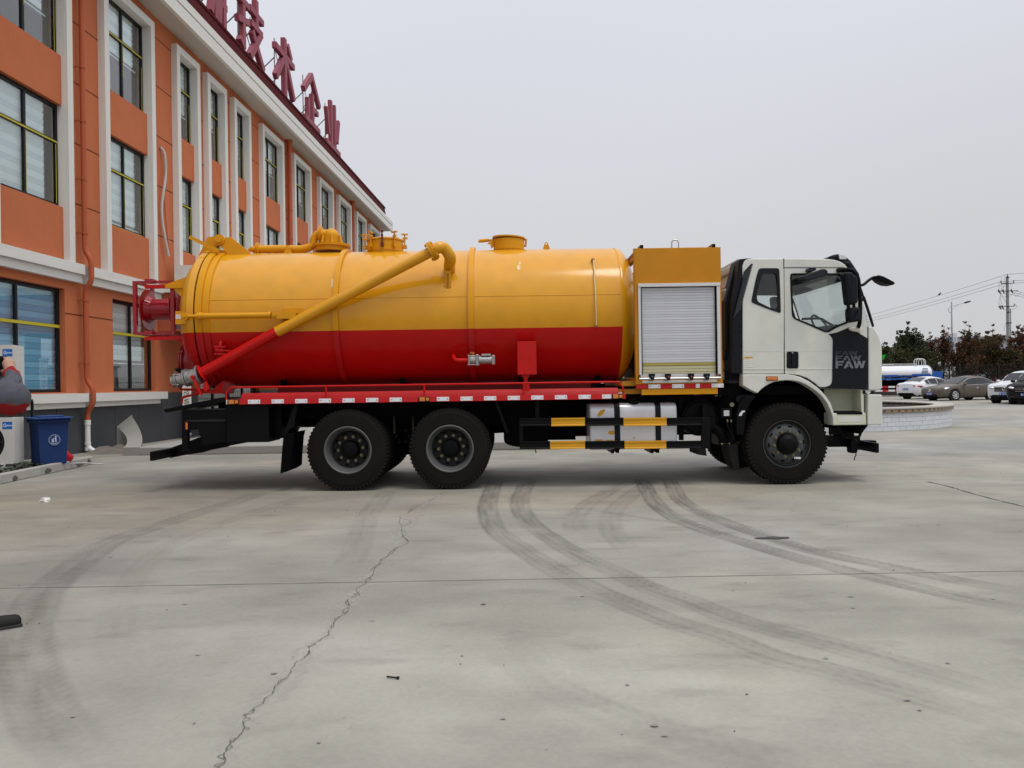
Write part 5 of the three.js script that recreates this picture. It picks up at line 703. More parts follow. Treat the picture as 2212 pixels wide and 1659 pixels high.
// ---- cab
{
  const T = truck, z = 1.245, zi = 1.19;
  const body = M.white, Q = (pts, zz = z) => tp(R7, pts, zz);
  const cab = truck;
  const qWinG = [[562, 292], [762, 292], [770, 480], [778, 738], [640, 690], [484, 628], [515, 470], [535, 380]], dWinG = [[868, 350], [890, 342], [1370, 342], [1400, 375], [1445, 560], [1475, 815], [1320, 880], [1235, 935], [1090, 870], [888, 785], [872, 500]];
  const P2 = (name, g, m, l) => part(cab, name, g, m, l);
  const rearPts = [[398, 260], [425, 200], [520, 196], [806, 196], [810, 640], [812, 1332], [405, 1334]];
  const qWin = qWinG, dWin = dWinG;
  const doorPts = [[798, 290], [1400, 290], [1440, 330], [1530, 520], [1585, 700], [1632, 870], [1636, 1490], [1180, 1478], [1120, 1425], [1040, 1372], [960, 1346], [880, 1336], [816, 1334]];
  for (const s of [1, -1]) {
    const side = (g) => (s > 0 ? g : g.map((q) => { q = merge(q).scale(1, 1, -1); const p = q.attributes.position.array, n = q.attributes.normal.array, u = q.attributes.uv.array; for (let i = 0; i < p.length; i += 9) for (let k = 0; k < 3; k++) { let t = p[i + k]; p[i + k] = p[i + 6 + k]; p[i + 6 + k] = t; t = n[i + k]; n[i + k] = n[i + 6 + k]; n[i + 6 + k] = t; } return q; }));
    const rear = soft(Q(rearPts), [0.03, 0.08, 0, 0, 0, 0, 0.02]), hole1 = soft(Q(qWin), 0.035), dOut = soft(Q(doorPts), [0, 0.1, 0.1, 0.2, 0.2, 0, 0, 0, 0, 0, 0, 0, 0]), hole2 = soft(Q(dWin), 0.06);
    P2('side_panel', side([ex(shape(rear, [hole1]), zi, z, 0.014)]), body);
    const door = P2('door', side([ex(shape(dOut, [hole2]), zi, z, 0.010)]), body);
    P2('roof_rail', side([ex(soft(Q([[808, 196], [1240, 200], [1340, 214], [1412, 252], [1440, 300], [1400, 287], [808, 287]]), [0, 0.1, 0.1, 0.06, 0, 0, 0]), zi - 0.05, z, 0.012)]), body);
    // black lower front of the door
    part(door, 'black_panel', side([ex(soft(Q([[1248, 940], [1330, 925], [1452, 874], [1634, 986], [1635, 1488], [1178, 1476], [1150, 1462], [1230, 1462], [1282, 1430], [1288, 1000], [1278, 970]]), [0, 0.02, 0, 0, 0, 0, 0, 0.05, 0.06, 0.02, 0.02]), z + 0.0008, z + 0.012, 0.004)]), M.blackPlastic, 'black lower front panel of the door');
    // window seals and glass
    const sealR = (outer, k, inner) => ex(shape(outer, [inner]), zi + 0.005, z + 0.006);
    const shrink = (pts, k) => { const c = pts.reduce((a, p) => [a[0] + p[0] / pts.length, a[1] + p[1] / pts.length], [0, 0]); return pts.map((p) => { const d = Math.hypot(p[0] - c[0], p[1] - c[1]); return [p[0] + (c[0] - p[0]) * k / d, p[1] + (c[1] - p[1]) * k / d]; }); };
    const w2 = part(door, 'window', side([sealR(hole2, 0, soft(shrink(Q(dWin), 0.026), 0.06))]), M.blackPlastic); part(door, 'pane', side([ex(soft(shrink(Q(dWin), 0.01), 0.06), z - 0.03, z - 0.026)]), M.glass);
    const w1 = P2('quarter_window', side([sealR(hole1, 0, soft(Q([[600, 340], [735, 340], [752, 480], [754, 702], [690, 690], [545, 620], [540, 545], [580, 400]]), 0.04))]), std(0.012, 0.013, 0.016, 0.25)); part(w1, 'pane', side([ex(soft(shrink(Q(qWin), 0.01), 0.035), z - 0.03, z - 0.026)]), M.glass);
    // pressed lines, seams
    P2('door_seam', side([ex(Q([[806, 196], [811, 196], [816, 640], [818, 1336], [813, 1336], [811, 640]], z), z - 0.02, z + 0.0015), ex(Q([[800, 286], [1400, 286], [1400, 290], [800, 290]], z), z - 0.02, z + 0.0015)]), std(0.08, 0.08, 0.075, 0.8));
    P2('pressed_line', side([ex(Q([[410, 1106], [1282, 1104], [1282, 1110], [410, 1112]]), z - 0.001, z + 0.002), ex(Q([[410, 1278], [806, 1278], [806, 1290], [410, 1290]]), z - 0.001, z + 0.005, 0.002), ex(Q([[822, 1278], [1282, 1280], [1282, 1290], [822, 1290]]), z - 0.001, z + 0.005, 0.002)]), body);
    // door handle
    const h = part(door, 'handle', side([ex(soft(Q([[836, 1122], [845, 1113], [940, 1113], [950, 1125], [950, 1270], [940, 1279], [845, 1279], [834, 1268]]), 0.012), z, z + 0.012, 0.004), ex(soft(Q([[880, 1135], [908, 1135], [908, 1262], [880, 1262]]), 0.01), z + 0.012, z + 0.03, 0.006)]), M.blackPlastic); part(door, 'lock', side([cy([...R7(893, 1124, z + 0.013), z + 0.012], [...R7(893, 1124, z + 0.013), z + 0.016], 0.009)]), M.steel);
    // wheel arch, step, bumper corner
    const S8 = (pts, zz = z) => tp(R8, pts, zz);
    P2('wheel_arch', side([ex(S8([[400, 232], [560, 231], [835, 231], [900, 238], [970, 258], [1050, 298], [1130, 356], [1180, 402], [1225, 455], [1265, 520], [1292, 600], [1305, 640], [1300, 732], [1290, 732], [1283, 650], [1262, 590], [1225, 510], [1180, 450], [1130, 405], [1080, 370], [1020, 332], [960, 306], [890, 292], [830, 290], [760, 296], [700, 308], [655, 328], [620, 350], [580, 380], [545, 417], [480, 388], [400, 340]]), z - 0.16, z + 0.02, 0.012)]), body);
    const sig = P2('side_marker', side([ex(S8([[634, 252], [746, 252], [746, 294], [634, 294]], z + 0.02), z + 0.02, z + 0.034, 0.004)]), std(0.22, 0.05, 0.006, 0.4)); part(sig, 'lens', side([ex(S8([[640, 258], [740, 258], [740, 288], [640, 288]], z + 0.036), z + 0.034, z + 0.042, 0.003), ex(S8([[672, 266], [708, 266], [708, 280], [672, 280]], z + 0.043), z + 0.042, z + 0.048, 0.002)]), M.amber);
    P2('step', side([ex(soft(S8([[1288, 615], [1560, 612], [1612, 608], [1616, 728], [1290, 732], [1286, 700]]), 0.015), z - 0.30, z + 0.01, 0.012), ex(S8([[1180, 380], [1590, 378], [1590, 610], [1300, 612], [1285, 560], [1240, 470]], z - 0.28), z - 0.34, z - 0.30), ex(soft(S8([[1568, 380], [1586, 380], [1586, 425], [1598, 430], [1600, 610], [1575, 612]]), 0.006), z - 0.28, z - 0.01, 0.006)]), std(0.62, 0.64, 0.50, 0.5, 0, { map: dirtMap }));
    P2('step_recess', side([ex(soft(S8([[1340, 650], [1560, 648], [1572, 660], [1566, 700], [1340, 702]], z + 0.01), 0.012), z + 0.0101, z + 0.013, 0.001)]), body);
    P2('step_tread', side([ex(S8([[1328, 602], [1578, 602], [1578, 626], [1328, 626]]), z - 0.25, z + 0.016, 0.004), ...[0, 1, 2, 3, 4, 5].map((k) => ex(S8([[1330 + k * 42, 596], [1352 + k * 42, 596], [1352 + k * 42, 603], [1330 + k * 42, 603]]), z - 0.24, z - 0.02))]), M.black);
    P2('bumper', side([ex(S8([[1636, 440], [1640, 430], [1765, 430], [1780, 442], [1780, 716], [1768, 728], [1636, 730]]), z - 0.5, z + 0.0, 0.012)]), body);
    // mirrors
    P2('rear_view_mirror', side([ex(soft(Q([[1404, 335], [1440, 326], [1490, 332], [1500, 350], [1540, 375], [1545, 640], [1455, 652], [1438, 640]], z + 0.28), 0.05), z + 0.12, z + 0.28, 0.03), ex(soft(Q([[1452, 678], [1560, 672], [1568, 690], [1568, 800], [1556, 815], [1470, 826], [1456, 800]], z + 0.26), 0.04), z + 0.10, z + 0.26, 0.03)]), M.blackPlastic);
    P2('mirror_arm', side([pipe([[...R7(1340, 312, z), z], [...R7(1490, 305, z + 0.16), z + 0.16], [...R7(1540, 380, z + 0.18), z + 0.18], [...R7(1562, 640, z + 0.18), z + 0.18], [...R7(1556, 830, z + 0.14), z + 0.14], [...R7(1545, 880, z + 0.04), z + 0.02]], 0.026, 0.14), ex(soft(Q([[1335, 292], [1500, 292], [1512, 330], [1340, 330]], z + 0.05), 0.02), z - 0.01, z + 0.05, 0.01), cy([...R7(1495, 640, z + 0.2), z + 0.2], [...R7(1500, 690, z + 0.2), z + 0.2], 0.02)]), M.black);
    P2('mirror_foot', side([ex(soft(Q([[1452, 882], [1575, 862], [1588, 905], [1560, 925], [1470, 905]], z + 0.06), 0.02), z - 0.01, z + 0.06, 0.02)]), body);
    if (s > 0) {
      P2('kerb_mirror', [ex(soft(Q([[985, 370], [1190, 294], [1235, 300], [1250, 335], [1215, 370], [1140, 392], [1040, 415], [990, 395]], z + 0.26), 0.03), z + 0.06, z + 0.26, 0.02), ex(soft(Q([[1035, 294], [1105, 290], [1112, 318], [1075, 330], [1040, 330]], z + 0.06), 0.02), z - 0.02, z + 0.12)], std(0.02, 0.022, 0.028, 0.35));
      const st = canvasTex(128, 144, (g, w, h) => { g.fillStyle = '#d9d8cf'; g.fillRect(0, 0, w, h); g.fillStyle = '#c89a35'; g.fillRect(0, 0, w, 26); g.fillStyle = '#2a2621'; g.beginPath(); g.moveTo(32, 22); g.lineTo(42, 4); g.lineTo(52, 22); g.fill(); g.strokeStyle = '#5a4a20'; g.lineWidth = 2; g.beginPath(); g.arc(66, 14, 6, 0, 7); g.stroke(); g.beginPath(); g.arc(94, 14, 6, 0, 7); g.stroke(); g.fillStyle = '#777'; for (let i = 0; i < 12; i++) if (i % 3 !== 2) g.fillRect(8, 36 + i * 9, 70 + (i % 4) * 6, 2.5); for (let i = 0; i < 4; i++) { g.beginPath(); g.arc(112, 52 + i * 22, 6, 0, 7); g.stroke(); } });
      const p = rect(R7, 415, 1164, 506, 1265, z + 0.002); decal(cab, 'warning_label', p[1] - p[0], p[3] - p[2], st, (p[0] + p[1]) / 2, (p[2] + p[3]) / 2, z + 0.0025);
      // stacked lettering on the black panel: sheared raised letters
      const L = { F: [[[0, 0], [.26, 0], [.26, .40], [.8, .40], [.8, .62], [.26, .62], [.26, .78], [.95, .78], [.95, 1], [0, 1]]], A: [[[0, 0], [.30, 0], [.38, .2], [.62, .2], [.55, .42], [.46, .42], [.56, .70], [.86, 0], [1.15, 0], [.72, 1], [.42, 1]]], W: [[[.22, 0], [.5, 0], [.68, .55], [.84, 0], [1.12, 0], [1.4, 1], [1.12, 1], [.98, .42], [.80, 1], [.56, 1], [.38, .42], [.26, 1], [0, 1]]] };
      const row = (X0, X1, Y0, Y1, lift, m) => { const a = R7(X0, Y1, z), b = R7(X1, Y0, z), W = b[0] - a[0], H = b[1] - a[1], u = W / 3.45; let x = a[0]; for (const [k, adv] of [['F', 0.92], ['A', 1.12], ['W', 1.4]]) { part(cab, 'letter', ex(L[k][0].map((q) => [x + q[0] * u, a[1] + q[1] * H]), z + 0.0125, z + 0.0125 + lift), m); x += adv * u; } };
      row(1312, 1530, 1107, 1152, 0.003, std(0.035, 0.037, 0.042, 0.5)); row(1312, 1565, 1152, 1205, 0.005, std(0.085, 0.09, 0.10, 0.5)); row(1312, 1606, 1203, 1280, 0.007, std(0.16, 0.165, 0.18, 0.45));
    }
  }
  // roof, back, floor, front
  const x0 = R7(398, 700, z)[0], x1 = R7(1640, 1000, z)[0], x2 = R7(1778, 1200, z)[0], yr = R7(700, 196, z)[1], yf = R7(800, 1334, z)[1], yw = R7(1690, 865, z)[1];
  P2('roof', [ex(soft(Q([[400, 250], [425, 203], [1240, 203], [1340, 217], [1410, 252], [1432, 290], [1400, 290], [1340, 250], [400, 262]]), [0, 0.06, 0.1, 0.08, 0.08, 0, 0, 0, 0]), -zi + 0.02, zi - 0.02)], body);
  const ribs = []; for (let k = 0; k < 7; k++) ribs.push(bx(x0 - 0.015, x0 + 0.01, yf + 0.15 + k * 0.22, yf + 0.24 + k * 0.22, -1.05, 1.16, 0.01));
  P2('back_wall', [bx(x0, x0 + 0.05, yf, yr - 0.12, -zi, zi), bx(x0 - 0.03, x0 + 0.05, yr - 0.12, yr - 0.02, -zi + 0.05, zi - 0.05, 0.02)], body); P2('back_rib', ribs, body);
  P2('rear_air_box', [bx(x0 - 0.16, x0 - 0.035, yf + 0.05, yr - 0.35, 0.6, 0.93, 0.04), bx(x0 - 0.2, x0 - 0.02, 1.15, yf, 0.6, 1.0, 0.03)], std(0.36, 0.34, 0.29, 0.7));
  P2('floor', bx(x0 + 0.05, x1, yf - 0.05, yf, -zi, zi), M.interior);
  P2('front_panel', [ex(soft(Q([[1640, 868], [1688, 866], [1732, 925], [1766, 1000], [1778, 1100], [1778, 1478], [1742, 1497], [1640, 1494]]), [0, 0.02, 0.05, 0.08, 0.1, 0.03, 0.02, 0]), -z, z, 0.02)], body);
  P2('panel_gap', [ex(Q([[1634, 866], [1640, 866], [1640, 1494], [1634, 1494]]), zi, z - 0.004)], M.blackMatt);
  P2('windscreen', ex(Q([[1436, 292], [1446, 292], [1540, 400], [1692, 866], [1684, 866], [1532, 402]]), -zi + 0.02, zi - 0.02), M.glass);
  P2('windscreen_seal', [ex(Q([[1440, 285], [1455, 290], [1546, 402], [1696, 868], [1684, 868], [1534, 405]]), z - 0.03, z), ex(Q([[1440, 285], [1455, 290], [1546, 402], [1696, 868], [1684, 868], [1534, 405]]), -z, -z + 0.03)], M.black);
  P2('wiper', [tube([[...R7(1690, 860, 0.2), 0.2], [...R7(1655, 740, 0.5), 0.5], [...R7(1600, 575, 0.7), 0.7]], 0.012, 20, 6), bx(R7(1580, 600, 1.22)[0], R7(1608, 600, 1.22)[0], R7(1600, 615, 1.22)[1], R7(1600, 578, 1.22)[1], 1.1, 1.24, 0.01)], std(0.05, 0.05, 0.05, 0.6));
  // visor and roof lamps
  P2('sun_visor', [ex(soft(Q([[1236, 196], [1290, 160], [1345, 148], [1420, 172], [1470, 215], [1510, 275], [1560, 355], [1560, 362], [1530, 378], [1480, 360], [1440, 320], [1400, 240], [1350, 212]], 1.1), 0.02), -1.1, 1.1, 0.03), ex(soft(Q([[1358, 212], [1470, 225], [1520, 290], [1562, 352], [1525, 380], [1470, 330], [1420, 290], [1390, 245]], 1.2), 0.03), -1.2, 1.2, 0.03)], M.blackPlastic);
  for (const s of [1, -1]) P2('roof_lamp', ex(soft(Q([[1350, 155], [1410, 160], [1430, 205], [1360, 205]], 1.12), 0.01), s > 0 ? 1.08 : -1.12, s > 0 ? 1.12 : -1.08, 0.006), new THREE.MeshPhysicalMaterial({ color: col(0.6, 0.6, 0.6), roughness: 0.2, clearcoat: 1 }));
  P2('front_mirror', [ex(soft(Q([[1718, 372], [1745, 355], [1800, 372], [1900, 425], [1908, 440], [1895, 456], [1820, 450], [1762, 420]], 1.12), 0.02), 0.92, 1.12, 0.02)], M.black); P2('front_mirror_arm', tube([[...R7(1545, 458, 1.1), 1.1], [...R7(1590, 455, 1.1), 1.1], [...R7(1650, 410, 1.08), 1.06], [...R7(1700, 380, 1.05), 1.02], [...R7(1740, 380, 1.05), 1.02]], 0.019, 30, 10), M.black);
  // snorkel on the rear corner
  const sn = P2('air_intake', [ex(soft(Q([[368, 202], [440, 194], [522, 196], [515, 242], [408, 640], [402, 1000], [390, 1330], [290, 1330], [288, 1190], [300, 1040], [300, 640], [310, 590], [345, 420]], 1.24), 0.02), 0.86, 1.24, 0.012), ex(soft(Q([[330, 230], [370, 205], [345, 420], [305, 600], [290, 1190], [225, 1190], [236, 1050], [232, 620], [255, 540]], 1.05), 0.02), 0.82, 1.05, 0.012)], M.blackPlastic);
  const lou = []; for (let k = 0; k < 16; k++) { const t = k / 15, cx = 448 - 118 * t * 0.95, cyy = 285 + 430 * t, hw = 42 - 6 * t, a = R7(cx - hw, cyy + 55, 1.24), b = R7(cx + hw, cyy - 35, 1.24), L2 = Math.hypot(b[0] - a[0], b[1] - a[1]); lou.push(bx(-L2 / 2, L2 / 2, -0.006, 0.006, 1.238, 1.252).rotateZ(Math.atan2(b[1] - a[1], b[0] - a[0])).translate((a[0] + b[0]) / 2, (a[1] + b[1]) / 2, 0)); }
  part(sn, 'louvre', lou, M.blackMatt); part(sn, 'louvre_rib', lou.map((g) => g.clone().translate(0.014, -0.006, 0.002)), std(0.04, 0.043, 0.05, 0.5));
  part(sn, 'rivet', [[325, 848], [382, 872], [325, 922], [380, 925], [322, 1058], [382, 1058], [320, 1140], [405, 245]].map(([X, Y]) => { const p = R7(X, Y, 1.241); return cy([p[0], p[1], 1.24], [p[0], p[1], 1.2425], 0.009, 0.009, 10); }), M.blackMatt);
  // interior
  P2('dashboard', [ex(soft(Q([[1140, 905], [1180, 862], [1280, 850], [1480, 830], [1640, 880], [1640, 1300], [1420, 1300], [1300, 1000], [1200, 950]], 1.1), 0.04), -1.1, 1.1, 0.02)], M.interior);
  P2('ceiling_liner', ex(Q([[500, 255], [1330, 258], [1410, 300], [1380, 345], [1330, 352], [500, 420]], 1.1), -1.15, 1.15), std(0.035, 0.037, 0.04, 0.9));
  for (const s of [1, -1]) P2('seat', [bx(x0 + 0.75, x0 + 1.25, yf + 0.35, yf + 0.52, s * 0.65 - 0.26, s * 0.65 + 0.26, 0.05), bx(-0.08, 0.08, 0, 0.42, s * 0.65 - 0.25, s * 0.65 + 0.25, 0.05).rotateZ(0.12).translate(x0 + 0.72, yf + 0.45, 0), bx(x0 + 0.8, x0 + 1.2, yf + 0.002, yf + 0.36, s * 0.65 - 0.2, s * 0.65 + 0.2)], M.interior);
  P2('bunk', bx(x0 + 0.06, x0 + 0.45, yf + 0.002, yf + 0.55, -1.1, 1.1, 0.04), M.interior);
  for (const s of [1, -1]) { const dk = std(0.10, 0.105, 0.115, 0.8), zz = s > 0 ? [zi - 0.02, zi - 0.003] : [-zi + 0.003, -zi + 0.02]; P2('door_trim', ex(shape(Q([[420, 290], [1400, 290], [1440, 330], [1530, 520], [1585, 700], [1630, 870], [1630, 1290], [420, 1320]]), [soft(Q(dWinG), 0.06), Q(qWinG)]), ...zz), dk); }
  P2('grab_handle', tube([[...R7(985, 792, 1.05), 1.05], [...R7(1160, 788, 1.05), 1.05], [...R7(1225, 820, 1.05), 1.05], [...R7(1300, 862, 1.05), 1.05]], 0.016, 30, 8), M.black);
  P2('steering_wheel', [new THREE.TorusGeometry(0.22, 0.016, 8, 32).rotateY(PI / 2).rotateZ(0.6).translate(R7(1180, 880, -0.6)[0], R7(1200, 870, -0.6)[1], -0.62)], M.black);
  // front axle area and front bar
  P2('underbody', [bx(x1 - 0.35, x1 + 0.05, 0.72, 1.28, -0.85, 0.85)], M.blackMatt);
  const fb = rect(R8, 1710, 908, 1748, 1005, 1.15); part(T, 'front_bar', [bx(fb[0], fb[1], fb[2], fb[3], -1.15, 1.15, 0.012), rb(R8, 1255, 840, 1560, 945, 0.5, 0.72), rb(R8, 1540, 885, 1720, 975, 0.42, 0.6), rb(R8, 1465, 870, 1540, 1010, 0.75, 0.9, 0.03)], M.black);
  part(T, 'step_bracket', [pipe([[...R8(1335, 735, 1.0), 1.0], [...R8(1395, 850, 1.0), 1.0], [...R8(1545, 855, 1.0), 1.0], [...R8(1570, 800, 1.0), 1.0], [...R8(1545, 735, 1.0), 1.0]], 0.018, 0.06), ex(tp(R8, [[1620, 440], [1645, 440], [1640, 730], [1570, 820], [1570, 780], [1620, 720]], 1.1), 0.6, 1.1), rb(R8, 1360, 735, 1500, 840, 0.3, 0.7)], M.black);
  part(T, 'tow_eye', [new THREE.TorusGeometry(0.028, 0.009, 8, 20).translate(...R8(1262, 852, 1.0), 1.0), pipe([[...R8(1518, 990, 0.85), 0.85], [...R8(1518, 1035, 0.85), 0.85], [...R8(1505, 1040, 0.85), 0.85], [...R8(1503, 1078, 0.85), 0.85]], 0.007, 0.01, 6)], M.rimDark);
  const wt = R8(945, 1055, 1.24), tag = canvasTex(96, 32, (g, w, h) => { g.fillStyle = '#d5d8da'; g.fillRect(0, 0, w, h); g.fillStyle = '#333'; g.fillRect(14, 10, 12, 14); g.fillStyle = '#888'; g.fillRect(34, 10, 44, 3); g.fillRect(34, 18, 30, 3); }); const wd = decal(truck, 'wheel_tag', 0.085, 0.026, tag, wt[0], wt[1], 1.232); wd.rotation.z = -0.05;
}

// ------------------------------------------------------------------ round basin
{
  const c = [8.65, -25.8], r = 4.85, hR = 0.58, o = base('basin', 'low round basin with a white tiled wall and patterned brown rim', 'basin', c[0], 0, c[1]);
  const ring = (r0, r1, y0, y1) => new THREE.LatheGeometry([[r0, y0], [r1, y0], [r1, y1], [r0, y1], [r0, y0]].map((p) => new THREE.Vector2(p[0], p[1])), 96);
  const sharp = (g) => { g = g.toNonIndexed(); g.computeVertexNormals(); return g; };
  part(o, 'wall', sharp(ring(r - 0.3, r - 0.02, 0.0, hR - 0.1)), std(0.42, 0.43, 0.44, 0.9));
  const tiles = [], tones = []; for (let j = 0; j < 4; j++) for (let i = 0; i < 120; i++) { const a = (i + (j % 2) * 0.5) / 120 * 2 * PI; if (Math.sin(a) < -0.2) continue; const g = new THREE.BoxGeometry(0.248, 0.112, 0.02).translate(0, 0.06 + j * 0.118, r + rr(-0.002, 0.003)).rotateY(PI / 2 - a); const k = rr(0.95, 1.03), q = new Float32Array(72).fill(k); g.setAttribute('color', new THREE.BufferAttribute(q, 3)); tiles.push(g); }
  part(o, 'tile_cladding', tiles, std(0.56, 0.58, 0.60, 0.35, 0, { vertexColors: true })).userData.kind = 'stuff';
  const mosaic = canvasTex(512, 64, (g, w, h) => { g.fillStyle = '#7d6f5e'; g.fillRect(0, 0, w, h); for (let i = 0; i < 16; i++) { g.fillStyle = i % 2 ? '#5a4334' : '#a08a66'; g.beginPath(); g.moveTo(i * 32 + 16, 8); g.lineTo(i * 32 + 30, 32); g.lineTo(i * 32 + 16, 56); g.lineTo(i * 32 + 2, 32); g.fill(); g.fillStyle = '#3c3029'; g.fillRect(i * 32 + 12, 26, 8, 12); } }); mosaic.wrapS = THREE.RepeatWrapping; mosaic.repeat.set(16, 1);
  part(o, 'rim_band', new THREE.CylinderGeometry(r + 0.06, r + 0.06, 0.1, 96, 1, true).translate(0, hR - 0.05, 0), new THREE.MeshStandardMaterial({ map: mosaic, roughness: 0.6 }));
  part(o, 'rim', sharp(ring(r - 0.45, r + 0.08, hR, hR + 0.035)), std(0.44, 0.42, 0.37, 0.6, 0, { map: dirtMap }));
  part(o, 'basin_floor', new THREE.CircleGeometry(r - 0.3, 64).rotateX(-PI / 2).translate(0, 0.34, 0), std(0.10, 0.105, 0.11, 0.4, 0, { map: dirtMap }));
}
// ------------------------------------------------------------------ cars
const tyreM = std(0.016, 0.016, 0.016, 0.85), carGlass = new THREE.MeshPhysicalMaterial({ color: col(0.012, 0.015, 0.018), roughness: 0.15, specularIntensity: 0.3, clearcoat: 0.35, clearcoatRoughness: 0.03 }), alloy = std(0.55, 0.55, 0.56, 0.3, 0.7), lampClear = new THREE.MeshPhysicalMaterial({ color: col(0.55, 0.57, 0.6), roughness: 0.1, metalness: 0.3, clearcoat: 1 }), lampRed = new THREE.MeshPhysicalMaterial({ color: col(0.34, 0.012, 0.018), roughness: 0.15, clearcoat: 1 });
const plate = canvasTex(128, 40, (g, w, h) => { g.fillStyle = '#2a4f96'; g.fillRect(0, 0, w, h); g.fillStyle = '#c9d4e6'; g.fillRect(8, 8, 14, 24); for (let i = 0; i < 5; i++) g.fillRect(40 + i * 16, 9, 10, 22); g.fillStyle = '#2a4f96'; for (let i = 0; i < 5; i++) g.fillRect(43 + i * 16, 15, 4, 9); });
// stations: x, bottom, belt, top, half width at belt, half width at top
function car(label, group, kind, bodyM, { suv = false, style = 'front' } = {}) {
  const o = base('parked_car', label, 'car', 0, 0, 0, 0, group), W = suv ? 0.93 : 0.91;
  const S = suv ? [[2.33, 0.45, 0.72, 0.74, 0.70, 0.6], [2.30, 0.26, 0.86, 0.92, 0.80, 0.70], [2.15, 0.24, 0.95, 1.02, 0.90, 0.78], [1.2, 0.24, 1.05, 1.10, W, 0.80], [1.0, 0.24, 1.06, 1.14, W, 0.79], [0.3, 0.24, 1.07, 1.58, W, 0.66], [-0.3, 0.24, 1.08, 1.68, W, 0.66], [-1.2, 0.26, 1.10, 1.67, W, 0.65], [-1.9, 0.28, 1.12, 1.58, W * 0.98, 0.62], [-2.2, 0.32, 1.13, 1.18, W * 0.94, 0.72], [-2.3, 0.40, 0.95, 1.0, W * 0.88, 0.7], [-2.33, 0.5, 0.7, 0.72, W * 0.8, 0.6]]
    : [[2.40, 0.40, 0.55, 0.57, 0.55, 0.45], [2.36, 0.24, 0.66, 0.70, 0.72, 0.6], [2.2, 0.21, 0.74, 0.80, 0.85, 0.72], [1.2, 0.20, 0.87, 0.95, W, 0.76], [0.95, 0.20, 0.89, 1.0, W, 0.74], [0.1, 0.20, 0.92, 1.40, W, 0.58], [-0.5, 0.20, 0.94, 1.48, W, 0.58], [-1.1, 0.20, 0.96, 1.43, W, 0.57], [-1.85, 0.22, 0.99, 1.12, W * 0.98, 0.66], [-2.2, 0.24, 0.99, 1.07, W * 0.93, 0.70], [-2.36, 0.30, 0.9, 0.98, W * 0.86, 0.68], [-2.42, 0.42, 0.6, 0.62, W * 0.75, 0.55]];
  const st = (x) => { let i = 0; while (i < S.length - 2 && S[i + 1][0] > x) i++; const a = S[i], b = S[i + 1], t = Math.max(0, Math.min(1, (x - a[0]) / (b[0] - a[0]))), e = t; return a.map((v, k) => (k ? v + (b[k] - v) * e : x)); };
  const N = 60, xs = Array.from({ length: N + 1 }, (_, i) => S[0][0] + (S[S.length - 1][0] - S[0][0]) * i / N).concat(S.map((q) => q[0])).sort((a, b) => b - a);
  const half = (q) => { const [x, yb, ye, yt, w, wt] = q; return [[w * 0.86, yb], [w * 0.97, yb + (ye - yb) * 0.15], [w * 1.0, yb + (ye - yb) * 0.45], [w * 1.0, yb + (ye - yb) * 0.75], [w * 0.975, ye], [wt + (w - wt) * 0.12, yt - (yt - ye) * 0.18], [wt * 0.93, yt - 0.015], [wt * 0.5, yt + 0.018], [0, yt + 0.025]]; };
  const ringAt = (x) => { const h = half(st(x)); return h.concat(h.slice(0, -1).reverse().map((p) => [-p[0], p[1]])); };
  const M0 = 16; part(o, 'body', [grid(xs.length - 1, M0, (u, v) => { const x = xs[Math.round(u * (xs.length - 1))], p = ringAt(x)[Math.round(v * M0)]; return [x, p[1], p[0]]; }), ...[0, S.length - 1].map((k) => { const s = ringAt(S[k][0]).map((p) => [p[0], p[1]]), g = new THREE.ShapeGeometry(shape(s)).rotateY(k ? -PI / 2 : PI / 2); return g.translate(S[k][0], 0, 0); })], bodyM);
  part(o, 'underside', bx(-2.1, 2.1, 0.16, 0.34, -0.8, 0.8), tyreM);
  const sideGlass = (xa, xb, f0, f1) => [1, -1].map((s) => grid(14, 4, (u, v) => { const x = xa + (xb - xa) * u, h = half(st(x)), a = h[4], b = h[5], f = f0 + (f1 - f0) * v; return [x, a[1] + (b[1] - a[1]) * f, s * (a[0] + (b[0] - a[0]) * f + 0.008)]; }));
  const cuts = suv ? [[0.62, -0.45], [-0.5, -1.35], [-1.4, -1.85]] : [[0.55, -0.42], [-0.47, -1.15], [-1.19, -1.5]];
  for (const [a, b] of cuts) part(o, 'side_window', sideGlass(a, b, 0.10, 0.95), carGlass);
  const topGlass = (xa, xb) => grid(10, 10, (u, v) => { const x = xa + (xb - xa) * u, q = st(x), z = (v * 2 - 1) * q[5] * 0.9; return [x, q[3] + 0.034 - 0.012 * (v * 2 - 1) ** 2, z]; });
  part(o, 'windscreen', topGlass(suv ? 0.95 : 0.9, suv ? 0.33 : 0.14), carGlass); part(o, 'rear_window', topGlass(suv ? -1.93 : -1.15, suv ? -2.17 : -1.78), carGlass);
  part(o, 'window_trim', [1, -1].map((s) => tube(Array.from({ length: 12 }, (_, i) => { const x = (suv ? 0.75 : 0.7) - i * (suv ? 0.245 : 0.21), h = half(st(x)); return [x, h[4][1] + 0.012, s * (h[4][0] + 0.006)]; }), 0.012, 24, 5)).concat([1, -1].map((s) => tube(Array.from({ length: 10 }, (_, i) => { const x = (suv ? 0.6 : 0.6) - i * (suv ? 0.26 : 0.235), h = half(st(x)); return [x, h[5][1] + 0.01, s * (h[5][0] + 0.012)]; }), 0.011, 24, 5))), M.chrome);
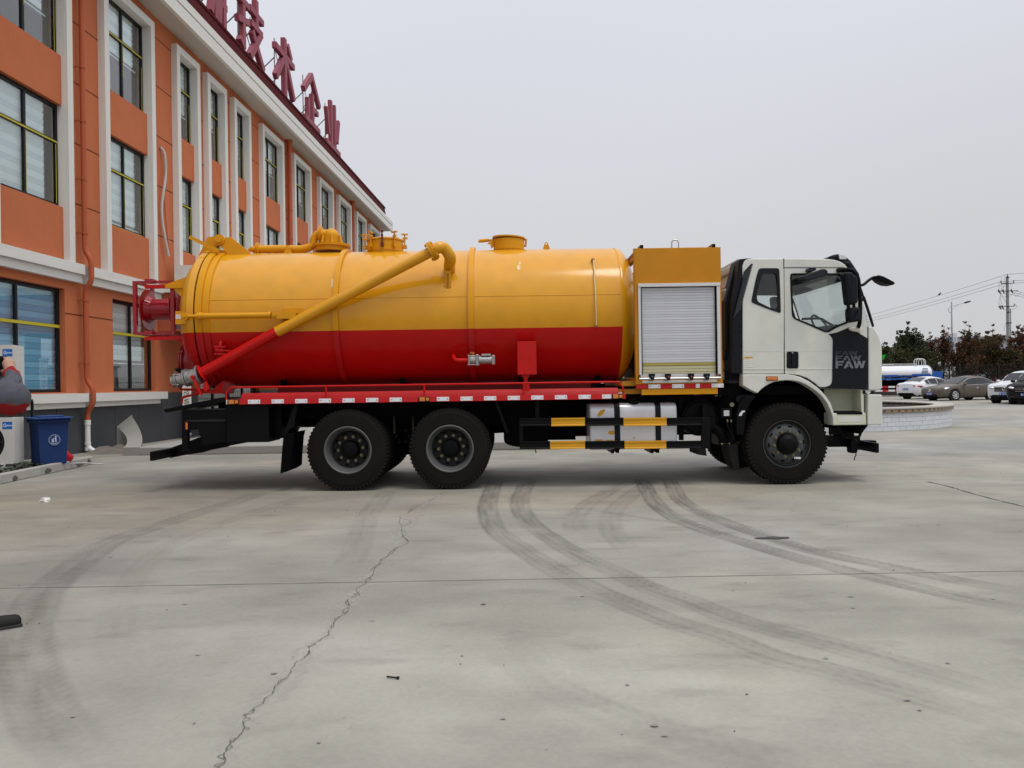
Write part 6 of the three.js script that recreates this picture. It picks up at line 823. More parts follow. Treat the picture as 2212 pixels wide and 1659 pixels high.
  for (const [x, z] of [[1.38, 0.83], [1.38, -0.83], [-1.36, 0.83], [-1.36, -0.83]]) {
    const s = Math.sign(z), R = suv ? 0.36 : 0.33, w = new THREE.Group(); w.name = 'wheel'; w.position.set(x, R, z); o.add(w);
    part(w, 'tyre', [new THREE.TorusGeometry(R - 0.09, 0.09, 12, 36).scale(1, 1, 1.1)], tyreM);
    const sp = []; for (let k = 0; k < 7; k++) sp.push(bx(0.05, R - 0.11, -0.028, 0.028, -0.012, 0.012).rotateZ(k * 2 * PI / 7).translate(0, 0, s * 0.095)); part(w, 'rim', [new THREE.TorusGeometry(R - 0.115, 0.016, 8, 32).translate(0, 0, s * 0.095), cy([0, 0, s * 0.05], [0, 0, s * 0.105], 0.06), ...sp], alloy); part(w, 'brake', cy([0, 0, -0.02], [0, 0, s * 0.075], R - 0.13, R - 0.13, 24), tyreM);
    part(o, 'wheel_arch', cy([x, R + 0.02, s * 0.70], [x, R + 0.02, s * (W + 0.003)], R + 0.05, R + 0.06, 32), tyreM);
  }
  for (const s of [1, -1]) {
    const blob = (x, y, z, a, b, c, ry, rz = 0) => new THREE.SphereGeometry(1, 18, 12).scale(a, b, c).rotateZ(rz).rotateY(ry).translate(x, y, z);
    part(o, 'headlight', blob(suv ? 2.10 : 2.02, suv ? 0.88 : 0.71, s * 0.70, 0.34, 0.085, 0.17, s * 0.45, -0.22), lampClear);
    part(o, 'tail_light', blob(-2.10, suv ? 1.0 : 0.85, s * 0.72, 0.34, 0.10, 0.17, -s * 0.4, -0.1), lampRed);
    part(o, 'wing_mirror', [new THREE.SphereGeometry(0.11, 14, 10).scale(0.7, 0.75, 1.0).translate(0.72, (suv ? 1.16 : 0.99), s * (W + 0.08))], bodyM);
    part(o, 'door_handle', [-0.28, -1.12].map((x) => { const h = half(st(x)); return bx(x - 0.1, x + 0.1, h[3][1] - 0.02, h[3][1] + 0.015, s * (h[3][0] - 0.02), s * (h[3][0] + 0.025), 0.01); }), M.chrome);
    part(o, 'fog_lamp', blob(suv ? 2.28 : 2.22, 0.38, s * 0.62, 0.1, 0.04, 0.12, s * 0.5), carGlass);
  }
  part(o, 'door_gap', [1, -1].flatMap((s) => [0.72, -0.44, -1.2].map((x) => tube([0.1, 0.3, 0.5, 0.75, 1].map((f, i) => { const h = half(st(x - (x === -1.2 ? f * 0.15 : 0))), p = h[Math.min(4, i)]; return [x - (x === -1.2 ? f * 0.15 : 0), p[1], s * (p[0] + 0.001)]; }), 0.006, 12, 4))), tyreM);
  const fx = S[1][0];
  part(o, 'grille', suv ? [bx(fx - 0.03, fx + 0.045, 0.62, 0.86, -0.48, 0.48, 0.02), bx(fx - 0.1, fx + 0.04, 0.32, 0.46, -0.6, 0.6, 0.02)] : [bx(fx - 0.03, fx + 0.05, 0.50, 0.64, -0.36, 0.36, 0.02), bx(fx - 0.1, fx + 0.03, 0.27, 0.38, -0.55, 0.55, 0.02)], tyreM);
  part(o, 'grille_bar', [0, 1, 2].map((k) => bx(fx + 0.046, fx + 0.056, (suv ? 0.66 : 0.52) + k * (suv ? 0.075 : 0.045), (suv ? 0.68 : 0.53) + k * (suv ? 0.075 : 0.045), suv ? -0.45 : -0.33, suv ? 0.45 : 0.33)).concat([new THREE.TorusGeometry(0.07, 0.014, 6, 18).rotateY(PI / 2).translate(fx + 0.06, suv ? 0.76 : 0.6, 0)]), M.chrome);
  const pf = new THREE.Mesh(new THREE.PlaneGeometry(0.44, 0.14), new THREE.MeshStandardMaterial({ map: plate, roughness: 0.4 })); pf.name = 'number_plate'; pf.rotation.y = PI / 2; pf.position.set(fx + 0.065, suv ? 0.5 : 0.42, 0); o.add(pf);
  const pr = pf.clone(); pr.rotation.y = -PI / 2; pr.position.set(S[S.length - 2][0] - 0.065, suv ? 0.78 : 0.66, 0); o.add(pr);
  return o;
}
{
  const D = PI / 180, park = (c, px, py, lx, lz, deg) => { const g = onGround(px, py), t = deg * D; c.rotation.y = t; c.position.set(g.x - (lx * Math.cos(t) + lz * Math.sin(t)), 0, g.z - (-lx * Math.sin(t) + lz * Math.cos(t))); };
  const whiteCar = paint(0.64, 0.65, 0.67, 0.15);
  park(car('white sedan showing its red tail light, behind the grey-brown sedan', 'cars parked by the fence', 'sedan', whiteCar), 2005, 862, -1.36, 0.85, 22);
  park(car('grey-brown sedan seen from its front corner, in the middle of the parked cars', 'cars parked by the fence', 'sedan', paint(0.105, 0.088, 0.072, 0.12)), 2062, 865.5, 1.38, -0.85, 196);
  park(car('white sport utility car with dark grille beside the black one', 'cars parked by the fence', 'suv', whiteCar, { suv: true }), 2153, 870.5, 1.38, 0.8, 214);
  park(car('black sport utility car cut off by the right edge of the photo', 'cars parked by the fence', 'suv', paint(0.012, 0.012, 0.014, 0.1), { suv: true }), 2192, 873, 1.38, 0.75, 222);
}
// ------------------------------------------------------------------ water truck and green skip behind
{
  const d = 63, p = (px, py) => at(px, py, d), R = p(1998, 820), o = base('water_truck', 'small white and blue water truck behind the cab of the tank truck', 'truck', R.x, 0, -d), y = 1.78, r = 0.62, L = 4.3;
  const white = paint(0.66, 0.67, 0.70, 0.2), blue = paint(0.018, 0.085, 0.34, 0.2), body = (k, a0, a1) => grid(1, 30, (u, v) => { const a = a0 + (a1 - a0) * v; return [-L + L * u, y + r * k * Math.sin(a), 1.0 * k * Math.cos(a)]; });
  part(o, 'tank', [body(1, -0.25, PI + 0.25), new THREE.SphereGeometry(1, 32, 16).scale(0.22, r, 1.0).translate(0, y, 0)], white);
  part(o, 'blue_stripe', [body(1.006, -0.46, -0.25), body(1.006, -PI + 0.46 - 2 * PI, -PI + 0.25 - 2 * PI), bx(-L, 0.02, y - 0.5, y - 0.38, -0.95, 0.95), bx(-1.5, -0.1, y - 0.2, y - 0.06, 0.955, 1.0), bx(-L, -2.6, y - 0.26, y - 0.12, 0.955, 1.0)], blue);
  part(o, 'marking', [0, 1, 2, 3].map((k) => bx(-0.62 - k * 0.06, -0.22 - k * 0.02, y + 0.32 - k * 0.11, y + 0.38 - k * 0.11, 0.0, 0.06).translate(0, 0, 1.0 * Math.sqrt(1 - ((0.35 - k * 0.11) / r) ** 2) - 0.03)), std(0.10, 0.16, 0.26, 0.4));
  part(o, 'rear_platform', [bx(0.1, 0.9, y - 0.75, y + 0.1, -0.9, 0.9, 0.02)], blue);
  part(o, 'ladder_hoop', [0.55, 0.2].map((z) => pipe([[-0.95, y + 0.5, z], [-0.95, y + 1.12, z], [-0.35, y + 1.12, z], [-0.35, y + 0.5, z]], 0.03, 0.28, 8)).concat([pipe([[-0.65, y + 0.5, 0.3], [-0.65, y + 1.1, 0.3], [-0.1, y + 1.1, 0.3], [-0.1, y + 0.4, 0.3]], 0.03, 0.26, 8)]), std(0.6, 0.6, 0.6, 0.4));
  part(o, 'walkway_rail', [tube([[-L, y + r + 0.12, 0.35], [-0.9, y + r + 0.1, 0.35]], 0.022, 4, 6), bx(-3.2, -2.6, y + r, y + r + 0.12, -0.2, 0.3), bx(-L, -0.8, y + r + 0.02, y + r + 0.05, -0.3, 0.3)], std(0.6, 0.6, 0.6, 0.4));
  part(o, 'spray_pipe', [pipe([[0.0, y + 0.6, 0.2], [0.3, y + 0.5, 0.2], [0.55, y + 0.1, 0.2]], 0.05, 0.1)], std(0.18, 0.18, 0.19, 0.5));
  part(o, 'chassis', bx(-L - 2.2, 0.6, 0.5, 1.25, -0.5, 0.5), M.blackMatt);
  part(o, 'mudguard', bx(-1.9, 0.3, 0.95, 1.26, -0.95, 0.95), M.blackMatt);
  part(o, 'side_guard', [bx(-L, -1.55, 0.66, 0.80, 0.98, 1.02), bx(-L, -1.55, 0.38, 0.52, 0.98, 1.02)], M.reflRed); const gw = new THREE.BoxGeometry(0.5, 0.135, 0.006); for (let k = 0; k < 3; k++) for (const yy of [0.73, 0.45]) shared(o, 'reflector', gw, M.reflWhite, -2.15 - k * 0.98, yy, 1.025);
  for (const [x, z] of [[-0.75, 0.82], [-0.75, -0.82], [-4.9, 0.82], [-4.9, -0.82]]) { const w = new THREE.Group(); w.name = 'wheel'; w.position.set(x, 0.44, z); o.add(w); part(w, 'tyre', new THREE.TorusGeometry(0.32, 0.12, 12, 36), tyreM); part(w, 'rim', [cy([0, 0, 0], [0, 0, z > 0 ? 0.06 : -0.06], 0.22, 0.22, 24), new THREE.TorusGeometry(0.2, 0.03, 8, 28).translate(0, 0, z > 0 ? 0.08 : -0.08)], alloy); }
  part(o, 'cab', [bx(-L - 2.1, -L - 0.3, 0.7, 2.3, -1, 1, 0.15)], white);
  const q = at(1905, 790, 70), s = base('green_skip', 'green steel tipping body behind the white water truck', 'skip', q.x - 1.2, 0, -70); const gm = paint(0.02, 0.33, 0.03, 0.4);
  part(s, 'hopper', [ex([[-1.2, 1.5], [0.7, 1.6], [1.25, 2.55], [-1.4, 2.6]], -0.9, 0.9)], gm); part(s, 'rib', [bx(-0.1, 0.02, 1.5, 2.6, 0.9, 0.98), ex([[0.75, 1.6], [0.95, 1.6], [0.85, 3.4], [0.35, 3.5], [0.3, 3.3], [0.7, 3.2]], 0.5, 0.62), ex([[0.3, 3.5], [1.3, 3.45], [1.1, 3.05], [0.7, 2.95]], -0.4, 0.6)], gm); part(s, 'base', [bx(-1.6, 0.9, 0.3, 1.5, -0.7, 0.7)], M.blackMatt);
}
// ------------------------------------------------------------------ fence, trees, far buildings, lamp, pole
{
  const zf = -66, xa = 5, xb = 70, fence = base('iron_fence', 'black iron picket fence along the far side of the yard', 'fence', 0, 0, zf), iron = std(0.012, 0.012, 0.013, 0.6);
  part(fence, 'rail', [bx(xa, xb, 0.5, 0.55, -0.02, 0.02), bx(xa, xb, 1.95, 2.0, -0.02, 0.02), bx(xa, xb, 1.60, 1.64, -0.02, 0.02)], iron);
  for (let x = xa; x <= xb; x += 3.2) part(fence, 'post', [bx(x - 0.07, x + 0.07, 0, 2.42, -0.08, 0.08), cy([x, 2.42, 0], [x, 2.58, 0], 0.09, 0.01, 4)], iron);
  const pk = []; for (let x = xa; x < xb; x += 0.16) pk.push(bx(x - 0.014, x + 0.014, 0.3, 2.33, -0.012, 0.012), cy([x, 2.33, 0], [x, 2.5, 0], 0.03, 0.002, 4)); part(fence, 'picket', pk, iron).userData.kind = 'stuff';
  part(fence, 'footing', bx(xa, xb, 0.002, 0.3, 0.10, 0.3), std(0.07, 0.06, 0.055, 0.9));
  // leaves: small bent quads with their own tint
  function leaves(n, place, tints, s0, s1) {
    const pos = new Float32Array(n * 18), c = new Float32Array(n * 18), a = V(0, 0, 0), e = new THREE.Euler(), q = new THREE.Quaternion(); let k = 0;
    for (let i = 0; i < n; i++) {
      const p = place(i); if (!p) continue; const s = rr(s0, s1); e.set(rr(0, 6.3), rr(0, 6.3), rr(0, 6.3)); q.setFromEuler(e); const t = tints[Math.floor(rnd() * tints.length)], b = rr(0.75, 1.2) * (p[3] ?? 1);
      const v = [[-0.5, 0, 0], [0.1, 0.32, 0.06], [0.55, 0, -0.05], [-0.5, 0, 0], [0.55, 0, -0.05], [0.1, -0.32, 0.06]];
      for (const w of v) { a.set(w[0] * s, w[1] * s, w[2] * s).applyQuaternion(q); pos[k] = p[0] + a.x; pos[k + 1] = p[1] + a.y; pos[k + 2] = p[2] + a.z; for (let j = 0; j < 3; j++) c[k + j] = t[j] * b; k += 3; }
    }
    const g = new THREE.BufferGeometry(); g.setAttribute('position', new THREE.BufferAttribute(pos.slice(0, k), 3)); g.setAttribute('color', new THREE.BufferAttribute(c.slice(0, k), 3)); g.computeVertexNormals(); return g;
  }
  const leafM = new THREE.MeshPhysicalMaterial({ color: 0xffffff, vertexColors: true, roughness: 0.85, transmission: 0.35, thickness: 0, specularIntensity: 0.3 }), bark = std(0.075, 0.062, 0.05, 0.95);
  const green = [[0.030, 0.045, 0.016], [0.045, 0.06, 0.02], [0.022, 0.034, 0.014], [0.06, 0.07, 0.03]], olive = [[0.085, 0.078, 0.03], [0.065, 0.065, 0.026], [0.11, 0.09, 0.035], [0.05, 0.055, 0.022]], brown = [[0.11, 0.045, 0.02], [0.085, 0.038, 0.02], [0.14, 0.055, 0.022], [0.07, 0.036, 0.02], [0.10, 0.06, 0.03]], mix = (...l) => [].concat(...l);
  function tree(label, px, topY, width, d0, tints, n, style) {
    const d = d0 + 9;
    const b = at(px, 850, d), h = at(px, topY, d).y, o = base('tree', label, 'tree', b.x, 0, -d, 0), tips = [], wood = [];
    const w = width / F * d / 2;
    wood.push(cy([0, 0, 0], [0, h * 0.35, 0], 0.07, 0.055, 8), cy([0, h * 0.35, 0], [rr(-0.1, 0.1), h * 0.92, rr(-0.1, 0.1)], 0.055, 0.012, 7));
    const nb = style === 'column' ? 14 : 24, R0 = style === 'round' ? 0.34 : 0.24;
    for (let i = 0; i < nb; i++) {
      const t = style === 'column' ? rr(0.3, 0.95) : Math.pow(rnd(), 0.8) * 0.9, a = i * 2.4 + rr(-0.3, 0.3), y0 = h * (0.14 + 0.62 * t), env = style === 'column' ? 0.75 : style === 'sparse' ? 0.35 + 0.65 * (1 - t) : Math.pow(1 - 0.82 * t, 0.75), reach = w * env * rr(0.55, 1.08), up = reach * rr(0.3, 0.9) + 0.15;
      const e = [Math.cos(a) * reach, Math.min(h * 0.95, y0 + up), Math.sin(a) * reach]; wood.push(cy([0, y0, 0], e, 0.022, 0.006, 5));
      for (const f of [0.4, 0.65, 0.85, 1.0]) if (rnd() < 0.85) tips.push([e[0] * f, y0 + (e[1] - y0) * f, e[2] * f, R0 * rr(0.6, 1.25)]);
      for (let k = 0; k < 2; k++) { const f = rr(0.5, 1), m = [e[0] * f, y0 + (e[1] - y0) * f, e[2] * f], e2 = [m[0] + rr(-0.5, 0.5), Math.min(h, m[1] + rr(0.3, 0.9)), m[2] + rr(-0.5, 0.5)]; wood.push(cy(m, e2, 0.010, 0.004, 4)); tips.push([...e2, R0 * 0.55], [(m[0] + e2[0]) / 2, (m[1] + e2[1]) / 2, (m[2] + e2[2]) / 2, R0 * 0.7]); }
    }
    const ns = style === 'column' ? 2 : style === 'sparse' ? 8 : 5;   // upright shoots that break the outline
    for (let k = 0; k < ns; k++) { const a = rr(0, 6.3), q = k ? rr(0.15, 0.55) * w : 0, b0 = [Math.cos(a) * q * 0.6, h * 0.5, Math.sin(a) * q * 0.6], e = [Math.cos(a) * q, h * (k ? rr(0.74, 0.97) : 1) - 0.1, Math.sin(a) * q]; wood.push(cy(b0, e, 0.018, 0.004, 5)); for (let m = 0; m < 7; m++) { const f = m / 6; if (style !== 'sparse' || rnd() < 0.6) tips.push([b0[0] + (e[0] - b0[0]) * f, b0[1] + (e[1] - b0[1]) * f, b0[2] + (e[2] - b0[2]) * f, 0.26 - 0.16 * f]); } }
    part(o, 'trunk', wood, bark);
    part(o, 'crown', leaves(Math.round(n * 1.1), () => { const t = tips[Math.floor(rnd() * tips.length)], R = t[3], y = t[1] + rr(-R, R); return y < 0.6 ? null : [t[0] + rr(-R, R) * 1.2, y, t[2] + rr(-R, R) * 1.2]; }, tints, 0.12, 0.30), leafM);
    return o;
  }
  const Z = (X) => (3100 + X / 4.0365) * 0.60636, Y = (v) => (1120 + v / 4.0365) * 0.60636;
  tree('dark green bushy tree right behind the truck cab, tallest of the green ones', Z(560), Y(105), 92, 62, mix(green, green, [olive[1]]), 6500, 'round');
  tree('small olive tree at the left end of the row, beside the cab edge', Z(215), Y(340), 46, 64, mix(green, olive), 2200, 'sparse');
  tree('low olive green tree behind the water truck ladder', Z(430), Y(450), 66, 60, mix(olive, olive, green), 4200, 'round');
  tree('green tree in front of the lamp post foot', Z(820), Y(480), 62, 60, mix(olive, green), 3800, 'round');
  tree('thin reddish brown tree with bare lower twigs left of the lamp post', Z(880), Y(240), 34, 65, brown, 900, 'column');
  tree('narrow dark brown tree left of the advertising box', Z(1060), Y(150), 20, 65, brown, 1100, 'column');
  tree('short brown tree touching the lamp post', Z(1140), Y(185), 18, 66, brown, 600, 'column');
  tree('sparse tree with scattered dark leaves at its top, right of the lamp post', Z(1430), Y(60), 62, 63, mix(brown, [olive[3]], [green[0]]), 1700, 'sparse');
  tree('broad brown tree to the right of the advertising box', Z(1370), Y(330), 78, 60, mix(brown, brown, [olive[3]], [olive[0]]), 6000, 'round');
  tree('olive brown tree in front of the utility pole', Z(1690), Y(240), 92, 61, mix(brown, olive, olive), 6500, 'round');
  tree('rust brown upright tree left of the utility pole', Z(1780), Y(140), 40, 66, brown, 1500, 'column');
  tree('dark rust tree at the right edge of the photo', Z(2140), Y(75), 60, 62, mix(brown, [[0.06, 0.02, 0.014]]), 3400, 'sparse');
  tree('green and brown bush-like tree at the foot of the utility pole', Z(2030), Y(420), 60, 60, mix(olive, green, brown), 4200, 'round');
  const hedge = (n, x0, x1, y1, z, tints, name, label) => { const m = thing(name, label, 'hedge', leaves(n, () => { const x = rr(x0, x1), k = vnoise(x * 0.8, z, 0, 5); return [x, rr(0.1, y1 * (0.6 + 0.6 * k)), z + rr(-0.35, 0.35)]; }, tints, 0.1, 0.2), leafM); m.userData.kind = 'stuff'; return m; };
  hedge(7500, 30, 58, 2.1, -68.6, mix(green, [[0.03, 0.02, 0.012]], brown), 'undergrowth', 'dark undergrowth behind the iron fence');
  hedge(2800, 38, 53, 1.35, -67.2, [[0.16, 0.022, 0.012], [0.11, 0.016, 0.012], [0.2, 0.04, 0.016], [0.06, 0.014, 0.01]], 'red_hedge', 'red leaved low hedge behind the iron fence');
  // pale buildings beyond the road
  const wallM = std(0.46, 0.48, 0.50, 0.8, 0, { map: plasterMap }), dark = std(0.05, 0.055, 0.06, 0.5);
  const far = (label, px0, px1, yTop, d, m, roofM) => { const a = at(px0, yTop, d), b = at(px1, yTop, d), o = base('far_building', label, 'building', a.x, 0, -d); const w = b.x - a.x, h = (a.y + b.y) / 2; part(o, 'wall', bx(0, w, 0, h, -10, 0), m); part(o, 'roof', [bx(-0.3, w + 0.3, h, h + 0.25, -10.3, 0.3)], roofM); const n = Math.max(2, Math.floor(w / 3.5)); for (let i = 0; i < n; i++) { const f = part(o, 'window', bx((i + 0.25) * w / n, (i + 0.7) * w / n, h * 0.45, h * 0.72, 0.001, 0.05), std(0.5, 0.5, 0.5, 0.6)); part(f, 'pane', bx((i + 0.27) * w / n, (i + 0.68) * w / n, h * 0.47, h * 0.70, 0.05, 0.06), carGlass); } return o; };
  far('low pale grey workshop behind the trees left of the lamp post', Z(965), Z(1270), Y(395), 92, wallM, std(0.3, 0.31, 0.33, 0.7));
  far('long pale grey workshop behind the brown trees', Z(1300), Z(1960), Y(345), 104, wallM, std(0.25, 0.26, 0.28, 0.7));
  far('grey roofed workshop at the right edge behind the utility pole', Z(1990), Z(2500), Y(365), 96, wallM, std(0.10, 0.105, 0.115, 0.6));
  far('low white building far behind the green tree', Z(60), Z(640), Y(560), 112, wallM, std(0.3, 0.3, 0.32, 0.7));
  // street lamp with an advertising box
  { const d = 75, f = (X, v) => at((3250 + X / 4.879) * 0.60636, (940 + v / 4.879) * 0.60636, d), top = f(679, 660), o = base('street_lamp', 'pale street lamp post with one arm and an advertising box above the trees', 'street lamp', top.x, 0, -d), rel = (X, v, z = 0) => { const q = f(X, v); return [q.x - top.x, q.y, z]; }, pm = std(0.42, 0.43, 0.45, 0.4, 0.4);
    part(o, 'pole', [cy([0, 0, 0], [0, top.y, 0], 0.11, 0.055, 14), cy([0, 0, 0], [0, 0.06, 0], 0.25)], pm); part(o, 'arm', [tube([rel(690, 735), rel(760, 715), rel(830, 695), rel(890, 680)], 0.035, 20, 8), tube([rel(690, 790), rel(740, 755), rel(790, 715)], 0.018, 16, 6), tube([rel(672, 852), rel(635, 830), rel(625, 790), rel(640, 755), rel(672, 738)], 0.025, 24, 6)], pm);
    const a = rel(885, 682), b = rel(1018, 648); part(o, 'lamp_head', new THREE.SphereGeometry(1, 20, 12).scale(Math.hypot(b[0] - a[0], b[1] - a[1]) / 2, 0.085, 0.16).rotateZ(Math.atan2(b[1] - a[1], b[0] - a[0])).translate((a[0] + b[0]) / 2, (a[1] + b[1]) / 2, 0), std(0.03, 0.03, 0.032, 0.5));
    const ad = canvasTex(96, 192, (g, w, h) => { g.fillStyle = '#c6ccd2'; g.fillRect(0, 0, w, h); g.fillStyle = '#3f93b4'; g.fillRect(4, 40, 88, 60); g.fillStyle = '#9fd0de'; for (let i = 0; i < 3; i++) g.fillRect(14, 50 + i * 16, 60, 8); g.fillStyle = '#9aa3ab'; g.fillRect(0, 120, w, 72); }), ad2 = canvasTex(96, 192, (g, w, h) => { g.fillStyle = '#d2d6da'; g.fillRect(0, 0, w, h); g.fillStyle = '#7d8790'; g.fillRect(30, 50, 14, 40); g.fillRect(54, 46, 12, 50); g.fillRect(28, 130, 44, 34); });
    const l = rect2(rel(600, 1215), rel(690, 1490)), r2 = rect2(rel(692, 1200), rel(775, 1500)); function rect2(p, q) { return [p[0], q[0], q[1], p[1]]; }
    for (const [q, t] of [[l, ad], [r2, ad2]]) { const bo = part(o, 'advertising_box', bx(q[0], q[1] - 0.01, q[2], q[3], -0.12, 0.12, 0.02), pm); const m = new THREE.Mesh(new THREE.PlaneGeometry(q[1] - q[0] - 0.05, q[3] - q[2] - 0.05), new THREE.MeshStandardMaterial({ map: t, roughness: 0.4 })); m.name = 'poster'; m.position.set((q[0] + q[1]) / 2, (q[2] + q[3]) / 2, 0.123); bo.add(m); } }
  // utility pole, its gear and the wires
  { const d = 80, f = (X, v) => at((3250 + X / 4.879) * 0.60636, (940 + v / 4.879) * 0.60636, d), top = f(1647, 220), o = base('utility_pole', 'concrete utility pole with crossarms and insulators', 'utility pole', top.x, 0, -d), rel = (X, v, z = 0) => { const q = f(X, v); return [q.x - top.x, q.y, z]; }, cm = std(0.25, 0.25, 0.25, 0.85), im = std(0.03, 0.03, 0.03, 0.5);
    part(o, 'pole', cy([0, 0, 0], [0, top.y, 0], 0.19, 0.13, 16), cm);
    const y = (v) => rel(1647, v)[1], cross = (X0, X1, v) => bx(rel(X0, v)[0], rel(X1, v)[0], y(v) - 0.035, y(v) + 0.035, 0.14, 0.2);
    part(o, 'crossarm', [cross(1525, 1752, 342), cross(1500, 1820, 475), cross(1545, 1745, 742), cross(1608, 1710, 1028), cross(1625, 1700, 842), cross(1622, 1672, 238)], im);
    const ins = [[1635, 205], [1520, 320], [1742, 310], [1478, 470], [1555, 465], [1700, 468], [1752, 715], [1515, 750], [1545, 745], [1685, 800]]; for (const [X, v] of ins) { const p = rel(X, v, 0.17); part(o, 'insulator', [cy([p[0], p[1] - 0.16, p[2]], [p[0], p[1] + 0.12, p[2]], 0.03), ...[-0.08, 0, 0.08].map((k) => cy([p[0], p[1] + k, p[2]], [p[0], p[1] + k + 0.03, p[2]], 0.075, 0.05, 10))], im); }
    part(o, 'fuse_switch', [[1490, 490, 0.5], [1562, 490, 0.35], [1500, 765, 0.6], [1545, 760, 0.5], [1705, 480, 0.5]].map(([X, v, a]) => { const p = rel(X, v, 0.2); return bx(-0.05, 0.05, -0.2, 0.2, -0.03, 0.03).rotateZ(a).translate(...p); }), im);
    const loop = (...q) => tube(q.map(([X, v]) => rel(X, v, 0.24)), 0.012, 30, 5);
    part(o, 'jumper_wire', [loop([1480, 330], [1481, 400], [1482, 455]), loop([1585, 215], [1570, 300], [1555, 380], [1552, 450]), loop([1525, 240], [1522, 310], [1520, 460], [1500, 560], [1478, 650], [1485, 710], [1500, 740]), loop([1505, 520], [1512, 640], [1535, 730]), loop([1520, 520], [1560, 610], [1615, 690]), loop([1510, 510], [1545, 570], [1590, 580], [1625, 520]), loop([1580, 510], [1620, 570], [1670, 560], [1730, 510]), loop([1735, 510], [1770, 570], [1810, 550], [1860, 490]), loop([1755, 705], [1790, 740], [1760, 780], [1705, 795]), loop([1535, 785], [1570, 805], [1630, 800]), loop([1680, 350], [1695, 450]), loop([1590, 360], [1530, 470]), loop([1600, 1035], [1565, 1170])], im);
    part(o, 'conduit', [cy([rel(1692, 800)[0], rel(1692, 800)[1], 0.1], [rel(1692, 800)[0], 0.0, 0.1], 0.035)], im);
    // conductors run on to a pole farther away, hidden by the truck, and to the right
    const o2 = base('far_utility_pole', 'second utility pole far along the line, seen only past the truck cab', 'utility pole', at(1752, 760, 160).x, 0, -160); part(o2, 'pole', cy([0, 0, 0], [0, 11.7, 0], 0.19, 0.13, 10), cm); part(o2, 'crossarm', bx(-0.9, 0.9, 10.8, 10.88, 0.14, 0.2), im);
    const wires = [[[1635, 185], 11.75, 0, 'uppermost'], [[1520, 312], 10.95, -0.8, 'middle'], [[1600, 348], 10.9, 0.8, 'lowest']]; 
    for (const [q, y2, dx, nm] of wires) { const a = f(q[0], q[1]), b = V(o2.position.x + dx, y2, -160), pts = []; for (let i = 0; i <= 24; i++) { const t = i / 24; pts.push([a.x + (b.x - a.x) * t, a.y + (b.y - a.y) * t - 1.4 * 4 * t * (1 - t) * 0.35, a.z + (b.z - a.z) * t]); } const c = [a.x + 60, a.y + 2.5, a.z + 18]; thing('power_line', nm + ' of the three power lines running left from the utility pole', 'wire', [tube(pts, 0.016, 80, 5), tube([[a.x, a.y, a.z], [(a.x + c[0]) / 2, (a.y + c[1]) / 2 - 0.5, (a.z + c[2]) / 2], c], 0.016, 30, 5)], im); }
    { const a = f(1820, 478); thing('branch_wire', 'thin branch wires leaving the utility pole to the right', 'wire', [0, 1, 2].map((k) => tube([[a.x - k * 0.4, a.y - k * 0.12, a.z], [a.x + 6, a.y - 1.3 - k * 0.2, a.z], [a.x + 30, a.y - 4 - k * 0.5, a.z]], 0.015, 20, 5)), im); }
    // a bird on the uppermost line
    { const p = at((3250 + 470 / 4.879) * 0.60636, (940 + 536 / 4.879) * 0.60636, 100); const bd = base('bird', 'small dark bird perched on the uppermost power line', 'bird', p.x, p.y - 0.1, -100); part(bd, 'body', [new THREE.SphereGeometry(0.12, 14, 10).scale(1.5, 0.85, 0.8).rotateZ(0.6).translate(0, 0.16, 0), new THREE.SphereGeometry(0.075, 12, 10).translate(0.14, 0.29, 0), new THREE.ConeGeometry(0.025, 0.08, 8).rotateZ(-PI / 2).translate(0.24, 0.29, 0)], std(0.02, 0.02, 0.022, 0.7)); part(bd, 'tail', new THREE.BoxGeometry(0.24, 0.02, 0.07).rotateZ(0.75).translate(-0.2, 0.03, 0), std(0.02, 0.02, 0.022, 0.7)); part(bd, 'leg', [cy([0, 0, 0.03], [0, 0.1, 0.03], 0.006), cy([0, 0, -0.03], [0, 0.1, -0.03], 0.006)], im); } }
}

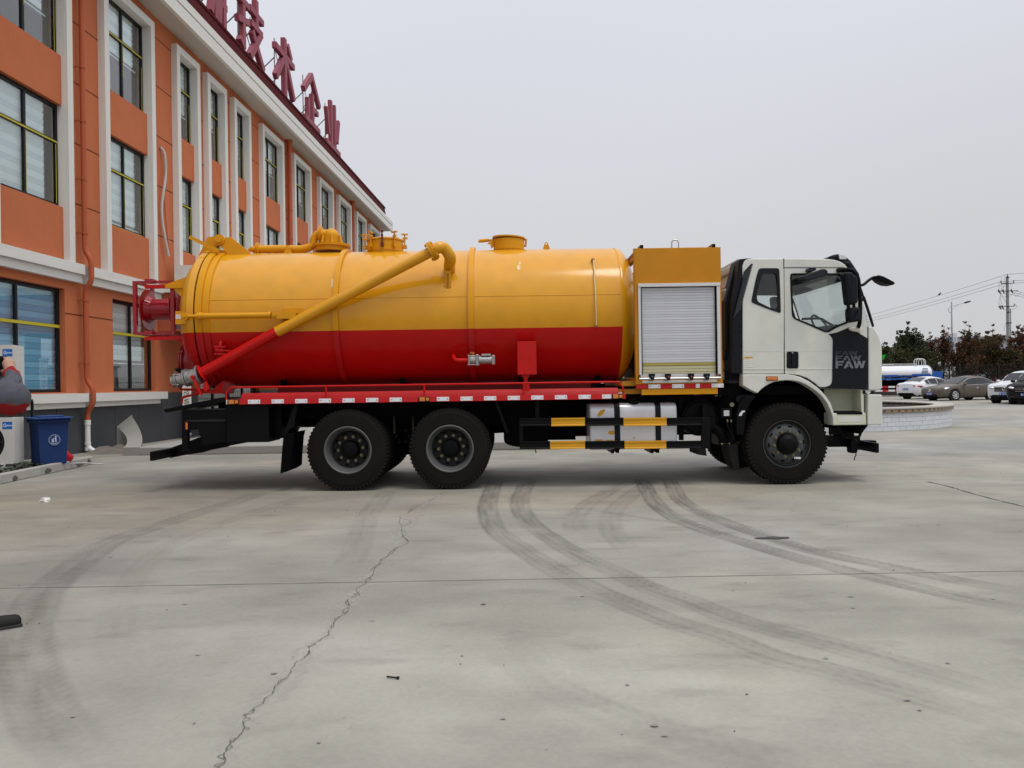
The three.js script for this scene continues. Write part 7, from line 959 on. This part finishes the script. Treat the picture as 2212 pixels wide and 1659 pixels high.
// ------------------------------------------------------------------ things along the building foot at the left
{
  // kerb stones round the planting bed
  const kM = [0, 1, 2].map((k) => std(0.50 - k * 0.05, 0.49 - k * 0.05, 0.45 - k * 0.05, 0.9, 0, { map: dirtMap, bumpMap: fineBump, bumpScale: 0.004 })), kerb = new THREE.Group(); kerb.name = 'kerb'; kerb.userData = { kind: 'structure', label: 'whitish stone kerb round the planting bed', category: 'kerb' }; scene.add(kerb);
  const a = onGround(-60, 1060), b = onGround(200, 1003), L = Math.hypot(b.x - a.x, b.z - a.z), dir = V(b.x - a.x, 0, b.z - a.z).normalize(), h = 0.15, ang = -Math.atan2(dir.z, dir.x);
  const cuts = [0, onGround(0, 1046), onGround(93, 1027), onGround(199, 1003)].map((p) => (p ? Math.hypot(p.x - a.x, p.z - a.z) : -2)); cuts[3] = L;
  for (let i = 0; i < 3; i++) { const m = new THREE.Mesh(new RoundedBoxGeometry(cuts[i + 1] - cuts[i] - 0.008, h + rr(-0.004, 0.004), 0.13, 2, 0.015).translate((cuts[i] + cuts[i + 1]) / 2, h / 2, -0.065), kM[i]); m.name = 'kerb_stone'; m.position.set(a.x, 0, a.z); m.rotation.y = ang; m.castShadow = m.receiveShadow = true; kerb.add(m); }
  { const m = new THREE.Mesh(new RoundedBoxGeometry(1.9, h, 0.13, 2, 0.015).translate(0.95, h / 2, 0), kM[1]); m.name = 'kerb_stone'; m.position.set(b.x, 0, b.z); m.rotation.y = ang + PI - 1.05; kerb.add(m); }
  const stains = [[0.25, 0.04, 0.1], [0.95, 0.05, 0.16], [1.75, 0.05, 0.2], [2.0, 0.07, 0.1]].map(([x, y, w]) => { const pts = []; for (let i = 0; i < 11; i++) { const t = i / 11 * 2 * PI; pts.push([cuts[1] + x * (L - cuts[1]) / 2.1 + Math.cos(t) * w * rr(0.5, 1), Math.max(0.005, Math.min(0.125, y + Math.sin(t) * 0.05 * rr(0.5, 1.2)))]); } return new THREE.ShapeGeometry(shape(pts)).translate(0, 0, 0.002); });
  const sm = part(kerb, 'moss_stain', stains, std(0.10, 0.105, 0.085, 1)); sm.position.set(a.x, 0, a.z); sm.rotation.y = ang;
  const toKerb = (s, n, y) => V(a.x, y, a.z).addScaledVector(dir, s).add(V(dir.z, 0, -dir.x).multiplyScalar(n));   // n > 0: behind the kerb
  const P = [toKerb(-2, 0.13, 0), toKerb(L, 0.13, 0), toKerb(L + 0.4, 1.4, 0), toKerb(L - 1, 4.2, 0), toKerb(-2, 3.2, 0)];
  { const g = new THREE.ShapeGeometry(shape(P.map((p) => [p.x, -p.z]))).rotateX(-PI / 2).translate(0, 0.075, 0); const so = part(scene, 'soil', g, std(0.15, 0.125, 0.10, 1, 0, { map: grain })); so.userData = { kind: 'structure', label: 'bare soil of the bed behind the kerb', category: 'soil' }; }
  { const pos = [], c = []; const q = V(0, 0, 0); for (let i = 0; i < 420; i++) { const s = rr(-0.5, cuts[2] + 0.45), n = 0.16 + Math.abs(rr(-0.32, 0.32)), p = toKerb(s, n, 0.08 + rr(0, 0.12)), l = rr(0.04, 0.09), t = rr(0, 6.3), u = rr(-0.5, 0.9), e = [Math.cos(t) * l, u * l, Math.sin(t) * l], f = [-Math.sin(t) * l * 0.4, rr(-0.01, 0.02), Math.cos(t) * l * 0.4], k = rr(0.5, 1.3); const A = [p.x, p.y, p.z], B = [p.x + e[0] * 0.5 + f[0], p.y + e[1] * 0.6 + f[1], p.z + e[2] * 0.5 + f[2]], C = [p.x + e[0], p.y + e[1] * 0.7, p.z + e[2]], D = [p.x + e[0] * 0.5 - f[0], p.y + e[1] * 0.6 - f[1], p.z + e[2] * 0.5 - f[2]]; for (const v of [A, B, C, A, C, D]) { pos.push(...v); c.push(0.03 * k, 0.048 * k, 0.02 * k); } }
    const g = new THREE.BufferGeometry(); g.setAttribute('position', new THREE.Float32BufferAttribute(pos, 3)); g.setAttribute('color', new THREE.Float32BufferAttribute(c, 3)); g.computeVertexNormals(); const m = thing('ground_cover', 'low dark green creeping plants behind the kerb', 'ground cover', g, std(1, 1, 1, 0.7, 0, { vertexColors: true, side: THREE.DoubleSide })); m.userData.kind = 'stuff'; }
  for (const [i, [s, n]] of [[cuts[1] + 0.18, 0.5], [cuts[1] + 0.62, 0.62]].entries()) { const p = toKerb(s, n, 0.06), g = new THREE.IcosahedronGeometry(0.13, 3), q = g.attributes.position; for (let j = 0; j < q.count; j++) { const k = 0.8 + 0.5 * vnoise(q.getX(j) * 14 + i * 9, q.getY(j) * 14 + q.getZ(j) * 11, 0, 3); q.setXYZ(j, q.getX(j) * k * 1.2, q.getY(j) * k * 0.7, q.getZ(j) * k); } g.computeVertexNormals(); const m = thing('clod', i ? 'larger brown clod of earth among the creeping plants, nearer the bin' : 'brown clod of earth among the creeping plants, nearer the photo edge', 'clod', g.translate(p.x, p.y + 0.06, p.z), std(0.19, 0.135, 0.10, 1)); }
  // blue wheeled bin
  { const d = 13.6, L0 = at(38, 940, d), R0 = at(130, 940, d), top = at(85, 897, d).y, x = (L0.x + R0.x) / 2, w = R0.x - L0.x, o = base('wheeled_bin', 'dark blue plastic wheeled bin with a white emblem beside the air conditioners', 'bin', x, 0.075, -d - 0.3, -0.72), blue = std(0.014, 0.038, 0.13, 0.5), h = top - 0.12;
    const W = w * 0.31, D2 = w * 0.335, bodyG = grid(1, 4, (u, v) => { const k = 0.86 + 0.14 * u, c = [[-1, -1], [1, -1], [1, 1], [-1, 1], [-1, -1]][Math.round(v * 4)]; return [c[0] * W * k, 0.06 + u * (h - 0.06), c[1] * D2 * k]; }).toNonIndexed(); bodyG.computeVertexNormals();
    part(o, 'body', [bodyG, bx(-W * 0.85, W * 0.85, 0.05, 0.06, -D2 * 0.85, D2 * 0.85), bx(-W - 0.03, W + 0.03, h - 0.09, h - 0.03, -D2 - 0.03, D2 + 0.03, 0.02)], blue); part(o, 'lid', [bx(-W - 0.06, W + 0.08, h - 0.028, h + 0.005, -D2 - 0.05, D2 + 0.07, 0.015), bx(-W * 0.8, W * 0.8, h + 0.006, h + 0.03, -D2 * 0.8, D2 * 0.8, 0.012)], std(0.022, 0.06, 0.20, 0.45)); part(o, 'handle', cy([-W - 0.09, h - 0.05, -D2 * 0.8], [-W - 0.09, h - 0.05, D2 * 0.8], 0.018), blue);
    for (const s of [-1, 1]) part(o, 'wheel', cy([-W * 0.8, 0.075, s * D2 * 0.6], [-W * 0.8, 0.075, s * D2 * 0.8], 0.075), tyreM);
    const em = canvasTex(128, 128, (g, ww, hh) => { g.fillStyle = '#1d3566'; g.fillRect(0, 0, ww, hh); g.strokeStyle = g.fillStyle = '#b9c3d4'; g.lineWidth = 4; g.beginPath(); g.arc(64, 64, 56, 0, 7); g.stroke(); g.beginPath(); g.arc(78, 28, 8, 0, 7); g.fill(); g.fillRect(70, 38, 14, 30); g.fillRect(70, 66, 6, 24); g.fillRect(79, 66, 6, 24); g.fillRect(50, 44, 24, 5); g.fillRect(38, 58, 20, 30); g.fillRect(34, 52, 28, 4); for (let i = 0; i < 5; i++) g.fillRect(34 + i * 13, 99 + (i === 0 || i === 4 ? -5 : 0), 9, 9); });
    const m = new THREE.Mesh(new THREE.CircleGeometry(0.10, 28), new THREE.MeshStandardMaterial({ map: em, roughness: 0.5 })); m.name = 'emblem'; m.position.set(W * 0.938 + 0.006, h * 0.55, -D2 * 0.05); m.rotation.set(0, PI / 2, 0); m.rotation.x = 0; m.scale.set(1, 1, 1); o.add(m); }
  // red bag
  { const p = at(136, 985, 14.2), g = new THREE.IcosahedronGeometry(0.13, 4), q = g.attributes.position; for (let j = 0; j < q.count; j++) { const x = q.getX(j), y = q.getY(j), z = q.getZ(j), k = 0.72 + 0.55 * fbm(x * 11 + 5, y * 9 + z * 13 + 5, 0, 9, 3) + Math.max(0, y) * 0.9; q.setXYZ(j, x * k * (y > 0.05 ? 0.75 : 1.25), y * k, z * k); } g.computeVertexNormals(); thing('red_bag', 'crumpled bright red plastic bag beside the blue bin', 'bag', g.translate(p.x, 0.2, p.z), std(0.42, 0.008, 0.02, 0.35)); }
  { const p = at(150, 990, 14.2); thing('scrap_strip', 'thin white strip of litter lying on the soil beside the red bag', 'litter', [tube([[p.x, 0.09, p.z], [p.x + 0.2, 0.10, p.z - 0.05], [p.x + 0.45, 0.09, p.z + 0.02], [p.x + 0.6, 0.085, p.z - 0.02]], 0.012, 20, 6)], std(0.5, 0.5, 0.48, 0.6)); }
  // crumpled paper and a dropped peg on the concrete
  { const p = onGround(98, 1084), g = new THREE.IcosahedronGeometry(0.035, 2), q = g.attributes.position; for (let j = 0; j < q.count; j++) { const k = 0.6 + 0.9 * hash(Math.round(q.getX(j) * 900), Math.round(q.getY(j) * 900 + q.getZ(j) * 70), 4); q.setXYZ(j, q.getX(j) * k * 1.4, q.getY(j) * k, q.getZ(j) * k); } const f = g.toNonIndexed(); f.computeVertexNormals(); thing('paper_scrap', 'small crumpled white paper scrap on the concrete', 'litter', f.translate(p.x, 0.022, p.z), std(0.7, 0.7, 0.68, 0.9)); }
  { const p = onGround(848, 1466); thing('bolt', 'small black bolt lying on the concrete', 'bolt', [cy([p.x - 0.028, 0.008, p.z - 0.008], [p.x + 0.026, 0.008, p.z + 0.010], 0.004, 0.004, 8), cy([p.x + 0.024, 0.008, p.z + 0.009], [p.x + 0.032, 0.008, p.z + 0.012], 0.0075, 0.0075, 6)], std(0.015, 0.014, 0.013, 0.6)); }
}
// ------------------------------------------------------------------ person with a camera at the left edge
{
  const X = -3.34, Zp = -4.66;
  const smin = (a, b, k) => { const h = Math.max(k - Math.abs(a - b), 0) / k; return Math.min(a, b) - h * h * k * 0.25; };
  function flesh(bones, lo, hi, cell, k) {
    const c = [(lo[0] + hi[0]) / 2, (lo[1] + hi[1]) / 2, (lo[2] + hi[2]) / 2], half = Math.max(hi[0] - lo[0], hi[1] - lo[1], hi[2] - lo[2]) / 2, n = Math.ceil(2 * half / cell) + 2, mc = new MarchingCubes(n, undefined, false, false, 400000), h2 = n / 2;
    for (let z = 0; z < n; z++) for (let y = 0; y < n; y++) for (let x = 0; x < n; x++) {
      const px = c[0] + (x - h2) / h2 * half, py = c[1] + (y - h2) / h2 * half, pz = c[2] + (z - h2) / h2 * half; let d = 9;
      for (const [a, b, r0, r1, sx = 1] of bones) { const ax = b[0] - a[0], ay = b[1] - a[1], az = b[2] - a[2], t = Math.max(0, Math.min(1, ((px - a[0]) * ax + (py - a[1]) * ay + (pz - a[2]) * az) / (ax * ax + ay * ay + az * az + 1e-9))); const e = Math.hypot((px - a[0] - ax * t) / sx, py - a[1] - ay * t, pz - a[2] - az * t) - (r0 + (r1 - r0) * t); d = smin(d, e, k); }
      mc.field[x + y * n + z * n * n] = -d;
    }
    mc.isolation = 0; mc.update();
    const g = new THREE.BufferGeometry(), m = mc.count, P = mc.positionArray.slice(0, m * 3), N = mc.normalArray.slice(0, m * 3);
    for (let i = 0; i < m; i++) for (let j = 0; j < 3; j++) P[i * 3 + j] = c[j] + P[i * 3 + j] * half;
    g.setAttribute('position', new THREE.BufferAttribute(P, 3)); g.setAttribute('normal', new THREE.BufferAttribute(N, 3)); return g;
  }
  const hips = [0.02, 0.90, 0], shR = [0.17, 1.36, 0], elR = [0.385, 1.36, -0.06], wrR = [0.275, 1.495, -0.235], haR = [0.235, 1.565, -0.27], shL = [-0.18, 1.36, 0], elL = [-0.34, 1.20, -0.16], wrL = [-0.13, 1.46, -0.27], head = [0.02, 1.57, -0.05];
  const skinB = [[[0.02, 1.36, 0], [0.02, 1.48, -0.02], 0.058, 0.055], [[0.02, 1.53, -0.02], [0.02, 1.60, -0.03], 0.085, 0.088], [[0.02, 1.50, -0.08], [0.02, 1.52, -0.09], 0.045, 0.05], [[0.02, 1.555, -0.13], [0.02, 1.53, -0.145], 0.012, 0.016], [[0.105, 1.56, -0.03], [0.108, 1.54, -0.02], 0.016, 0.014], [[-0.065, 1.56, -0.03], [-0.068, 1.54, -0.02], 0.016, 0.014], [hips, [0.02, 1.2, 0], 0.11, 0.12, 1.3], [shR, elR, 0.045, 0.038], [elR, wrR, 0.038, 0.028], [wrR, haR, 0.028, 0.03], [shL, elL, 0.045, 0.038], [elL, wrL, 0.038, 0.028], [wrL, [-0.09, 1.53, -0.27], 0.028, 0.03]];
  const hand = (w, p, s) => { const B = [[w, p, 0.029, 0.034]], n = (a, o) => [p[0] + a[0] * s + o, p[1] + a[1], p[2] + a[2]]; for (let i = 0; i < 4; i++) { const y = 0.030 - i * 0.019, l = [0.9, 1, 0.95, 0.75][i], a = [p[0] - s * 0.012, p[1] + y, p[2] - 0.005], b = [p[0] - s * (0.012 + 0.036 * l), p[1] + y + 0.006, p[2] - 0.018], c = [p[0] - s * (0.012 + 0.055 * l), p[1] + y + 0.004, p[2] - 0.040]; B.push([a, b, 0.0098, 0.009], [b, c, 0.009, 0.008]); } B.push([[p[0] - s * 0.002, p[1] - 0.025, p[2] + 0.012], [p[0] - s * 0.03, p[1] - 0.045, p[2] + 0.004], 0.012, 0.010], [[p[0] - s * 0.03, p[1] - 0.045, p[2] + 0.004], [p[0] - s * 0.052, p[1] - 0.038, p[2] - 0.012], 0.010, 0.009]); return flesh(B, [p[0] - 0.1, p[1] - 0.1, p[2] - 0.1], [p[0] + 0.1, p[1] + 0.1, p[2] + 0.1], 0.0032, 0.008); };
  const o = base('person', 'person in a grey and red work jacket raising a camera at the left edge', 'person', X, 0, Zp);
  part(o, 'body', [flesh(skinB, [-0.5, 0.75, -0.45], [0.55, 1.75, 0.35], 0.013, 0.03), hand(wrR, haR, 1), hand(wrL, [-0.09, 1.53, -0.27], -1)], std(0.40, 0.235, 0.165, 0.6));
  const jk = [[[0.03, 0.92, 0], [0.02, 1.30, 0], 0.150, 0.150, 1.45], [[0.02, 1.36, 0], [0.02, 1.42, 0], 0.10, 0.075, 1.3], [shR, elR, 0.090, 0.078], [[0.39, 1.345, -0.06], [0.37, 1.35, -0.07], 0.075, 0.07], [elR, wrR, 0.076, 0.046], [shL, elL, 0.088, 0.072], [elL, wrL, 0.072, 0.046]];
  const jg = flesh(jk, [-0.55, 0.72, -0.4], [0.6, 1.55, 0.35], 0.0115, 0.05), jp = jg.attributes.position, jc = new Float32Array(jp.count * 3);
  for (let i = 0; i < jp.count; i++) { const x = jp.getX(i), y = jp.getY(i), z = jp.getZ(i); const w = vnoise(x * 26, y * 22 + z * 20, 0, 7) - 0.5, f = (0.008 * Math.sin(x * 48 + y * 62 + 9 * w) + 0.006 * Math.sin(y * 95 - x * 40 + 7 * w)) * (x > 0.2 || x < -0.2 ? 1 : 0.4); jp.setXYZ(i, x, y + f, z + f); const toW = Math.hypot(x - wrR[0], y - wrR[1], z - wrR[2]), red = (x > 0.15 && y < 1.325 && y > 1.15) || toW < 0.058 || y < 1.02 || (x < -0.15 && y < 1.24); const c = red ? [0.24, 0.010, 0.013] : [0.075, 0.078, 0.092]; jc.set(c, i * 3); }
  jg.setAttribute('color', new THREE.BufferAttribute(jc, 3)); jg.computeVertexNormals; part(o, 'jacket', jg, std(1, 1, 1, 0.85, 0, { vertexColors: true }));
  part(o, 'trousers', flesh([[[0.02, 0.93, 0], [0.02, 0.85, 0], 0.13, 0.12, 1.35], [[0.12, 0.85, 0], [0.19, 0.47, 0], 0.095, 0.07], [[0.19, 0.47, 0], [0.25, 0.10, 0.03], 0.07, 0.062], [[-0.08, 0.85, 0], [-0.12, 0.47, 0], 0.095, 0.07], [[-0.12, 0.47, 0], [-0.14, 0.10, 0.02], 0.07, 0.062]], [-0.4, 0.02, -0.3], [0.5, 1.02, 0.3], 0.014, 0.04), std(0.05, 0.052, 0.06, 0.9));
  for (const [x, z, t] of [[0.24, 0.02, -0.9], [-0.14, -0.02, 0.2]]) { const g = flesh([[[0, 0.045, 0.07], [0, 0.035, -0.16], 0.045, 0.038, 1.0], [[0, 0.09, 0.06], [0, 0.05, 0.06], 0.05, 0.045]], [-0.12, 0, -0.22], [0.12, 0.2, 0.2], 0.008, 0.03).rotateY(t).translate(x, -0.001, z); part(o, 'shoe', g, std(0.02, 0.021, 0.018, 0.7)); part(o, 'sole', bx(-0.045, 0.045, 0.0, 0.018, -0.2, 0.11, 0.008).rotateY(t).translate(x, 0.0, z), std(0.03, 0.03, 0.03, 0.9)); }
  part(o, 'hair', flesh([[[0.02, 1.60, -0.01], [0.02, 1.63, -0.04], 0.094, 0.085], [[0.02, 1.55, 0.03], [0.02, 1.58, 0.02], 0.07, 0.08]], [-0.15, 1.42, -0.2], [0.2, 1.76, 0.16], 0.009, 0.02), std(0.012, 0.011, 0.010, 0.7));
  const cm = thing('camera', 'black camera held up in the hands of the person at the left edge', 'camera', [bx(X + 0.02, X + 0.20, 1.53, 1.615, Zp - 0.32, Zp - 0.25, 0.012), cy([X + 0.08, 1.57, Zp - 0.32], [X + 0.08, 1.57, Zp - 0.40], 0.036)], M.black); part(cm, 'screen', bx(X + 0.04, X + 0.15, 1.54, 1.605, Zp - 0.2499, Zp - 0.247), M.blackMatt);
}
renderer.render(scene, camera);
